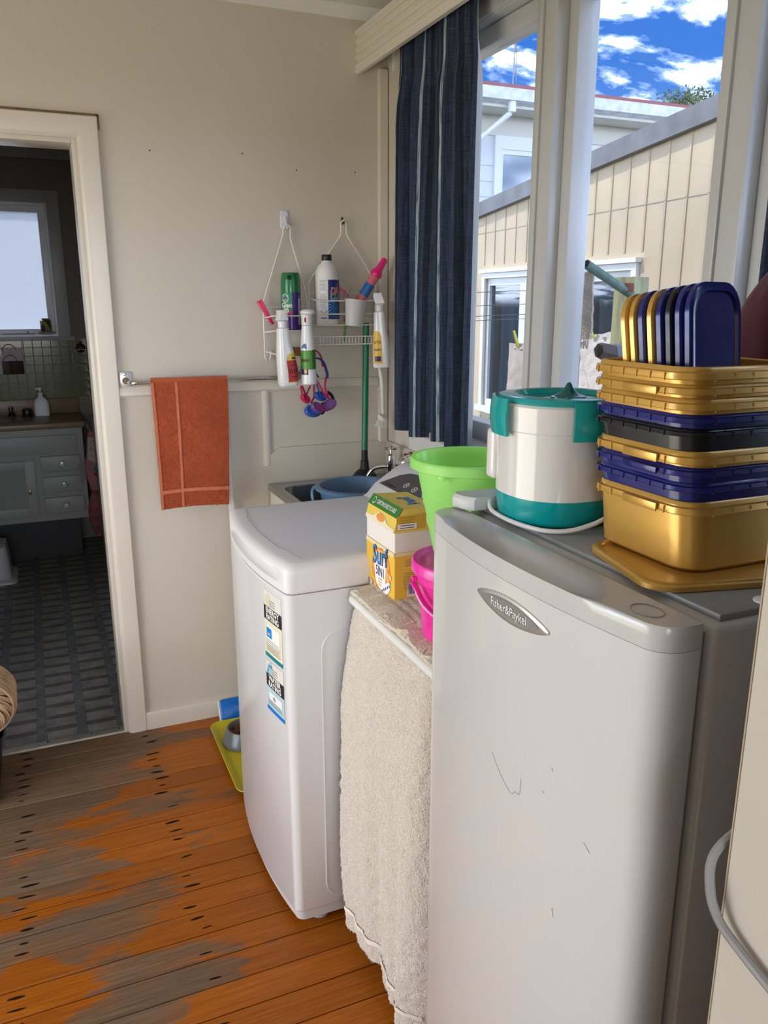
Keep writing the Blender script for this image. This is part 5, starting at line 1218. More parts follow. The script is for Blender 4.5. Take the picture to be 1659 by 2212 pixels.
fuzz('terry_pile', ott, lambda u, v: ot(u, v * 0.56), 20000, 0.0028, 0.0010, mat_translucent('terry_pile_orange', (0.52, 0.115, 0.040), 0.4, 0.9), 4, 0.0)
patch('hem', M_ORB, ott, lambda u, v: ot(u, v, 0.0032), 0.0, 0.035, 0.003, 0.555, 2, 60)
# white board leaning behind the towel
b = BM(); loft(b, [[Vector((x, y, z)) for x, y in ((0.585 + dx, 2.740 + dy), (0.602 + dx, 2.740 + dy), (0.602 + dx, 2.752 + dy), (0.585 + dx, 2.752 + dy))] for dx, dy, z in ((0.014, 0.0, 0.0), (-0.010, 0.015, 1.10))])
tag(obj('white_lath', b, M_WHITE), 'thin white lath leaning on the back wall behind the orange towel', 'lath')

# =================================================================== WIRE CADDIES AND WHAT THEY HOLD
M_WIRE = mat('white_coated_wire', (0.76, 0.74, 0.70), 0.35)
WB, WF = 2.766, 2.685
# hooks
hk = thing('adhesive_hook', 'clear white adhesive hook holding the left wire caddy', 'hook', (0.822, YB - 0.008, 1.745))
b = BM(); loft(b, [[Vector((p[0], y, p[1])) for p in rrect(0.822 - w, 0.822 + w, 1.748 - 0.002, 1.806 - i_, 0.009, 4)] for w, y, i_ in ((0.0135, YB, 0), (0.0135, YB - 0.004, 0), (0.0115, YB - 0.006, 0.002))]); obj('hook_plate', b, mat('milky_plastic', (0.66, 0.65, 0.72), 0.25), hk)
b = BM(); tube(b, smoothpath([(0.824, YB - 0.006, 1.785), (0.825, YB - 0.014, 1.765), (0.826, YB - 0.020, 1.750), (0.826, YB - 0.026, 1.752)], 4), 0.0042, 8); obj('hook_tongue', b, MATS['milky_plastic'], hk)
hk2 = thing('rusty_cup_hook', 'small rusty hook holding the right wire caddy', 'hook', (1.030, YB - 0.006, 1.770))
b = BM(); box(b, 1.0262, 1.0338, YB - 0.003, YB, 1.768, 1.792, 0.001); tube(b, [(1.030, YB - 0.003, 1.774), (1.030, YB - 0.018, 1.770), (1.030, YB - 0.020, 1.778)], 0.0022, 6); obj('hook_metal', b, mat('rusty_hook', (0.14, 0.07, 0.03), 0.8, metal=0.4), hk2)
def wires(parent, name, paths, r=0.0022, m=None):
    for p in paths:
        b = BM(); tube(b, p, r, 7); obj(name, b, m or M_WIRE, parent)
c1 = thing('wire_caddy', 'left white wire shower caddy hanging from the adhesive hook', 'caddy', (0.80, 2.73, 1.32), 'wire caddies on the back wall')
L1, R1 = 0.728, 0.888
wires(c1, 'hanger_wire', [smoothpath([(0.826, WB - 0.012, 1.758), (0.815, WB - 0.010, 1.754), (0.812, WB, 1.735), (0.806, WB, 1.71), (0.735, WB, 1.506)], 5) , smoothpath([(0.826, WB - 0.012, 1.758), (0.835, WB - 0.010, 1.752), (0.838, WB, 1.735), (0.842, WB, 1.70), (0.880, WB, 1.57), (0.893, WB, 1.50)], 5)], 0.0026)
wires(c1, 'frame_wire', [[(0.735, WB, 1.506), (0.735, WB, 1.322), (0.741, WB, 1.312), (0.752, WB, 1.312), (0.758, WB, 1.345)], [(0.893, WB, 1.502), (0.893, WB, 1.32)]], 0.0026)
for z in (1.492, 1.448): wires(c1, 'back_rail', [[(0.735, WB, z), (0.893, WB, z)]])
for z in (1.463, 1.414): wires(c1, 'basket_rail', [smoothpath([(0.735, WB, z - 0.006), (0.740, WF + 0.035, z - 0.004), (0.748, WF + 0.006, z), (0.765, WF, z), (0.86, WF, z), (0.880, WF + 0.006, z), (0.890, WF + 0.035, z), (0.893, WB, z)], 4)], 0.0024)
wires(c1, 'shelf_wire', [[(0.745 + 0.015 * i, WF + 0.002, 1.4118), (0.745 + 0.015 * i, WB, 1.4118)] for i in range(10)], 0.0014)
wires(c1, 'soap_rail', [smoothpath([(0.740, WB, 1.342), (0.760, WB - 0.02, 1.336), (0.775, WF + 0.01, 1.330), (0.80, WF, 1.328), (0.85, WF, 1.328), (0.875, WF + 0.01, 1.33), (0.893, WB, 1.335)], 4)], 0.0024)
wires(c1, 'shelf_wire', [[(0.775 + 0.016 * i, WF + 0.004, 1.3270), (0.775 + 0.016 * i, WB - 0.004, 1.3270)] for i in range(7)], 0.0014)
c2 = thing('wire_caddy', 'right wider white wire caddy hanging from the rusty hook', 'caddy', (1.03, 2.73, 1.36), 'wire caddies on the back wall')
L2, R2 = 0.899, 1.150
wires(c2, 'hanger_wire', [smoothpath([(1.030, WB - 0.008, 1.781), (1.023, WB, 1.776), (1.020, WB, 1.760), (1.0195, WB, 1.738), (1.005, WB, 1.712), (0.905, WB, 1.582), (0.899, WB, 1.560)], 5), smoothpath([(1.030, WB - 0.008, 1.781), (1.037, WB, 1.776), (1.040, WB, 1.760), (1.041, WB, 1.738), (1.056, WB, 1.712), (1.140, WB, 1.590), (1.150, WB, 1.565)], 5)], 0.0024)
wires(c2, 'frame_wire', [[(0.899, WB, 1.562), (0.899, WB, 1.36)], [(1.150, WB, 1.567), (1.150, WB, 1.36)]], 0.0024)
for z in (1.538, 1.450): wires(c2, 'back_rail', [[(0.899, WB, z), (1.150, WB, z)]], 0.002)
for z in (1.512, 1.468): wires(c2, 'basket_rail', [smoothpath([(0.899, WB, z + 0.006), (0.902, WF + 0.04, z + 0.004), (0.908, WF + 0.006, z), (0.925, WF, z), (1.12, WF, z), (1.140, WF + 0.006, z), (1.147, WF + 0.04, z), (1.150, WB, z)], 4)], 0.0022)
wires(c2, 'basket_rail', [[(0.904, WB, 1.431), (0.904, WF, 1.431), (1.145, WF, 1.431), (1.145, WB, 1.431)], [(0.904, WB, 1.3655), (0.904, WF + 0.002, 1.3655), (1.145, WF + 0.002, 1.3655), (1.145, WB, 1.3655)], [(0.904, WB, 1.392), (0.904, WF + 0.002, 1.392), (1.145, WF + 0.002, 1.392), (1.145, WB, 1.392)]], 0.002)
wires(c2, 'shelf_wire', [[(0.912 + 0.0155 * i, WF + 0.001, 1.4295), (0.912 + 0.0155 * i, WB, 1.4295)] for i in range(15)], 0.0013)
wires(c2, 'tray_wire', [[(0.912 + 0.0118 * i, WF + 0.003, 1.392), (0.912 + 0.0118 * i, WF + 0.004, 1.368), (0.912 + 0.0118 * i, WF + 0.012, 1.364), (0.912 + 0.0118 * i, WB, 1.364)] for i in range(19)], 0.0013)
# helpers for things seen from the front
def cylfn(cx, cy, r, e=0.0006):
    return lambda u, v: Vector((cx + (r + e) * math.sin(u / r - 0.34), cy - (r + e) * math.cos(u / r - 0.34), v))
# --- aerosol
GX_, GY_, GZ_ = 0.822, 2.727, 1.4136
ae = thing('aerosol_can', 'green and purple disinfectant spray can in the left caddy', 'spray can', (GX_, GY_, GZ_))
b = BM(); lathe(b, [(0.030, GZ_), (0.033, GZ_ + 0.004), (0.033, GZ_ + 0.125), (0.0325, GZ_ + 0.132)], GX_, GY_, 36); can = obj('can', b, mat('can_purple', (0.050, 0.012, 0.135), 0.25, metal=0.2, var=0.35, vscale=40), ae)
b = BM(); lathe(b, [(0.0335, GZ_ + 0.126), (0.0335, GZ_ + 0.130), (0.0325, GZ_ + 0.165), (0.030, GZ_ + 0.186), (0.027, GZ_ + 0.190), (0.001, GZ_ + 0.190)], GX_, GY_, 36); cap = obj('cap', b, mat('can_green_cap', (0.012, 0.16, 0.045), 0.25, coat=0.3), ae)
q = lathe(BM(), [(0.0075, 0), (0.0075, 0.003), (0.001, 0.003)], 0, 0, 16); xform(q, Matrix.Translation((GX_ - 0.012, GY_ - 0.0285, GZ_ + 0.174)) @ Matrix.Rotation(PI / 2 - 0.25, 4, 'X')); obj('nozzle_recess', q, mat('dark_green', (0.004, 0.04, 0.012), 0.6), cap)
g = cylfn(GX_, GY_, 0.033)
patch('green_label', mat('can_label_green', (0.01, 0.20, 0.085), 0.35), can, g, -0.052, 0.006, GZ_ + 0.062, GZ_ + 0.126, 14, 1)
patch('purple_label', mat('can_label_purple', (0.07, 0.02, 0.20), 0.35), can, g, 0.008, 0.024, GZ_ + 0.004, GZ_ + 0.126, 6, 1)
patch('red_flash', mat('can_label_red', (0.50, 0.03, 0.04), 0.4), can, cylfn(GX_, GY_, 0.033, 0.0009), -0.030, 0.006, GZ_ + 0.055, GZ_ + 0.065, 8, 1)
shape_patch('label_disc', M_PAPER, can, cylfn(GX_, GY_, 0.033, 0.0009), ell(-0.019, GZ_ + 0.107, 0.0125, 0.0145, 20))
shape_patch('label_disc', mat('label_leaf', (0.20, 0.34, 0.12), 0.4), can, cylfn(GX_, GY_, 0.033, 0.0012), ell(-0.019, GZ_ + 0.107, 0.0105, 0.0122, 20))
patch('label_bar', mat('label_blue_bar', (0.05, 0.10, 0.28), 0.4), can, cylfn(GX_, GY_, 0.033, 0.0014), -0.030, -0.008, GZ_ + 0.1045, GZ_ + 0.1105, 6, 1)
lettering('label_lettering', 'Glen', M_PAPER, can, lambda u, v: cylfn(GX_, GY_, 0.033, 0.0010)(-0.015 + u, GZ_ + 0.083 + v), 0.021, bold=0.0005)
lettering('label_lettering', '20', M_PAPER, can, lambda u, v: cylfn(GX_, GY_, 0.033, 0.0010)(-0.016 + u, GZ_ + 0.066 + v), 0.019, bold=0.0005)
patch('fine_print_label', mat('can_fine_print', (0.35, 0.40, 0.48), 0.5), can, g, 0.027, 0.040, GZ_ + 0.02, GZ_ + 0.116, 4, 1)
patch('fine_print_label', MATS['can_label_green'], can, cylfn(GX_, GY_, 0.033, 0.0009), 0.027, 0.040, GZ_ + 0.106, GZ_ + 0.116, 4, 1)
# --- drain cleaner bottle
KX, KY, KZ, KR = 0.953, 2.728, 1.4315, 0.0405
dr = thing('drain_cleaner_bottle', 'white drain cleaner bottle with black cap in the right caddy', 'bottle', (KX, KY, KZ))
b = BM(); lathe(b, [(0.037, KZ), (0.0405, KZ + 0.005), (0.0405, KZ + 0.165), (0.039, KZ + 0.178), (0.031, KZ + 0.196), (0.0195, KZ + 0.206), (0.0165, KZ + 0.210), (0.0165, KZ + 0.222)], KX, KY, 40); db = obj('bottle', b, mat('bottle_matt_white', (0.72, 0.70, 0.67), 0.4), dr)
b = BM(); lathe(b, [(0.0165, KZ + 0.213), (0.0172, KZ + 0.214), (0.0172, KZ + 0.231), (0.0160, KZ + 0.233), (0.001, KZ + 0.233)], KX, KY, 28); obj('cap', b, M_BLACK, dr)
d_ = lambda e=0.0006: cylfn(KX, KY, KR, e)
patch('front_label', mat('drain_label_blue', (0.018, 0.025, 0.16), 0.35), db, d_(), 0.003, 0.062, KZ + 0.020, KZ + 0.150, 16, 1)
for k in range(8):
    a0 = PI * (1.02 + 0.062 * k); cu_, cv_ = 0.048, KZ + 0.080
    rm_ = min(0.062, (cu_ - 0.004) / max(0.01, -math.cos(a0 + 0.05)), (cv_ - KZ - 0.022) / max(0.01, -math.sin(a0 + 0.09)) if math.sin(a0 + 0.09) < -0.01 else 1)
    patch('label_ray', mat('drain_label_cyan', (0.03, 0.25, 0.48), 0.35), db, (lambda cu_, cv_: (lambda a_, r_: d_(0.0012)(cu_ + r_ * math.cos(a_), cv_ + r_ * math.sin(a_))))(cu_, cv_), a0, a0 + 0.09, 0.014, rm_, 2, 10)
b = BM(); fn_ = d_(0.0012); tube(b, smoothpath([fn_(0.020, KZ + 0.098), fn_(0.021, KZ + 0.075), fn_(0.026, KZ + 0.062), fn_(0.034, KZ + 0.056)], 4), 0.0035, 6, flat=0.2); obj('label_pipe', b, mat('drain_label_teal', (0.02, 0.18, 0.22), 0.35), db)
shape_patch('label_flash', mat('drain_label_yellow', (0.75, 0.52, 0.03), 0.4), db, d_(0.0010), [(0.004, KZ + 0.126), (0.004, KZ + 0.133), (0.040, KZ + 0.138), (0.040, KZ + 0.129)])
lettering('label_lettering', 'DRAIN', M_PAPER, db, lambda u, v: d_(0.0012)(0.010 + u, KZ + 0.111 + v + u * 0.12), 0.0285, bold=0.0014, shear=0.2, align='LEFT', sx=0.9)
lettering('label_lettering', 'DRAIN', mat('drain_label_red', (0.55, 0.03, 0.02), 0.4), db, lambda u, v: d_(0.0015)(0.010 + u, KZ + 0.111 + v + u * 0.12), 0.0285, bold=0.0002, shear=0.2, align='LEFT', sx=0.9)
lettering('label_lettering', 'CLEANER', M_PAPER, db, lambda u, v: d_(0.0012)(0.009 + u, KZ + 0.092 + v + u * 0.12), 0.0285, bold=0.0014, shear=0.2, align='LEFT', sx=0.8)
lettering('label_lettering', 'CLEANER', mat('drain_label_green', (0.01, 0.20, 0.08), 0.4), db, lambda u, v: d_(0.0015)(0.009 + u, KZ + 0.092 + v + u * 0.12), 0.0285, bold=0.0002, shear=0.2, align='LEFT', sx=0.8)
for k in range(20):
    z = KZ + 0.147 - k * 0.0046
    if k in (8, 9): continue
    patch('fine_print_line', mat('grey_print', (0.28, 0.27, 0.26), 0.6), db, d_(), -0.026 - 0.0003 * (k % 3), -0.001 - 0.002 * ((k * 3) % 4), z, z + 0.0016, 6, 1)
shape_patch('hazard_diamond', M_INK, db, d_(), [(-0.025, KZ + 0.046), (-0.013, KZ + 0.034), (-0.001, KZ + 0.046)])
for a, c in (((-0.025, KZ + 0.0465), (-0.013, KZ + 0.0585)), ((-0.013, KZ + 0.0585), (-0.001, KZ + 0.0465))):
    shape_patch('hazard_diamond', MATS['grey_print'], db, d_(), [a, c, (c[0], c[1] - 0.001), (a[0], a[1] - 0.001)])
patch('fine_print_line', M_INK, db, d_(), -0.024, -0.002, KZ + 0.022, KZ + 0.0245, 6, 1)
# --- measuring cup, funnel-like clear cup, bubble wand, toothbrushes, pink spoon
mc = BM(); lathe(mc, [(0.001, 0), (0.030, 0), (0.031, 0.003), (0.0385, 0.083), (0.0405, 0.086), (0.0405, 0.088), (0.0375, 0.088), (0.0295, 0.004), (0.001, 0.004)], 0, 0, 32)
xform(mc, Matrix.Translation((1.018, 2.640, 1.428)) @ Matrix.Rotation(0.10, 4, 'Y'))
M_MILK = mat('milky_clear_plastic', (0.70, 0.68, 0.68), 0.25, alpha=0.55)
tag(obj('measuring_cup', mc, M_MILK), 'cloudy plastic measuring cup clipped to the front of the right caddy', 'cup')
M_CLEAR = mat('clear_plastic', (0.80, 0.80, 0.80), 0.1, alpha=0.30)
b = BM(); lathe(b, [(0.012, 0), (0.040, 0.030), (0.042, 0.034), (0.040, 0.036), (0.010, 0.006)], 0, 0, 24, False, False); xform(b, Matrix.Translation((1.088, 2.735, 1.4340)) @ Matrix.Rotation(-0.55, 4, 'Y') @ Matrix.Translation((0, 0, 0.022)))
tag(obj('clear_dome', b, M_CLEAR), 'clear plastic dome lying at the right end of the caddy', 'dome')
w0, w1 = Vector((1.030, 2.745, 1.436)), Vector((1.140, 2.700, 1.625)); wd_ = (w1 - w0); wl = wd_.length; WMx = Matrix.Translation(w0) @ wd_.to_track_quat('Z', 'Y').to_matrix().to_4x4()
bw_ = thing('bubble_wand', 'pink bubble wand tube with blue label leaning in the right caddy', 'bubble wand', w0)
b = lathe(BM(), [(0.014, 0), (0.0165, 0.004), (0.0165, wl * 0.86), (0.015, wl * 0.88)], 0, 0, 24); obj('tube', xform(b, WMx), mat('pink_clear_tube', (0.72, 0.16, 0.20), 0.15, alpha=0.82), bw_)
b = lathe(BM(), [(0.018, wl * 0.84), (0.021, wl * 0.86), (0.021, wl * 0.90), (0.017, wl * 0.93), (0.0125, wl * 0.98), (0.011, wl * 1.12), (0.008, wl * 1.15), (0.001, wl * 1.16)], 0, 0, 24); obj('wand_cap', xform(b, WMx), mat('magenta_cap', (0.70, 0.01, 0.17), 0.25, coat=0.3), bw_)
b = lathe(BM(), [(0.0170, wl * 0.50), (0.0172, wl * 0.505), (0.0172, wl * 0.70), (0.0170, wl * 0.705)], 0, 0, 24); lb = obj('tube_label', xform(b, WMx), mat('tube_label_blue', (0.015, 0.13, 0.36), 0.35), bw_)
def tb(label, p, q, c):
    t = thing('toothbrush', label, 'toothbrush', p, 'toothbrushes in the caddy')
    b = BM(); P_, Q_ = Vector(p), Vector(q); tube(b, [P_, P_.lerp(Q_, 0.3), P_.lerp(Q_, 0.7), P_.lerp(Q_, 0.8), Q_], [0.005, 0.0065, 0.0045, 0.0075, 0.006], 8, flat=0.55); obj('handle', b, c, t)
tb('pale green toothbrush standing beside the bubble wand', (1.030, 2.752, 1.436), (1.052, 2.752, 1.558), mat('pale_green_clear', (0.55, 0.62, 0.46), 0.2))
tb('bright green handle poking down through the right caddy', (1.008, 2.715, 1.375), (1.020, 2.730, 1.432), mat('bright_green_handle', (0.06, 0.36, 0.05), 0.25))
b = BM(); tube(b, smoothpath([(0.990, 2.712, 1.560), (1.003, 2.706, 1.545), (1.020, 2.700, 1.525), (1.030, 2.700, 1.500)], 4), [0.003, 0.004, 0.006, 0.009, 0.0105, 0.011, 0.0105, 0.009, 0.007, 0.005, 0.004, 0.004, 0.004][:13], 8, flat=0.45)
tag(obj('pink_scoop', b, mat('pink_purple_scoop', (0.50, 0.10, 0.28), 0.3)), 'small pink scoop between drain cleaner and measuring cup', 'scoop')
# --- trigger spray bottles hooked on the wires
def sprayer(name, label, x, y, zb, zt, w, d, lean, yaw=0.0, wedge=0.0):
    t = thing(name, label, 'spray bottle', (x, y, zb), 'spray bottles hooked on the caddies')
    H_ = zt - zb; Mx = Matrix.Translation((x, y, zb)) @ Matrix.Rotation(lean, 4, 'Y') @ Matrix.Rotation(yaw, 4, 'Z')
    return t, H_, Mx
M_SPW = mat('spray_white', (0.78, 0.775, 0.775), 0.25, coat=0.25)
def sp_body(t, Mx, prof, mt=M_SPW):
    b = BM(); loft(b, [ring(rrect(xc - w, xc + w, -d, d, min(w, d) * 0.75, 5), z) for xc, w, d, z in prof]); return obj('bottle', xform(b, Mx), mt, t)
# bleach bottle
t, H_, Mx = sprayer('bleach_spray_bottle', 'white spray bottle with red BLEACH label hooked on the left caddy', 0.779, 2.640, 1.236, 1.487, 0.035, 0.026, -0.045)
bo = sp_body(t, Mx, [(0.000, 0.030, 0.022, 0), (0.000, 0.0335, 0.026, 0.006), (0.000, 0.0335, 0.027, 0.05), (-0.003, 0.030, 0.026, 0.10), (-0.006, 0.0235, 0.024, 0.14), (-0.006, 0.0205, 0.021, 0.17), (-0.006, 0.0195, 0.020, 0.188), (-0.006, 0.013, 0.014, 0.192)])
b = BM(); lathe(b, [(0.0150, 0.190), (0.0155, 0.192), (0.0155, 0.211), (0.0140, 0.213)], -0.006, 0, 24); obj('collar', xform(b, Mx), M_SPW, t)
b = BM(); loft(b, [[Vector((xx, yy, zz_)) for xx, yy in rrect(-0.006 - w0, -0.006 + w1, -d0, d1, 0.004, 3)] for w0, w1, d0, d1, zz_ in ((0.017, 0.013, 0.020, 0.014, 0.212), (0.020, 0.014, 0.030, 0.016, 0.216), (0.016, 0.013, 0.028, 0.020, 0.226), (0.012, 0.013, 0.022, 0.026, 0.238), (0.012, 0.012, 0.020, 0.026, 0.247))]); obj('spray_head', xform(b, Mx), mat('spray_head_white', (0.74, 0.74, 0.76), 0.3), t, sharp=25)
b = BM(); tube(b, [(-0.006, 0.022, 0.225), (-0.006, 0.034, 0.212), (-0.006, 0.038, 0.195), (-0.006, 0.036, 0.182)], [0.005, 0.0045, 0.004, 0.003], 8); obj('trigger', xform(b, Mx), M_SPW, t)
def fl(x0, z0, e=0.0275): return lambda u, v: Mx @ Vector((x0 + u, -e, z0 + v))
BPROF = [(0.000, 0.030, 0.022, 0), (0.000, 0.0335, 0.026, 0.006), (0.000, 0.0335, 0.027, 0.05), (-0.003, 0.030, 0.026, 0.10), (-0.006, 0.0235, 0.024, 0.14), (-0.006, 0.0205, 0.021, 0.17), (-0.006, 0.0195, 0.020, 0.188)]
def wrapfn(Mx, prof, e):
    """point on the rounded bottle surface: u is the distance round from the middle of the front, v the height"""
    def f(u, v):
        for (xa, wa, da, za), (xb, wb, db2, zb) in zip(prof[:-1], prof[1:]):
            if v <= zb: break
        k = max(0.0, min(1.0, (v - za) / (zb - za))); xc, w, d = xa + (xb - xa) * k, wa + (wb - wa) * k, da + (db2 - da) * k
        r = min(w, d) * 0.75; s_ = 1 if u >= 0 else -1; q = abs(u); fl_ = w - r
        if q <= fl_: p = (q, -d)
        elif q <= fl_ + r * PI / 2: a = (q - fl_) / r; p = (fl_ + r * math.sin(a), -d + r * (1 - math.cos(a)))
        else: p = (w, -d + r + (q - fl_ - r * PI / 2))
        L = Vector((p[0], p[1] + d, 0)); n = Vector((0, -1, 0)) if q <= fl_ else Vector((math.sin(min(1.57, (q - fl_) / r)), -math.cos(min(1.57, (q - fl_) / r)), 0))
        return Mx @ Vector((xc + s_ * (p[0] + n.x * e), p[1] + n.y * e, v))
    return f
patch('red_label', mat('bleach_red', (0.42, 0.035, 0.030), 0.4), bo, wrapfn(Mx, BPROF, 0.0006), -0.006, 0.040, 0.014, 0.085, 16, 8)
wy = wrapfn(Mx, BPROF, 0.0006)
b = grid(BM(), lambda s_, t_: wy(-0.006 + 0.046 * s_, 0.085 + (0.003 + 0.020 * math.sqrt(max(0.0, 1 - (2 * s_ - 1) ** 2))) * t_), 18, 5); obj('yellow_label', b, mat('bleach_yellow', (0.72, 0.52, 0.10), 0.4), bo, smooth=False, recalc=False)
patch('yellow_label', MATS['bleach_yellow'], bo, wy, -0.006, 0.040, 0.011, 0.014, 16, 1)
w2 = wrapfn(Mx, BPROF, 0.0011)
lettering('label_lettering', 'BLEACH', M_INK, bo, lambda u, v: w2(-0.001 + u, 0.048 + v + u * 0.05), 0.0200, align='LEFT', sx=0.66)
for z in (0.030, 0.068): patch('marker_line', M_INK, bo, w2, 0.004, 0.032, z, z + 0.0016, 10, 1)
patch('label_text_bar', M_INK, bo, w2, 0.012, 0.028, 0.089, 0.094, 6, 1)
for k in range(5): patch('embossed_mark', M_PAPER, bo, w2, -0.026, -0.022, 0.012 + k * 0.013, 0.016 + k * 0.013, 2, 1)
lettering('label_lettering', 'JET', mat('print_slate', (0.05, 0.06, 0.10), 0.5), bo, lambda u, v: Mx @ Vector((-0.001 + u, -0.0243, 0.130 + v)), 0.008)
# rounded mist bottle with green label
t, H_, Mx = sprayer('mist_spray_bottle', 'rounded white spray bottle with green label beside the bleach bottle', 0.850, 2.635, 1.237, 1.486, 0.028, 0.026, -0.015)
b = lathe(BM(), [(0.022, 0), (0.0275, 0.004), (0.028, 0.020), (0.0255, 0.04), (0.0245, 0.09), (0.0250, 0.115), (0.0230, 0.145), (0.0195, 0.175), (0.0175, 0.195)], 0, 0, 36); bo = obj('bottle', xform(b, Mx), M_SPW, t)
b = lathe(BM(), [(0.0175, 0.196), (0.0180, 0.198), (0.0185, 0.222), (0.021, 0.232)], 0, 0, 28); sphere(b, (0.002, -0.004, 0.238), 0.0245, 18, 9, 1.05, 1.25, 0.48); obj('spray_head', xform(b, Mx), mat('mist_head_white', (0.76, 0.74, 0.72), 0.25, coat=0.2), t)
shape_patch('red_mark', mat('mist_red', (0.45, 0.08, 0.07), 0.4), t, lambda u, v: Mx @ Vector((-0.011 + u, -0.0172, 0.214 + v)), ell(0, 0, 0.0035, 0.009, 14))
def mf(e): return lambda u, v: Mx @ Vector(((0.0252 + e) * math.sin(u / 0.025 - 0.3), -(0.0252 + e) * math.cos(u / 0.025 - 0.3), v))
patch('green_label', mat('mist_green', (0.10, 0.28, 0.045), 0.35), bo, mf(0.0005), -0.036, 0.034, 0.052, 0.115, 20, 1)
patch('green_label', mat('mist_green_dark', (0.03, 0.14, 0.05), 0.35), bo, mf(0.0009), 0.015, 0.034, 0.056, 0.117, 8, 1)
shape_patch('blue_leaf', mat('mist_blue', (0.03, 0.13, 0.32), 0.4), bo, mf(0.0008), [(-0.024, 0.122), (-0.004, 0.119), (-0.005, 0.133), (-0.011, 0.138), (-0.019, 0.133)])
patch('navy_label', mat('mist_navy', (0.02, 0.03, 0.14), 0.4), bo, mf(0.0012), -0.030, -0.001, 0.035, 0.053, 8, 1)
shape_patch('orange_drop', mat('mist_orange', (0.75, 0.40, 0.06), 0.4), bo, mf(0.0020), ell(-0.010, 0.046, 0.005, 0.008, 12))
b = BM(); q_ = mf(0.0012)
tube(b, smoothpath([q_(-0.026 + 0.0026 * i, 0.082 + (0.006 if i % 2 else -0.005) * (1 - 0.02 * i)) for i in range(12)], 4), 0.0009, 5); obj('pen_scribble', b, mat('print_brown', (0.10, 0.05, 0.02), 0.5), bo)
# yellow label bottle on the right
t, H_, Mx = sprayer('yellow_label_spray_bottle', 'white spray bottle with yellow label at the right end of the caddies', 1.121, 2.640, 1.287, 1.541, 0.031, 0.026, -0.05, -0.42)
bo = sp_body(t, Mx, [(0.000, 0.028, 0.022, 0), (0.000, 0.031, 0.026, 0.006), (0.000, 0.030, 0.027, 0.05), (0.000, 0.027, 0.026, 0.10), (0.000, 0.022, 0.024, 0.13), (-0.001, 0.0205, 0.021, 0.17), (-0.001, 0.0185, 0.020, 0.188), (-0.001, 0.013, 0.014, 0.192)])
b = BM(); lathe(b, [(0.0150, 0.190), (0.0155, 0.192), (0.0155, 0.211), (0.0140, 0.213)], -0.001, 0, 24); obj('collar', xform(b, Mx), M_SPW, t)
b = BM(); loft(b, [[Vector((xx, yy, zz_)) for xx, yy in rrect(-0.001 - w0, -0.001 + w1, -d0, d1, 0.004, 3)] for w0, w1, d0, d1, zz_ in ((0.013, 0.016, 0.018, 0.014, 0.212), (0.012, 0.022, 0.026, 0.016, 0.218), (0.015, 0.020, 0.026, 0.020, 0.228), (0.018, 0.014, 0.022, 0.026, 0.242), (0.015, 0.013, 0.020, 0.026, 0.252))]); obj('spray_head', xform(b, Mx), MATS['spray_head_white'], t, sharp=25)
YPROF = [(0.000, 0.028, 0.022, 0), (0.000, 0.031, 0.026, 0.006), (0.000, 0.030, 0.027, 0.05), (0.000, 0.027, 0.026, 0.10), (0.000, 0.022, 0.024, 0.13), (-0.001, 0.0205, 0.021, 0.17)]
wy = wrapfn(Mx, YPROF, 0.0006); w2 = wrapfn(Mx, YPROF, 0.0011)
b = grid(BM(), lambda s_, t_: wy(-0.030 + 0.034 * s_, 0.014 + (0.088 + 0.024 * math.sqrt(max(0.0, 1 - (2 * s_ - 1) ** 2))) * t_), 16, 16); obj('yellow_label', b, mat('cleaner_yellow', (0.72, 0.44, 0.06), 0.4), bo, smooth=False, recalc=False)
patch('navy_label', mat('cleaner_navy', (0.02, 0.015, 0.12), 0.4), bo, w2, -0.022, -0.001, 0.022, 0.040, 8, 1)
lettering('label_lettering', 'WTR', M_INK, bo, lambda u, v: w2(-0.013 + u, 0.086 + v), 0.017, sx=0.72, shear=0.15)
lettering('label_lettering', 'CLEAN', MATS['cleaner_navy'], bo, lambda u, v: w2(-0.012 + u, 0.062 + v), 0.0085, bold=0.0004)
# --- pink peg clipped on the left caddy
pg = thing('clothes_peg', 'bright pink peg clipped to the left wire caddy', 'peg', (0.735, 2.74, 1.47))
for s_ in (-1, 1):
    b = BM(); box(b, -0.0045 + s_ * 0.0030, 0.0045 + s_ * 0.0030, -0.006, 0.006, -0.045, 0.045, 0.002); xform(b, Matrix.Translation((0.738, 2.744, 1.474)) @ Matrix.Rotation(-0.52 + s_ * 0.05, 4, 'Y')); obj('peg_leg', b, mat('neon_pink', (0.80, 0.04, 0.16), 0.3), pg)
# soap block in the lower tray
b = BM(); loft(b, [ring(rrect(0.772 - 0.002, 0.885, 2.69, 2.755, 0.02, 4), 1.3295), ring(rrect(0.768, 0.888, 2.688, 2.757, 0.024, 4), 1.340), ring(rrect(0.776, 0.868, 2.695, 2.75, 0.022, 4), 1.352), ring(rrect(0.79, 0.85, 2.70, 2.745, 0.02, 4), 1.357)])
tag(obj('soap_block', b, mat('amber_soap', (0.30, 0.12, 0.02), 0.45, var=0.2, vscale=20)), 'worn amber soap block in the lower tray of the left caddy', 'soap')
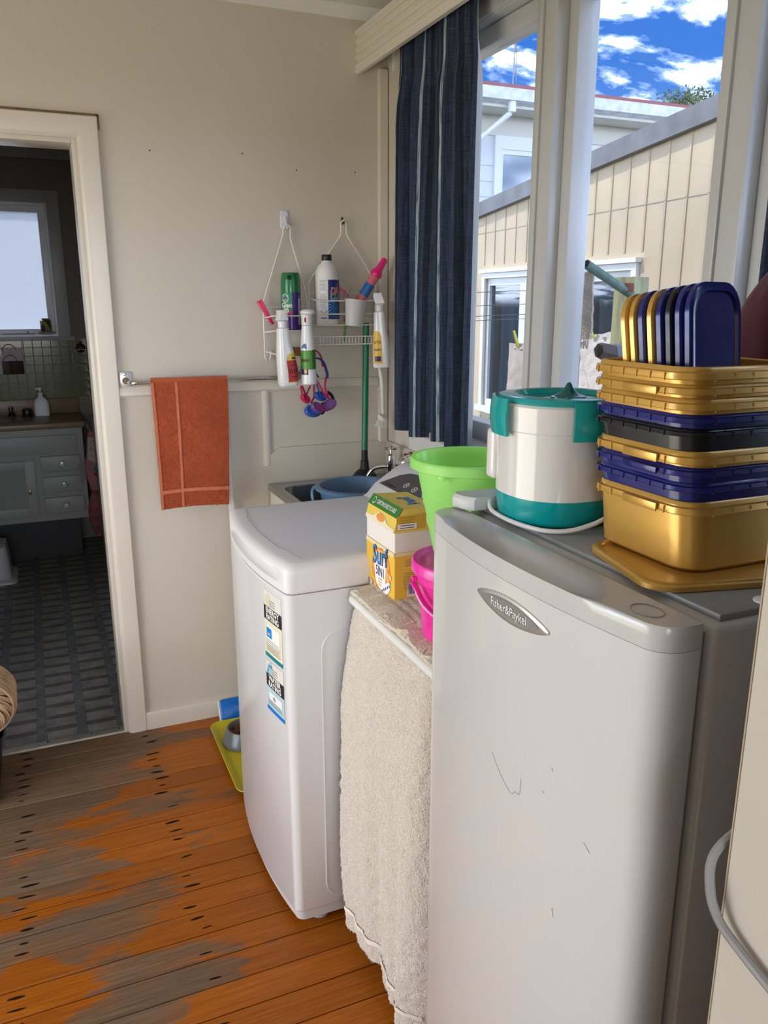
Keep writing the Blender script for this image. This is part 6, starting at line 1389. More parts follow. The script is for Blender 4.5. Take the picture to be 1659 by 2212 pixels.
# --- swimming goggles: three pairs hanging together
def strap(name, t, pts, r, m, fl_=0.35): b = BM(); tube(b, smoothpath(pts, 6), r, 8, flat=fl_); obj(name, b, m, t)
GY = 2.700
def goggle(label, strapm, lensm, straps, lens, grp='swimming goggles hanging from the left caddy'):
    t = thing('swim_goggles', label, 'goggles', (0.90, GY, 1.15), grp)
    for pts in straps: strap('strap', t, pts, 0.0075, strapm)
    for c, r_, rot in lens:
        q = BM(); loft(q, [[Vector((r_ * k * 1.25 * math.cos(a), r_ * k * 0.85 * math.sin(a), z)) for a in [2 * PI * i / 20 for i in range(20)]] for k, z in ((1.05, 0), (1.12, 0.004), (1.0, 0.012), (0.86, 0.016), (0.8, 0.012))]); xform(q, Matrix.Translation(c) @ Matrix.Rotation(rot, 4, 'Y') @ Matrix.Rotation(PI / 2 - 0.4, 4, 'X')); obj('eye_cup', q, lensm, t)
    return t
M_GR = mat('goggle_pink_strap', (0.62, 0.012, 0.11), 0.35); M_GB = mat('goggle_blue_strap', (0.025, 0.07, 0.30), 0.35); M_GP = mat('goggle_purple_lens', (0.20, 0.08, 0.30), 0.15, alpha=0.8); M_GD = mat('goggle_dark', (0.02, 0.012, 0.014), 0.3)
goggle('pink and teal strapped goggles at the front of the bunch', M_GR, M_GP, [[(0.872, 2.72, 1.335), (0.897, 2.70, 1.345), (0.916, GY, 1.325), (0.922, GY, 1.29)], [(0.935, GY, 1.255), (0.930, GY, 1.22), (0.945, GY, 1.175), (0.955, GY, 1.165)], [(0.885, GY, 1.27), (0.905, GY, 1.235), (0.920, GY, 1.205), (0.944, GY, 1.175)], [(0.888, GY - 0.02, 1.165), (0.905, GY - 0.03, 1.152), (0.92, GY - 0.025, 1.140)]], [((0.890, GY - 0.02, 1.150), 0.020, 0.5), ((0.938, GY - 0.018, 1.158), 0.020, -0.5)])
goggle('blue silicone goggles at the bottom of the bunch', M_GB, mat('goggle_blue_cup', (0.03, 0.10, 0.42), 0.3), [[(0.872, 2.71, 1.30), (0.890, 2.69, 1.32), (0.918, 2.69, 1.31), (0.934, 2.69, 1.27), (0.934, 2.69, 1.25)], [(0.885, 2.70, 1.29), (0.895, 2.70, 1.27), (0.905, 2.70, 1.255)], [(0.897, 2.705, 1.24), (0.905, 2.705, 1.215), (0.915, 2.705, 1.18)], [(0.868, 2.70, 1.16), (0.862, 2.70, 1.145), (0.872, 2.695, 1.130), (0.895, 2.69, 1.131)]], [((0.882, 2.70, 1.136), 0.024, 0.0), ((0.915, 2.715, 1.185), 0.018, 0.3)])
goggle('crimson goggles with round vents at the left of the bunch', mat('goggle_crimson', (0.42, 0.008, 0.05), 0.4), mat('goggle_crimson_cup', (0.50, 0.02, 0.09), 0.3), [[(0.845, 2.715, 1.225), (0.847, 2.71, 1.20), (0.850, 2.71, 1.18), (0.862, 2.71, 1.172)], [(0.895, 2.715, 1.24), (0.894, 2.715, 1.21), (0.893, 2.715, 1.185), (0.880, 2.71, 1.165)], [(0.850, 2.715, 1.225), (0.862, 2.712, 1.195), (0.872, 2.712, 1.21), (0.880, 2.712, 1.225)]], [((0.855, 2.705, 1.180), 0.015, 0.7)])
goggle('dark goggles with striped band behind the pink pair', M_GD, mat('goggle_dark_cup', (0.03, 0.02, 0.03), 0.2), [[(0.885, 2.712, 1.150), (0.905, 2.70, 1.138), (0.93, 2.70, 1.137), (0.952, 2.705, 1.142), (0.964, 2.712, 1.158), (0.960, 2.715, 1.185), (0.945, 2.72, 1.200)], [(0.905, 2.70, 1.138), (0.912, 2.695, 1.128), (0.922, 2.70, 1.137)]], [((0.930, 2.712, 1.148), 0.018, -0.3)])
# --- dish brush hanging beside the plunger
br = thing('dish_brush', 'white dish brush hanging head down below the right caddy', 'brush', (1.135, 2.66, 1.10))
b = BM(); tube(b, smoothpath([(1.118, 2.665, 1.365), (1.122, 2.665, 1.29), (1.130, 2.665, 1.24), (1.133, 2.665, 1.19), (1.134, 2.665, 1.14), (1.136, 2.665, 1.118)], 5), [0.006] * 8 + [0.0075] * 6 + [0.006] * 12, 10); obj('handle', b, mat('brush_white', (0.70, 0.68, 0.62), 0.35), br)
b = BM(); lathe(b, [(0.001, -0.009), (0.018, -0.009), (0.021, -0.004), (0.019, 0.004), (0.008, 0.010), (0.001, 0.010)], 0, 0, 22); xform(b, Matrix.Translation((1.136, 2.668, 1.105)) @ Matrix.Rotation(0.5, 4, 'Y') @ Matrix.Rotation(0.35, 4, 'X')); obj('head', b, MATS['brush_white'], br)
b = BM()
for i in range(90):
    a = i * 2.39996; r_ = 0.017 * math.sqrt((i + 0.5) / 90); p = Vector((1.136, 2.668, 1.105)) + Vector((r_ * math.cos(a), r_ * math.sin(a), -0.007)); d = Vector((math.cos(a) * r_ * 22 - 0.28, math.sin(a) * r_ * 18, -1)).normalized() * 0.028
    tube(b, [p, p + d], 0.0009, 4, caps=False)
o = obj('bristles', b, mat('bristle_white', (0.74, 0.73, 0.68), 0.5), br); o['kind'] = 'stuff'
# =================================================================== LAUNDRY TUB
TX0, TX1, TY0, TY1, TBZ = 0.728, 1.186, 2.205, 2.764, 0.876
tb_ = thing('laundry_tub', 'stainless steel laundry tub in the corner behind the washing machine', 'sink', (0.96, 2.48, 0.0))
b = BM()
outer = rrect(TX0, TX1, TY0, TY1, 0.006, 8); inner = rrect(TX0 + 0.034, TX1 - 0.075, TY0 + 0.045, TY1 - 0.045, 0.06, 8); inb = rrect(TX0 + 0.046, TX1 - 0.087, TY0 + 0.057, TY1 - 0.057, 0.05, 8)
loft(b, [ring(outer, TBZ - 0.022), ring(outer, TBZ), ring(rrect(TX0 + 0.005, TX1 - 0.005, TY0 + 0.005, TY1 - 0.005, 0.004, 8), TBZ - 0.003), ring(inner, TBZ - 0.004), ring(rrect(TX0 + 0.036, TX1 - 0.077, TY0 + 0.047, TY1 - 0.047, 0.06, 8), TBZ - 0.012), ring(inb, TBZ - 0.22)], False, True)
obj('steel_bowl', b, M_STEEL, tb_)
b = BM(); box(b, TX0 + 0.006, TX0 + 0.022, TY0 + 0.006, TY1 - 0.004, 0.06, TBZ - 0.020, 0.002); box(b, TX0 + 0.022, TX1 - 0.004, TY0 + 0.006, TY0 + 0.020, 0.06, TBZ - 0.020); box(b, TX0 + 0.022, TX1 - 0.004, TY1 - 0.018, TY1 - 0.004, 0.06, TBZ - 0.020); box(b, TX0 + 0.03, TX1 - 0.01, TY0 + 0.02, TY1 - 0.02, 0.0, 0.06); obj('cabinet', b, mat('tub_cabinet_cream', (0.66, 0.61, 0.53), 0.4), tb_)
# taps on the window wall
def tap(label, y, z, spout, hot):
    t = thing('wall_tap', label, 'tap', (XR - 0.010, y, z), 'taps over the laundry tub')
    b = BM(); q = lathe(BM(), [(0.022, 0), (0.022, 0.004), (0.016, 0.008), (0.012, 0.012), (0.012, 0.045)], 0, 0, 20); xform(q, Matrix.Translation((XR - 0.010, y, z)) @ Matrix.Rotation(-PI / 2, 4, 'Y')); merge(b, q)
    xx = XR - 0.058
    lathe(b, [(0.001, z - 0.028), (0.011, z - 0.026), (0.0155, z - 0.015), (0.0165, z + 0.01), (0.0150, z + 0.030), (0.010, z + 0.036), (0.005, z + 0.038), (0.005, z + 0.052)], xx, y, 20)
    if spout: tube(b, smoothpath([(xx, y, z - 0.012), (xx - 0.03, y + 0.012, z - 0.010), (xx - 0.058, y + 0.024, z - 0.018), (xx - 0.075, y + 0.032, z - 0.042), (xx - 0.078, y + 0.034, z - 0.060)], 5), [0.010] * 6 + [0.009] * 15, 12)
    bd = obj('tap_body', b, M_CHROME, t)
    b = BM()
    for a in (0, PI / 2):
        tube(b, [(xx - 0.026 * math.cos(a + 0.5), y - 0.026 * math.sin(a + 0.5), z + 0.057), (xx - 0.012 * math.cos(a + 0.5), y - 0.012 * math.sin(a + 0.5), z + 0.056), (xx + 0.012 * math.cos(a + 0.5), y + 0.012 * math.sin(a + 0.5), z + 0.056), (xx + 0.026 * math.cos(a + 0.5), y + 0.026 * math.sin(a + 0.5), z + 0.057)], [0.0045, 0.0055, 0.0055, 0.0045], 8)
    lathe(b, [(0.010, z + 0.050), (0.010, z + 0.061), (0.007, z + 0.064), (0.001, z + 0.064)], xx, y, 16); h = obj('cross_handle', b, M_CHROME, t)
    if hot:
        b = BM(); lathe(b, [(0.0065, z + 0.063), (0.0065, z + 0.068), (0.001, z + 0.069)], xx, y, 14); obj('red_button', b, mat('tap_red', (0.30, 0.01, 0.015), 0.4), h)
tap('chrome tap with curved spout over the blue basin', 2.605, 0.946, True, False)
tap('chrome tap with red button behind the washing machine console', 2.440, 0.948, False, True)
# blue basin standing in the tub
bs_ = thing('blue_basin', 'light blue round basin standing in the laundry tub', 'basin', (0.955, 2.455, TBZ - 0.215))
BZ1 = 0.918; BXb, BYb = 0.952, 2.452
b = BM(); lathe(b, [(0.001, 0.70), (0.085, 0.70), (0.09, 0.705), (0.118, 0.86), (0.128, BZ1 - 0.012), (0.142, BZ1 - 0.011), (0.143, BZ1 - 0.002), (0.140, BZ1), (0.126, BZ1), (0.121, BZ1 - 0.01), (0.086, 0.71), (0.001, 0.71)], BXb, BYb, 48); obj('basin', b, mat('basin_blue', (0.10, 0.20, 0.34), 0.35, coat=0.1), bs_)
b = BM(); a = math.radians(168); tube(b, smoothpath([(BXb + 0.138 * math.cos(a), BYb + 0.138 * math.sin(a) + 0.02, BZ1 - 0.004), (BXb + 0.150 * math.cos(a), BYb + 0.150 * math.sin(a) + 0.01, BZ1 - 0.02), (BXb + 0.150 * math.cos(a), BYb + 0.150 * math.sin(a), BZ1 - 0.05), (BXb + 0.14 * math.cos(a), BYb + 0.14 * math.sin(a) - 0.01, BZ1 - 0.07)], 5), 0.006, 8, flat=0.5); obj('handle', b, MATS['basin_blue'], bs_)
# plunger with green handle standing on the tub rim
pl = thing('plunger', 'plunger with green handle and black rubber cup in the corner', 'plunger', (1.062, 2.690, TBZ))
px_, py_ = 1.066, 2.672
b = BM(); lathe(b, [(0.046, TBZ - 0.002), (0.048, TBZ + 0.006), (0.044, TBZ + 0.020), (0.030, TBZ + 0.036), (0.017, TBZ + 0.046), (0.015, TBZ + 0.06), (0.0145, TBZ + 0.075), (0.012, TBZ + 0.077), (0.011, TBZ + 0.115)], px_, py_, 28); obj('rubber_cup', b, mat('black_rubber', (0.012, 0.011, 0.011), 0.55), pl)
b = BM(); tube(b, [(px_, py_, TBZ + 0.10), (px_ + 0.024, py_ + 0.04, TBZ + 0.50), (px_ + 0.027, py_ + 0.045, TBZ + 0.56)], 0.0112, 14); obj('handle', b, mat('green_painted_handle', (0.008, 0.16, 0.075), 0.35, var=0.15, vscale=30), pl)

# =================================================================== PET CORNER ON THE FLOOR
ty = thing('pet_tray', 'yellow plastic tray on the floor beside the washing machine', 'tray', (0.61, 2.455, 0.0))
b = BM(); X0, X1, Y0, Y1 = 0.452, 0.722, 2.212, 2.690
def R(i, z, r=0.04): return ring(rrect(X0 + i, X1 - i, Y0 + i, Y1 - i, max(0.006, r - i * 0.6), 6), z)
loft(b, [R(0.022, 0.0), R(0.020, 0.001), R(0.002, 0.017), R(0.0, 0.018), R(0.001, 0.020), R(0.005, 0.0195), R(0.024, 0.004), R(0.030, 0.0035)]); obj('tray', b, mat('tray_yellow', (0.56, 0.47, 0.012), 0.35), ty)
bwx, bwy = 0.552, 2.545
bl = thing('pet_bowl', 'grey pet bowl with biscuits on the yellow tray', 'bowl', (bwx, bwy, 0.0035))
b = BM(); lathe(b, [(0.074, 0.0036), (0.080, 0.006), (0.079, 0.011), (0.070, 0.035), (0.0625, 0.058), (0.060, 0.061), (0.056, 0.060), (0.050, 0.034), (0.001, 0.030)], bwx, bwy, 40); obj('bowl', b, mat('bowl_grey', (0.13, 0.14, 0.14), 0.28, coat=0.2), bl)
kb = BM(); rnd = random.Random(5)
for i in range(150):
    a = rnd.random() * 2 * PI; r_ = 0.049 * math.sqrt(rnd.random()); sphere(kb, (bwx + r_ * math.cos(a), bwy + r_ * math.sin(a), 0.040 + 0.004 * rnd.random()), 0.0058, 6, 4, 1, 1, 0.7)
o = obj('pet_biscuits', kb, mat('biscuit_brown', (0.13, 0.050, 0.020), 0.7, var=0.4, vscale=80)); o['kind'] = 'stuff'; tag(o, 'small brown pet biscuits in the grey bowl', 'biscuits')
bp = thing('blue_scrubber', 'blue plastic scrubber with white back leaning on the baseboard', 'scrubber', (0.57, 2.725, 0.0))
Mx = Matrix.Translation((0.505, 2.712, 0.0)) @ Matrix.Rotation(-0.45, 4, 'X')
b = BM(); loft(b, [[Vector((p[0], y, p[1])) for p in rrect(i, 0.17 - i, i, 0.082 - i, 0.012, 4)] for y, i in ((0.004, 0.001), (0.0, 0.0), (-0.010, 0.001), (-0.013, 0.005))]); obj('blue_plate', xform(b, Mx), mat('scrubber_blue', (0.0, 0.13, 0.50), 0.3), bp)
b = BM(); box(b, -0.004, 0.166, 0.0045, 0.018, 0.001, 0.078, 0.003); obj('white_pad', xform(b, Mx), M_WHITE, bp)
q = lathe(BM(), [(0.012, 0), (0.011, 0.003), (0.006, 0.003), (0.004, 0.001)], 0, 0, 16); xform(q, Mx @ Matrix.Translation((0.062, -0.013, 0.040)) @ Matrix.Rotation(PI / 2, 4, 'X')); obj('knob_socket', q, mat('scrubber_blue_pale', (0.06, 0.22, 0.5), 0.3), bp)

# =================================================================== WICKER BASKET ON A NAVY TUB, LEFT EDGE
nv = thing('navy_bin', 'dark navy laundry bin at the left edge by the doorway', 'bin', (-0.40, 2.60, 0.0))
b = BM(); loft(b, [ring(rrect(-0.40 - w, -0.40 + w, 2.60 - d, 2.60 + d, 0.05, 6), z) for w, d, z in ((0.158, 0.13, 0.0), (0.165, 0.135, 0.01), (0.195, 0.15, 0.22), (0.20, 0.153, 0.225), (0.196, 0.15, 0.225), (0.160, 0.13, 0.02))]); obj('bin', b, mat('navy_plastic', (0.008, 0.013, 0.032), 0.45), nv)
b = BM(); box(b, -0.57, -0.23, 2.475, 2.725, 0.10, 0.215, 0.03, 3); obj('bin_contents', b, mat('navy_cloth', (0.010, 0.014, 0.030), 0.9), nv)
wk = thing('wicker_basket', 'pale wicker basket tipped on its side on the navy bin', 'basket', (-0.27, 2.52, 0.23))
wc = Vector((-0.268, 2.545, 0.322)); M_WK = mat('pale_cane', (0.50, 0.34, 0.21), 0.6, var=0.25, vscale=30); M_WKD = mat('dark_cane', (0.16, 0.075, 0.045), 0.7)
def wkp(r_, a, d): return wc + Vector((0.108 * r_ * math.cos(a), -d, 0.094 * r_ * math.sin(a)))
b = BM(); loft(b, [[wkp(r_, 2 * PI * i / 36, d) for i in range(36)] for r_, d in ((0.05, 0.075), (0.5, 0.072), (0.85, 0.06), (0.97, 0.03), (0.99, -0.05), (0.90, -0.09))], True, False); obj('basket_shell', b, M_WKD, wk)
for k in range(9):
    b = BM(); tube(b, [wkp(1.0 - 0.004 * abs(k - 3), 2 * PI * i / 48 + 0.02 * k, 0.02 - 0.013 * k + 0.003 * math.sin(i * 0.9 + k * 3)) for i in range(48)], 0.0060, 6, closed=True); obj('rim_cane', b, M_WK, wk)
for k in range(3):
    b = BM(); tube(b, [wkp(1.02 - 0.03 * k, 2 * PI * i / 40, 0.034 + 0.013 * k) for i in range(40)], 0.0048, 6, closed=True); obj('rim_cane', b, M_WK, wk)
for k in range(34):
    a = 2 * PI * k / 34; b = BM(); tube(b, smoothpath([wkp(1.0, a - 0.3, 0.030), wkp(0.90, a + 0.15, 0.060 + 0.006 * (k % 2)), wkp(0.70, a + 0.7, 0.077 + 0.004 * (k % 3)), wkp(0.42, a + 1.4, 0.082), wkp(0.15, a + 2.2, 0.080)], 4), 0.0042, 5); obj('woven_cane', b, M_WK, wk)

# =================================================================== BATHROOM CONTENTS
VY = 5.0
va = thing('vanity_unit', 'old grey-white vanity with louvred door and three drawers in the bathroom', 'vanity', (-0.35, 5.22, 0.0))
M_VAN = mat('vanity_paint', (0.27, 0.265, 0.235), 0.45); M_VAN2 = mat('vanity_drawer_paint', (0.31, 0.31, 0.28), 0.45)
b = BM(); box(b, -0.95, 0.215, VY, BY - 0.006, 0.255, 0.800); obj('carcass', b, M_VAN, va)
b = BM(); box(b, -0.90, 0.16, VY + 0.12, BY - 0.02, 0.0, 0.256); obj('plinth', b, mat('plinth_dark', (0.05, 0.05, 0.05), 0.8), va)
b = BM(); box(b, -0.97, 0.232, VY - 0.02, BY - 0.008, 0.798, 0.834, 0.008, 3); box(b, -0.97, 0.232, BY - 0.026, BY - 0.008, 0.830, 0.925, 0.004)
vt = obj('benchtop', b, mat('brown_laminate', (0.21, 0.135, 0.065), 0.35, var=0.15, vscale=12), va)
b = BM(); loft(b, [[Vector((-0.24 + r_ * 0.20 * math.cos(a), VY + 0.20 + r_ * 0.15 * math.sin(a), z)) for a in [2 * PI * i / 36 for i in range(36)]] for r_, z in ((1.0, 0.8342), (1.02, 0.8375), (0.96, 0.8385), (0.90, 0.836))]); obj('basin_rim', b, mat('basin_brown', (0.16, 0.10, 0.05), 0.3), vt)
b = BM(); box(b, -0.90, 0.178, VY - 0.014, VY, 0.655, 0.760, 0.004); obj('false_front', b, M_VAN2, va)
for z0_, z1_ in ((0.548, 0.640), (0.425, 0.518), (0.298, 0.394)):
    b = BM(); box(b, -0.026, 0.192, VY - 0.016, VY, z0_, z1_, 0.005); d = obj('drawer', b, M_VAN2, va)
    q = lathe(BM(), [(0.006, 0), (0.006, 0.012), (0.017, 0.018), (0.019, 0.026), (0.014, 0.033), (0.001, 0.035)], 0, 0, 18); xform(q, Matrix.Translation((0.088, VY - 0.016, (z0_ + z1_) / 2)) @ Matrix.Rotation(PI / 2, 4, 'X')); obj('knob', q, mat('clear_knob', (0.45, 0.44, 0.40), 0.15, coat=0.5), d)
b = BM(); X0, X1, z0_, z1_ = -0.47, -0.060, 0.290, 0.620
box(b, X0, X0 + 0.05, VY - 0.018, VY, z0_, z1_, 0.002); box(b, X1 - 0.055, X1, VY - 0.018, VY, z0_, z1_, 0.002); box(b, X0 + 0.05, X1 - 0.055, VY - 0.0176, VY, z1_ - 0.05, z1_, 0.002); box(b, X0 + 0.05, X1 - 0.055, VY - 0.0176, VY, z0_, z0_ + 0.055, 0.002); dv_ = obj('louvred_door', b, M_VAN2, va)
for k in range(13):
    z = z0_ + 0.062 + k * 0.0172
    b = BM(); prism(b, [(VY - 0.016, z - 0.007), (VY - 0.013, z - 0.008), (VY - 0.002, z + 0.008), (VY - 0.005, z + 0.009)], 'x', X0 + 0.045, X1 - 0.05); obj('louvre_slat', b, M_VAN2, dv_, smooth=False)
b = BM(); box(b, X1 - 0.048, X1 - 0.030, VY - 0.026, VY - 0.018, 0.425, 0.455, 0.003); obj('door_latch', b, mat('brass_latch', (0.25, 0.19, 0.09), 0.35, metal=0.8), dv_)
# things on the vanity
dp = thing('soap_dispenser', 'white pump soap bottle on the bathroom benchtop', 'soap bottle', (0.015, 5.33, 0.834))
b = BM(); loft(b, [ring(rrect(0.012 - w, 0.012 + w, 5.33 - d, 5.33 + d, min(w, d) * 0.7, 4), z) for w, d, z in ((0.040, 0.024, 0.834), (0.044, 0.027, 0.838), (0.044, 0.027, 0.910), (0.036, 0.024, 0.932), (0.015, 0.014, 0.950), (0.013, 0.013, 0.962))]); obj('bottle', b, mat('soap_white', (0.62, 0.62, 0.60), 0.4), dp)
b = BM(); lathe(b, [(0.015, 0.960), (0.015, 0.975), (0.006, 0.978), (0.006, 0.990), (0.013, 0.992), (0.012, 1.004)], 0.012, 5.33, 14); box(b, -0.014, 0.012, 5.322, 5.338, 0.992, 1.003, 0.002); obj('pump', b, MATS['soap_white'], dp)
def small(name, label, cat, prof, x, y, mt): b = BM(); lathe(b, prof, x, y, 20); return tag(obj(name, b, mt), label, cat)
small('black_pot', 'small black jar beside the bathroom soap bottle', 'jar', [(0.026, 0.8345), (0.028, 0.838), (0.028, 0.872), (0.024, 0.880), (0.001, 0.880)], -0.072, 5.33, M_BLACK)
tpb = thing('basin_tap', 'chrome basin tap on the bathroom benchtop', 'tap', (-0.160, 5.35, 0.834))
b = BM(); lathe(b, [(0.024, 0.8345), (0.020, 0.850), (0.012, 0.862), (0.010, 0.876), (0.014, 0.88), (0.012, 0.890), (0.001, 0.892)], -0.160, 5.35, 18); obj('tap_body', b, mat('dark_chrome', (0.20, 0.20, 0.20), 0.15, metal=1.0), tpb)
b = BM(); lathe(b, [(0.008, 0.890), (0.008, 0.897), (0.001, 0.898)], -0.160, 5.35, 12); obj('tap_cap', b, M_CHROME, tpb)
# sill: pot with succulent on saucer
pt = thing('potted_succulent', 'small succulent in a painted pot on the bathroom sill', 'plant', (0.078, 5.46, FZ0 + 0.012))
pz_ = FZ0 + 0.0125; PXs, PYs = 0.085, 5.463
b = BM(); lathe(b, [(0.030, pz_), (0.052, pz_ + 0.012), (0.056, pz_ + 0.016), (0.05, pz_ + 0.016), (0.028, pz_ + 0.006)], PXs, PYs, 24); obj('saucer', b, mat('saucer_white', (0.55, 0.53, 0.48), 0.3), pt)
def potm():
    m = bpy.data.materials.new('painted_pot'); m.use_nodes = True; t = m.node_tree; p = t.nodes['Principled BSDF']; c = t.nodes.new('ShaderNodeTexCoord')
    w = t.nodes.new('ShaderNodeTexWave'); w.inputs['Scale'].default_value = 9; w.inputs['Distortion'].default_value = 3; w.bands_direction = 'DIAGONAL'; t.links.new(c.outputs['Object'], w.inputs['Vector'])
    t.links.new(ramp(t, w.outputs[0], [(0.0, (0.10, 0.02, 0.02)), (0.3, (0.05, 0.10, 0.18)), (0.6, (0.10, 0.16, 0.08)), (0.85, (0.40, 0.30, 0.03))], 'CONSTANT'), p.inputs['Base Color']); p.inputs['Roughness'].default_value = 0.4; return m
b = BM(); lathe(b, [(0.028, pz_ + 0.010), (0.031, pz_ + 0.013), (0.0315, pz_ + 0.078), (0.033, pz_ + 0.082), (0.027, pz_ + 0.080), (0.001, pz_ + 0.072)], PXs, PYs, 24); obj('pot', b, potm(), pt)
for k in range(14):
    a = k * 2.4; l_ = 0.030 - 0.0008 * k; up = 0.3 + 0.06 * k; b = BM(); base = Vector((PXs, PYs, pz_ + 0.080)); d = Vector((math.cos(a), math.sin(a), up)).normalized()
    tube(b, [base, base + d * l_ * 0.5, base + d * l_ * 0.85, base + d * l_ + Vector((0, 0, 0.003))], [0.003, 0.0065, 0.005, 0.001], 6, flat=0.5); obj('leaf', b, mat('succulent_green', (0.10, 0.17, 0.07), 0.5), pt)
b = BM(); tube(b, [(-0.16, 5.452, FZ0 + 0.018), (-0.12, 5.452, FZ0 + 0.020), (0.02, 5.455, FZ0 + 0.021)], 0.004, 8); lathe(b, [(0.004, FZ0 + 0.020), (0.004, FZ0 + 0.034)], -0.02, 5.452, 8); tag(obj('window_stay', b, mat('stay_metal', (0.5, 0.48, 0.44), 0.3, metal=0.8)), 'metal casement stay along the bathroom window bottom', 'stay')
# picture panel under the window
pc = thing('basket_picture', 'small dark picture of a wicker basket under the bathroom window', 'picture', (-0.20, BY - 0.02, 1.08))
b = BM(); box(b, -0.34, -0.062, BY - 0.018, BY - 0.0085, 1.080, 1.287, 0.001); pb = obj('panel', b, mat('picture_dark', (0.03, 0.015, 0.010), 0.15, coat=0.6), pc)
pf_ = lambda e: (lambda u, v: Vector((u, BY - 0.0182 - e, v)))
patch('picture_wall', mat('picture_pink', (0.28, 0.19, 0.16), 0.2, coat=0.5), pb, pf_(0.0003), -0.18, -0.064, 1.235, 1.286)
patch('picture_basket', mat('picture_basket_brown', (0.08, 0.035, 0.018), 0.3, var=0.5, vscale=60), pb, pf_(0.0005), -0.18, -0.064, 1.160, 1.240)
patch('picture_shade', mat('picture_grey', (0.12, 0.13, 0.16), 0.3), pb, pf_(0.0005), -0.338, -0.182, 1.082, 1.286)
for cz, r_ in ((1.225, 0.035), (1.16, 0.035)):
    b = BM(); tube(b, [(-0.135 + r_ * math.cos(PI * i / 12), BY - 0.0190, cz + r_ * 0.95 * math.sin(PI * i / 12)) for i in range(13)], 0.003, 5); obj('picture_handle', b, mat('picture_cane', (0.20, 0.10, 0.05), 0.5), pb)
# towel ring
rg = thing('towel_ring', 'dark towel ring on the green tiles', 'towel ring', (0.272, BY - 0.02, 1.24))
b = BM(); q = lathe(BM(), [(0.030, 0), (0.026, 0.010), (0.012, 0.016), (0.010, 0.030)], 0, 0, 8); xform(q, Matrix.Translation((0.272, BY - 0.008, 1.228)) @ Matrix.Rotation(PI / 2, 4, 'X')); merge(b, q); box(b, 0.262, 0.282, BY - 0.02, BY - 0.008, 1.25, 1.268, 0.004); obj('ring_mount', b, mat('bronze_dark', (0.03, 0.022, 0.016), 0.5, metal=0.5), rg)
b = BM(); tube(b, [(0.272 + 0.052 * math.copysign(abs(math.cos(a)) ** 0.6, math.cos(a)), BY - 0.030, 1.172 + 0.048 * math.copysign(abs(math.sin(a)) ** 0.6, math.sin(a))) for a in [2 * PI * i / 32 for i in range(32)]], 0.003, 6, closed=True); obj('ring', b, mat('ring_brass', (0.22, 0.19, 0.13), 0.4, metal=0.7), rg)
# hanging pink laundry bag at the vanity end
hb_ = thing('hanging_bag', 'pink spotted cloth bag hanging at the end of the vanity', 'bag', (0.25, 4.95, 0.15))
def bag(u, v):
    a = 2 * PI * u; z = 0.775 - 0.345 * v; w = 0.018 + 0.050 * math.sin(min(1, v * 1.25) * PI * 0.62) ** 0.8 - 0.026 * max(0, v - 0.7) / 0.3
    return Vector((0.262 + 0.004 * v + w * math.cos(a) * (0.75 + 0.10 * math.sin(3 * a + 5 * v)), 4.955 + w * 0.55 * math.sin(a), z))
b = grid(BM(), bag, 40, 26); obj('bag_upper', b, mat('pink_cloth', (0.36, 0.15, 0.15), 0.85), hb_)
def bag2(u, v):
    a = 2 * PI * u; z = 0.430 - 0.285 * v; w = 0.020 + 0.030 * math.sin(v * PI) + 0.004
    return Vector((0.258 - 0.004 * v + w * math.cos(a) * (0.8 + 0.15 * math.sin(2 * a + 4 * v)), 4.955 + w * 0.6 * math.sin(a), z))
b = grid(BM(), bag2, 40, 20); obj('bag_lower', b, mat('pink_cloth_dark', (0.24, 0.075, 0.08), 0.85, var=0.5, vscale=25), hb_)
b = BM(); tube(b, smoothpath([(0.236, 4.96, 0.833), (0.246, 4.955, 0.80), (0.262, 4.955, 0.77)], 4), 0.004, 6); obj('loop', b, mat('tan_loop', (0.25, 0.16, 0.08), 0.8), hb_)
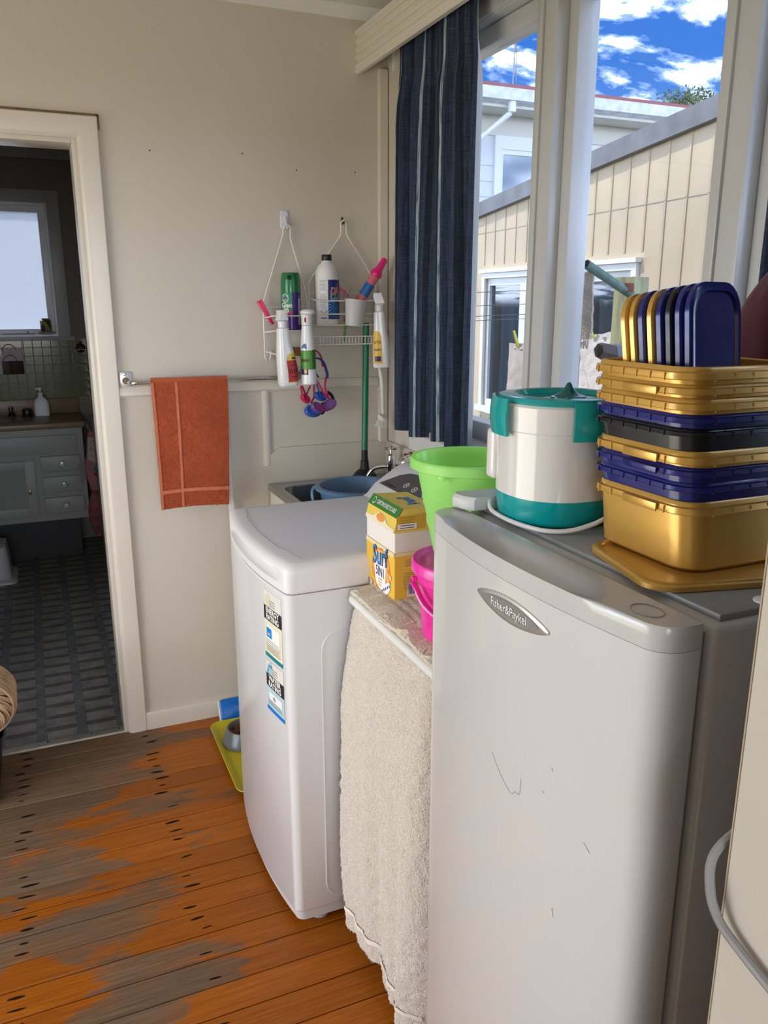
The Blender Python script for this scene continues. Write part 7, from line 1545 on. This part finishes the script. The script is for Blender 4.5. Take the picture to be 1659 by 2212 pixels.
bp_ = grid(BM(), lambda u, v: Vector((0.238 + 0.052 * u - 0.010 * v, 4.917 - 0.004 * math.sin(u * 6 + v * 4), 0.748 - 0.13 * v - 0.025 * u * v)), 8, 8); obj('spotted_panel', bp_, mat('cream_spot_cloth', (0.42, 0.36, 0.33), 0.85), hb_)
for k, (u, v, c) in enumerate(((0.2, 0.2, 'a'), (0.6, 0.15, 'b'), (0.85, 0.35, 'c'), (0.3, 0.5, 'b'), (0.65, 0.55, 'a'), (0.45, 0.8, 'c'), (0.8, 0.8, 'a'))):
    shape_patch('spot', mat('spot_' + c, {'a': (0.30, 0.22, 0.10), 'b': (0.28, 0.03, 0.06), 'c': (0.12, 0.20, 0.20)}[c], 0.8), hb_, lambda s_, t_: Vector((s_, 4.912, t_)), ell(0.238 + 0.052 * u - 0.010 * v, 0.748 - 0.13 * v - 0.025 * u * v, 0.004, 0.005, 8))
shape_patch('ice_cream_print', mat('print_teal_scoop', (0.02, 0.16, 0.19), 0.8), hb_, lambda s_, t_: Vector((s_, 4.910, t_)), ell(0.268, 0.560, 0.016, 0.016, 14))
shape_patch('ice_cream_print', mat('print_red_scoop', (0.24, 0.02, 0.05), 0.8), hb_, lambda s_, t_: Vector((s_, 4.911, t_)), ell(0.270, 0.530, 0.016, 0.014, 14))
# grey towel hem behind the bag
cloth('face_cloth', 'small grey cloth hanging beside the pink bag', 'cloth', ((0.178, 4.975, 0.585), (0.215, 4.975, 0.612), 0.11), 0.003, mat('grey_cloth', (0.22, 0.22, 0.21), 0.9), 0.002, 5, 4, 10, 12)
# white stool foot at the left
b = BM(); loft(b, [ring(rrect(-0.36 - w, -0.36 + w, 4.80 - w, 4.80 + w, 0.04, 5), z) for w, z in ((0.155, 0.004), (0.152, 0.016), (0.128, 0.03), (0.118, 0.17), (0.112, 0.205), (0.095, 0.212))]); tag(obj('step_stool', b, mat('stool_white', (0.50, 0.50, 0.52), 0.4)), 'white plastic step stool standing on the bathroom floor', 'stool')
# tiled bath end panel edge at the right of the bathroom
b = BM(); box(b, 0.268, 0.310, 4.62, 4.90, 0.004, 0.865, 0.004); tag(obj('tiled_nib', b, mat('nib_tile', (0.34, 0.35, 0.27), 0.35)), 'narrow tiled nib wall at the right of the bathroom', 'nib wall')
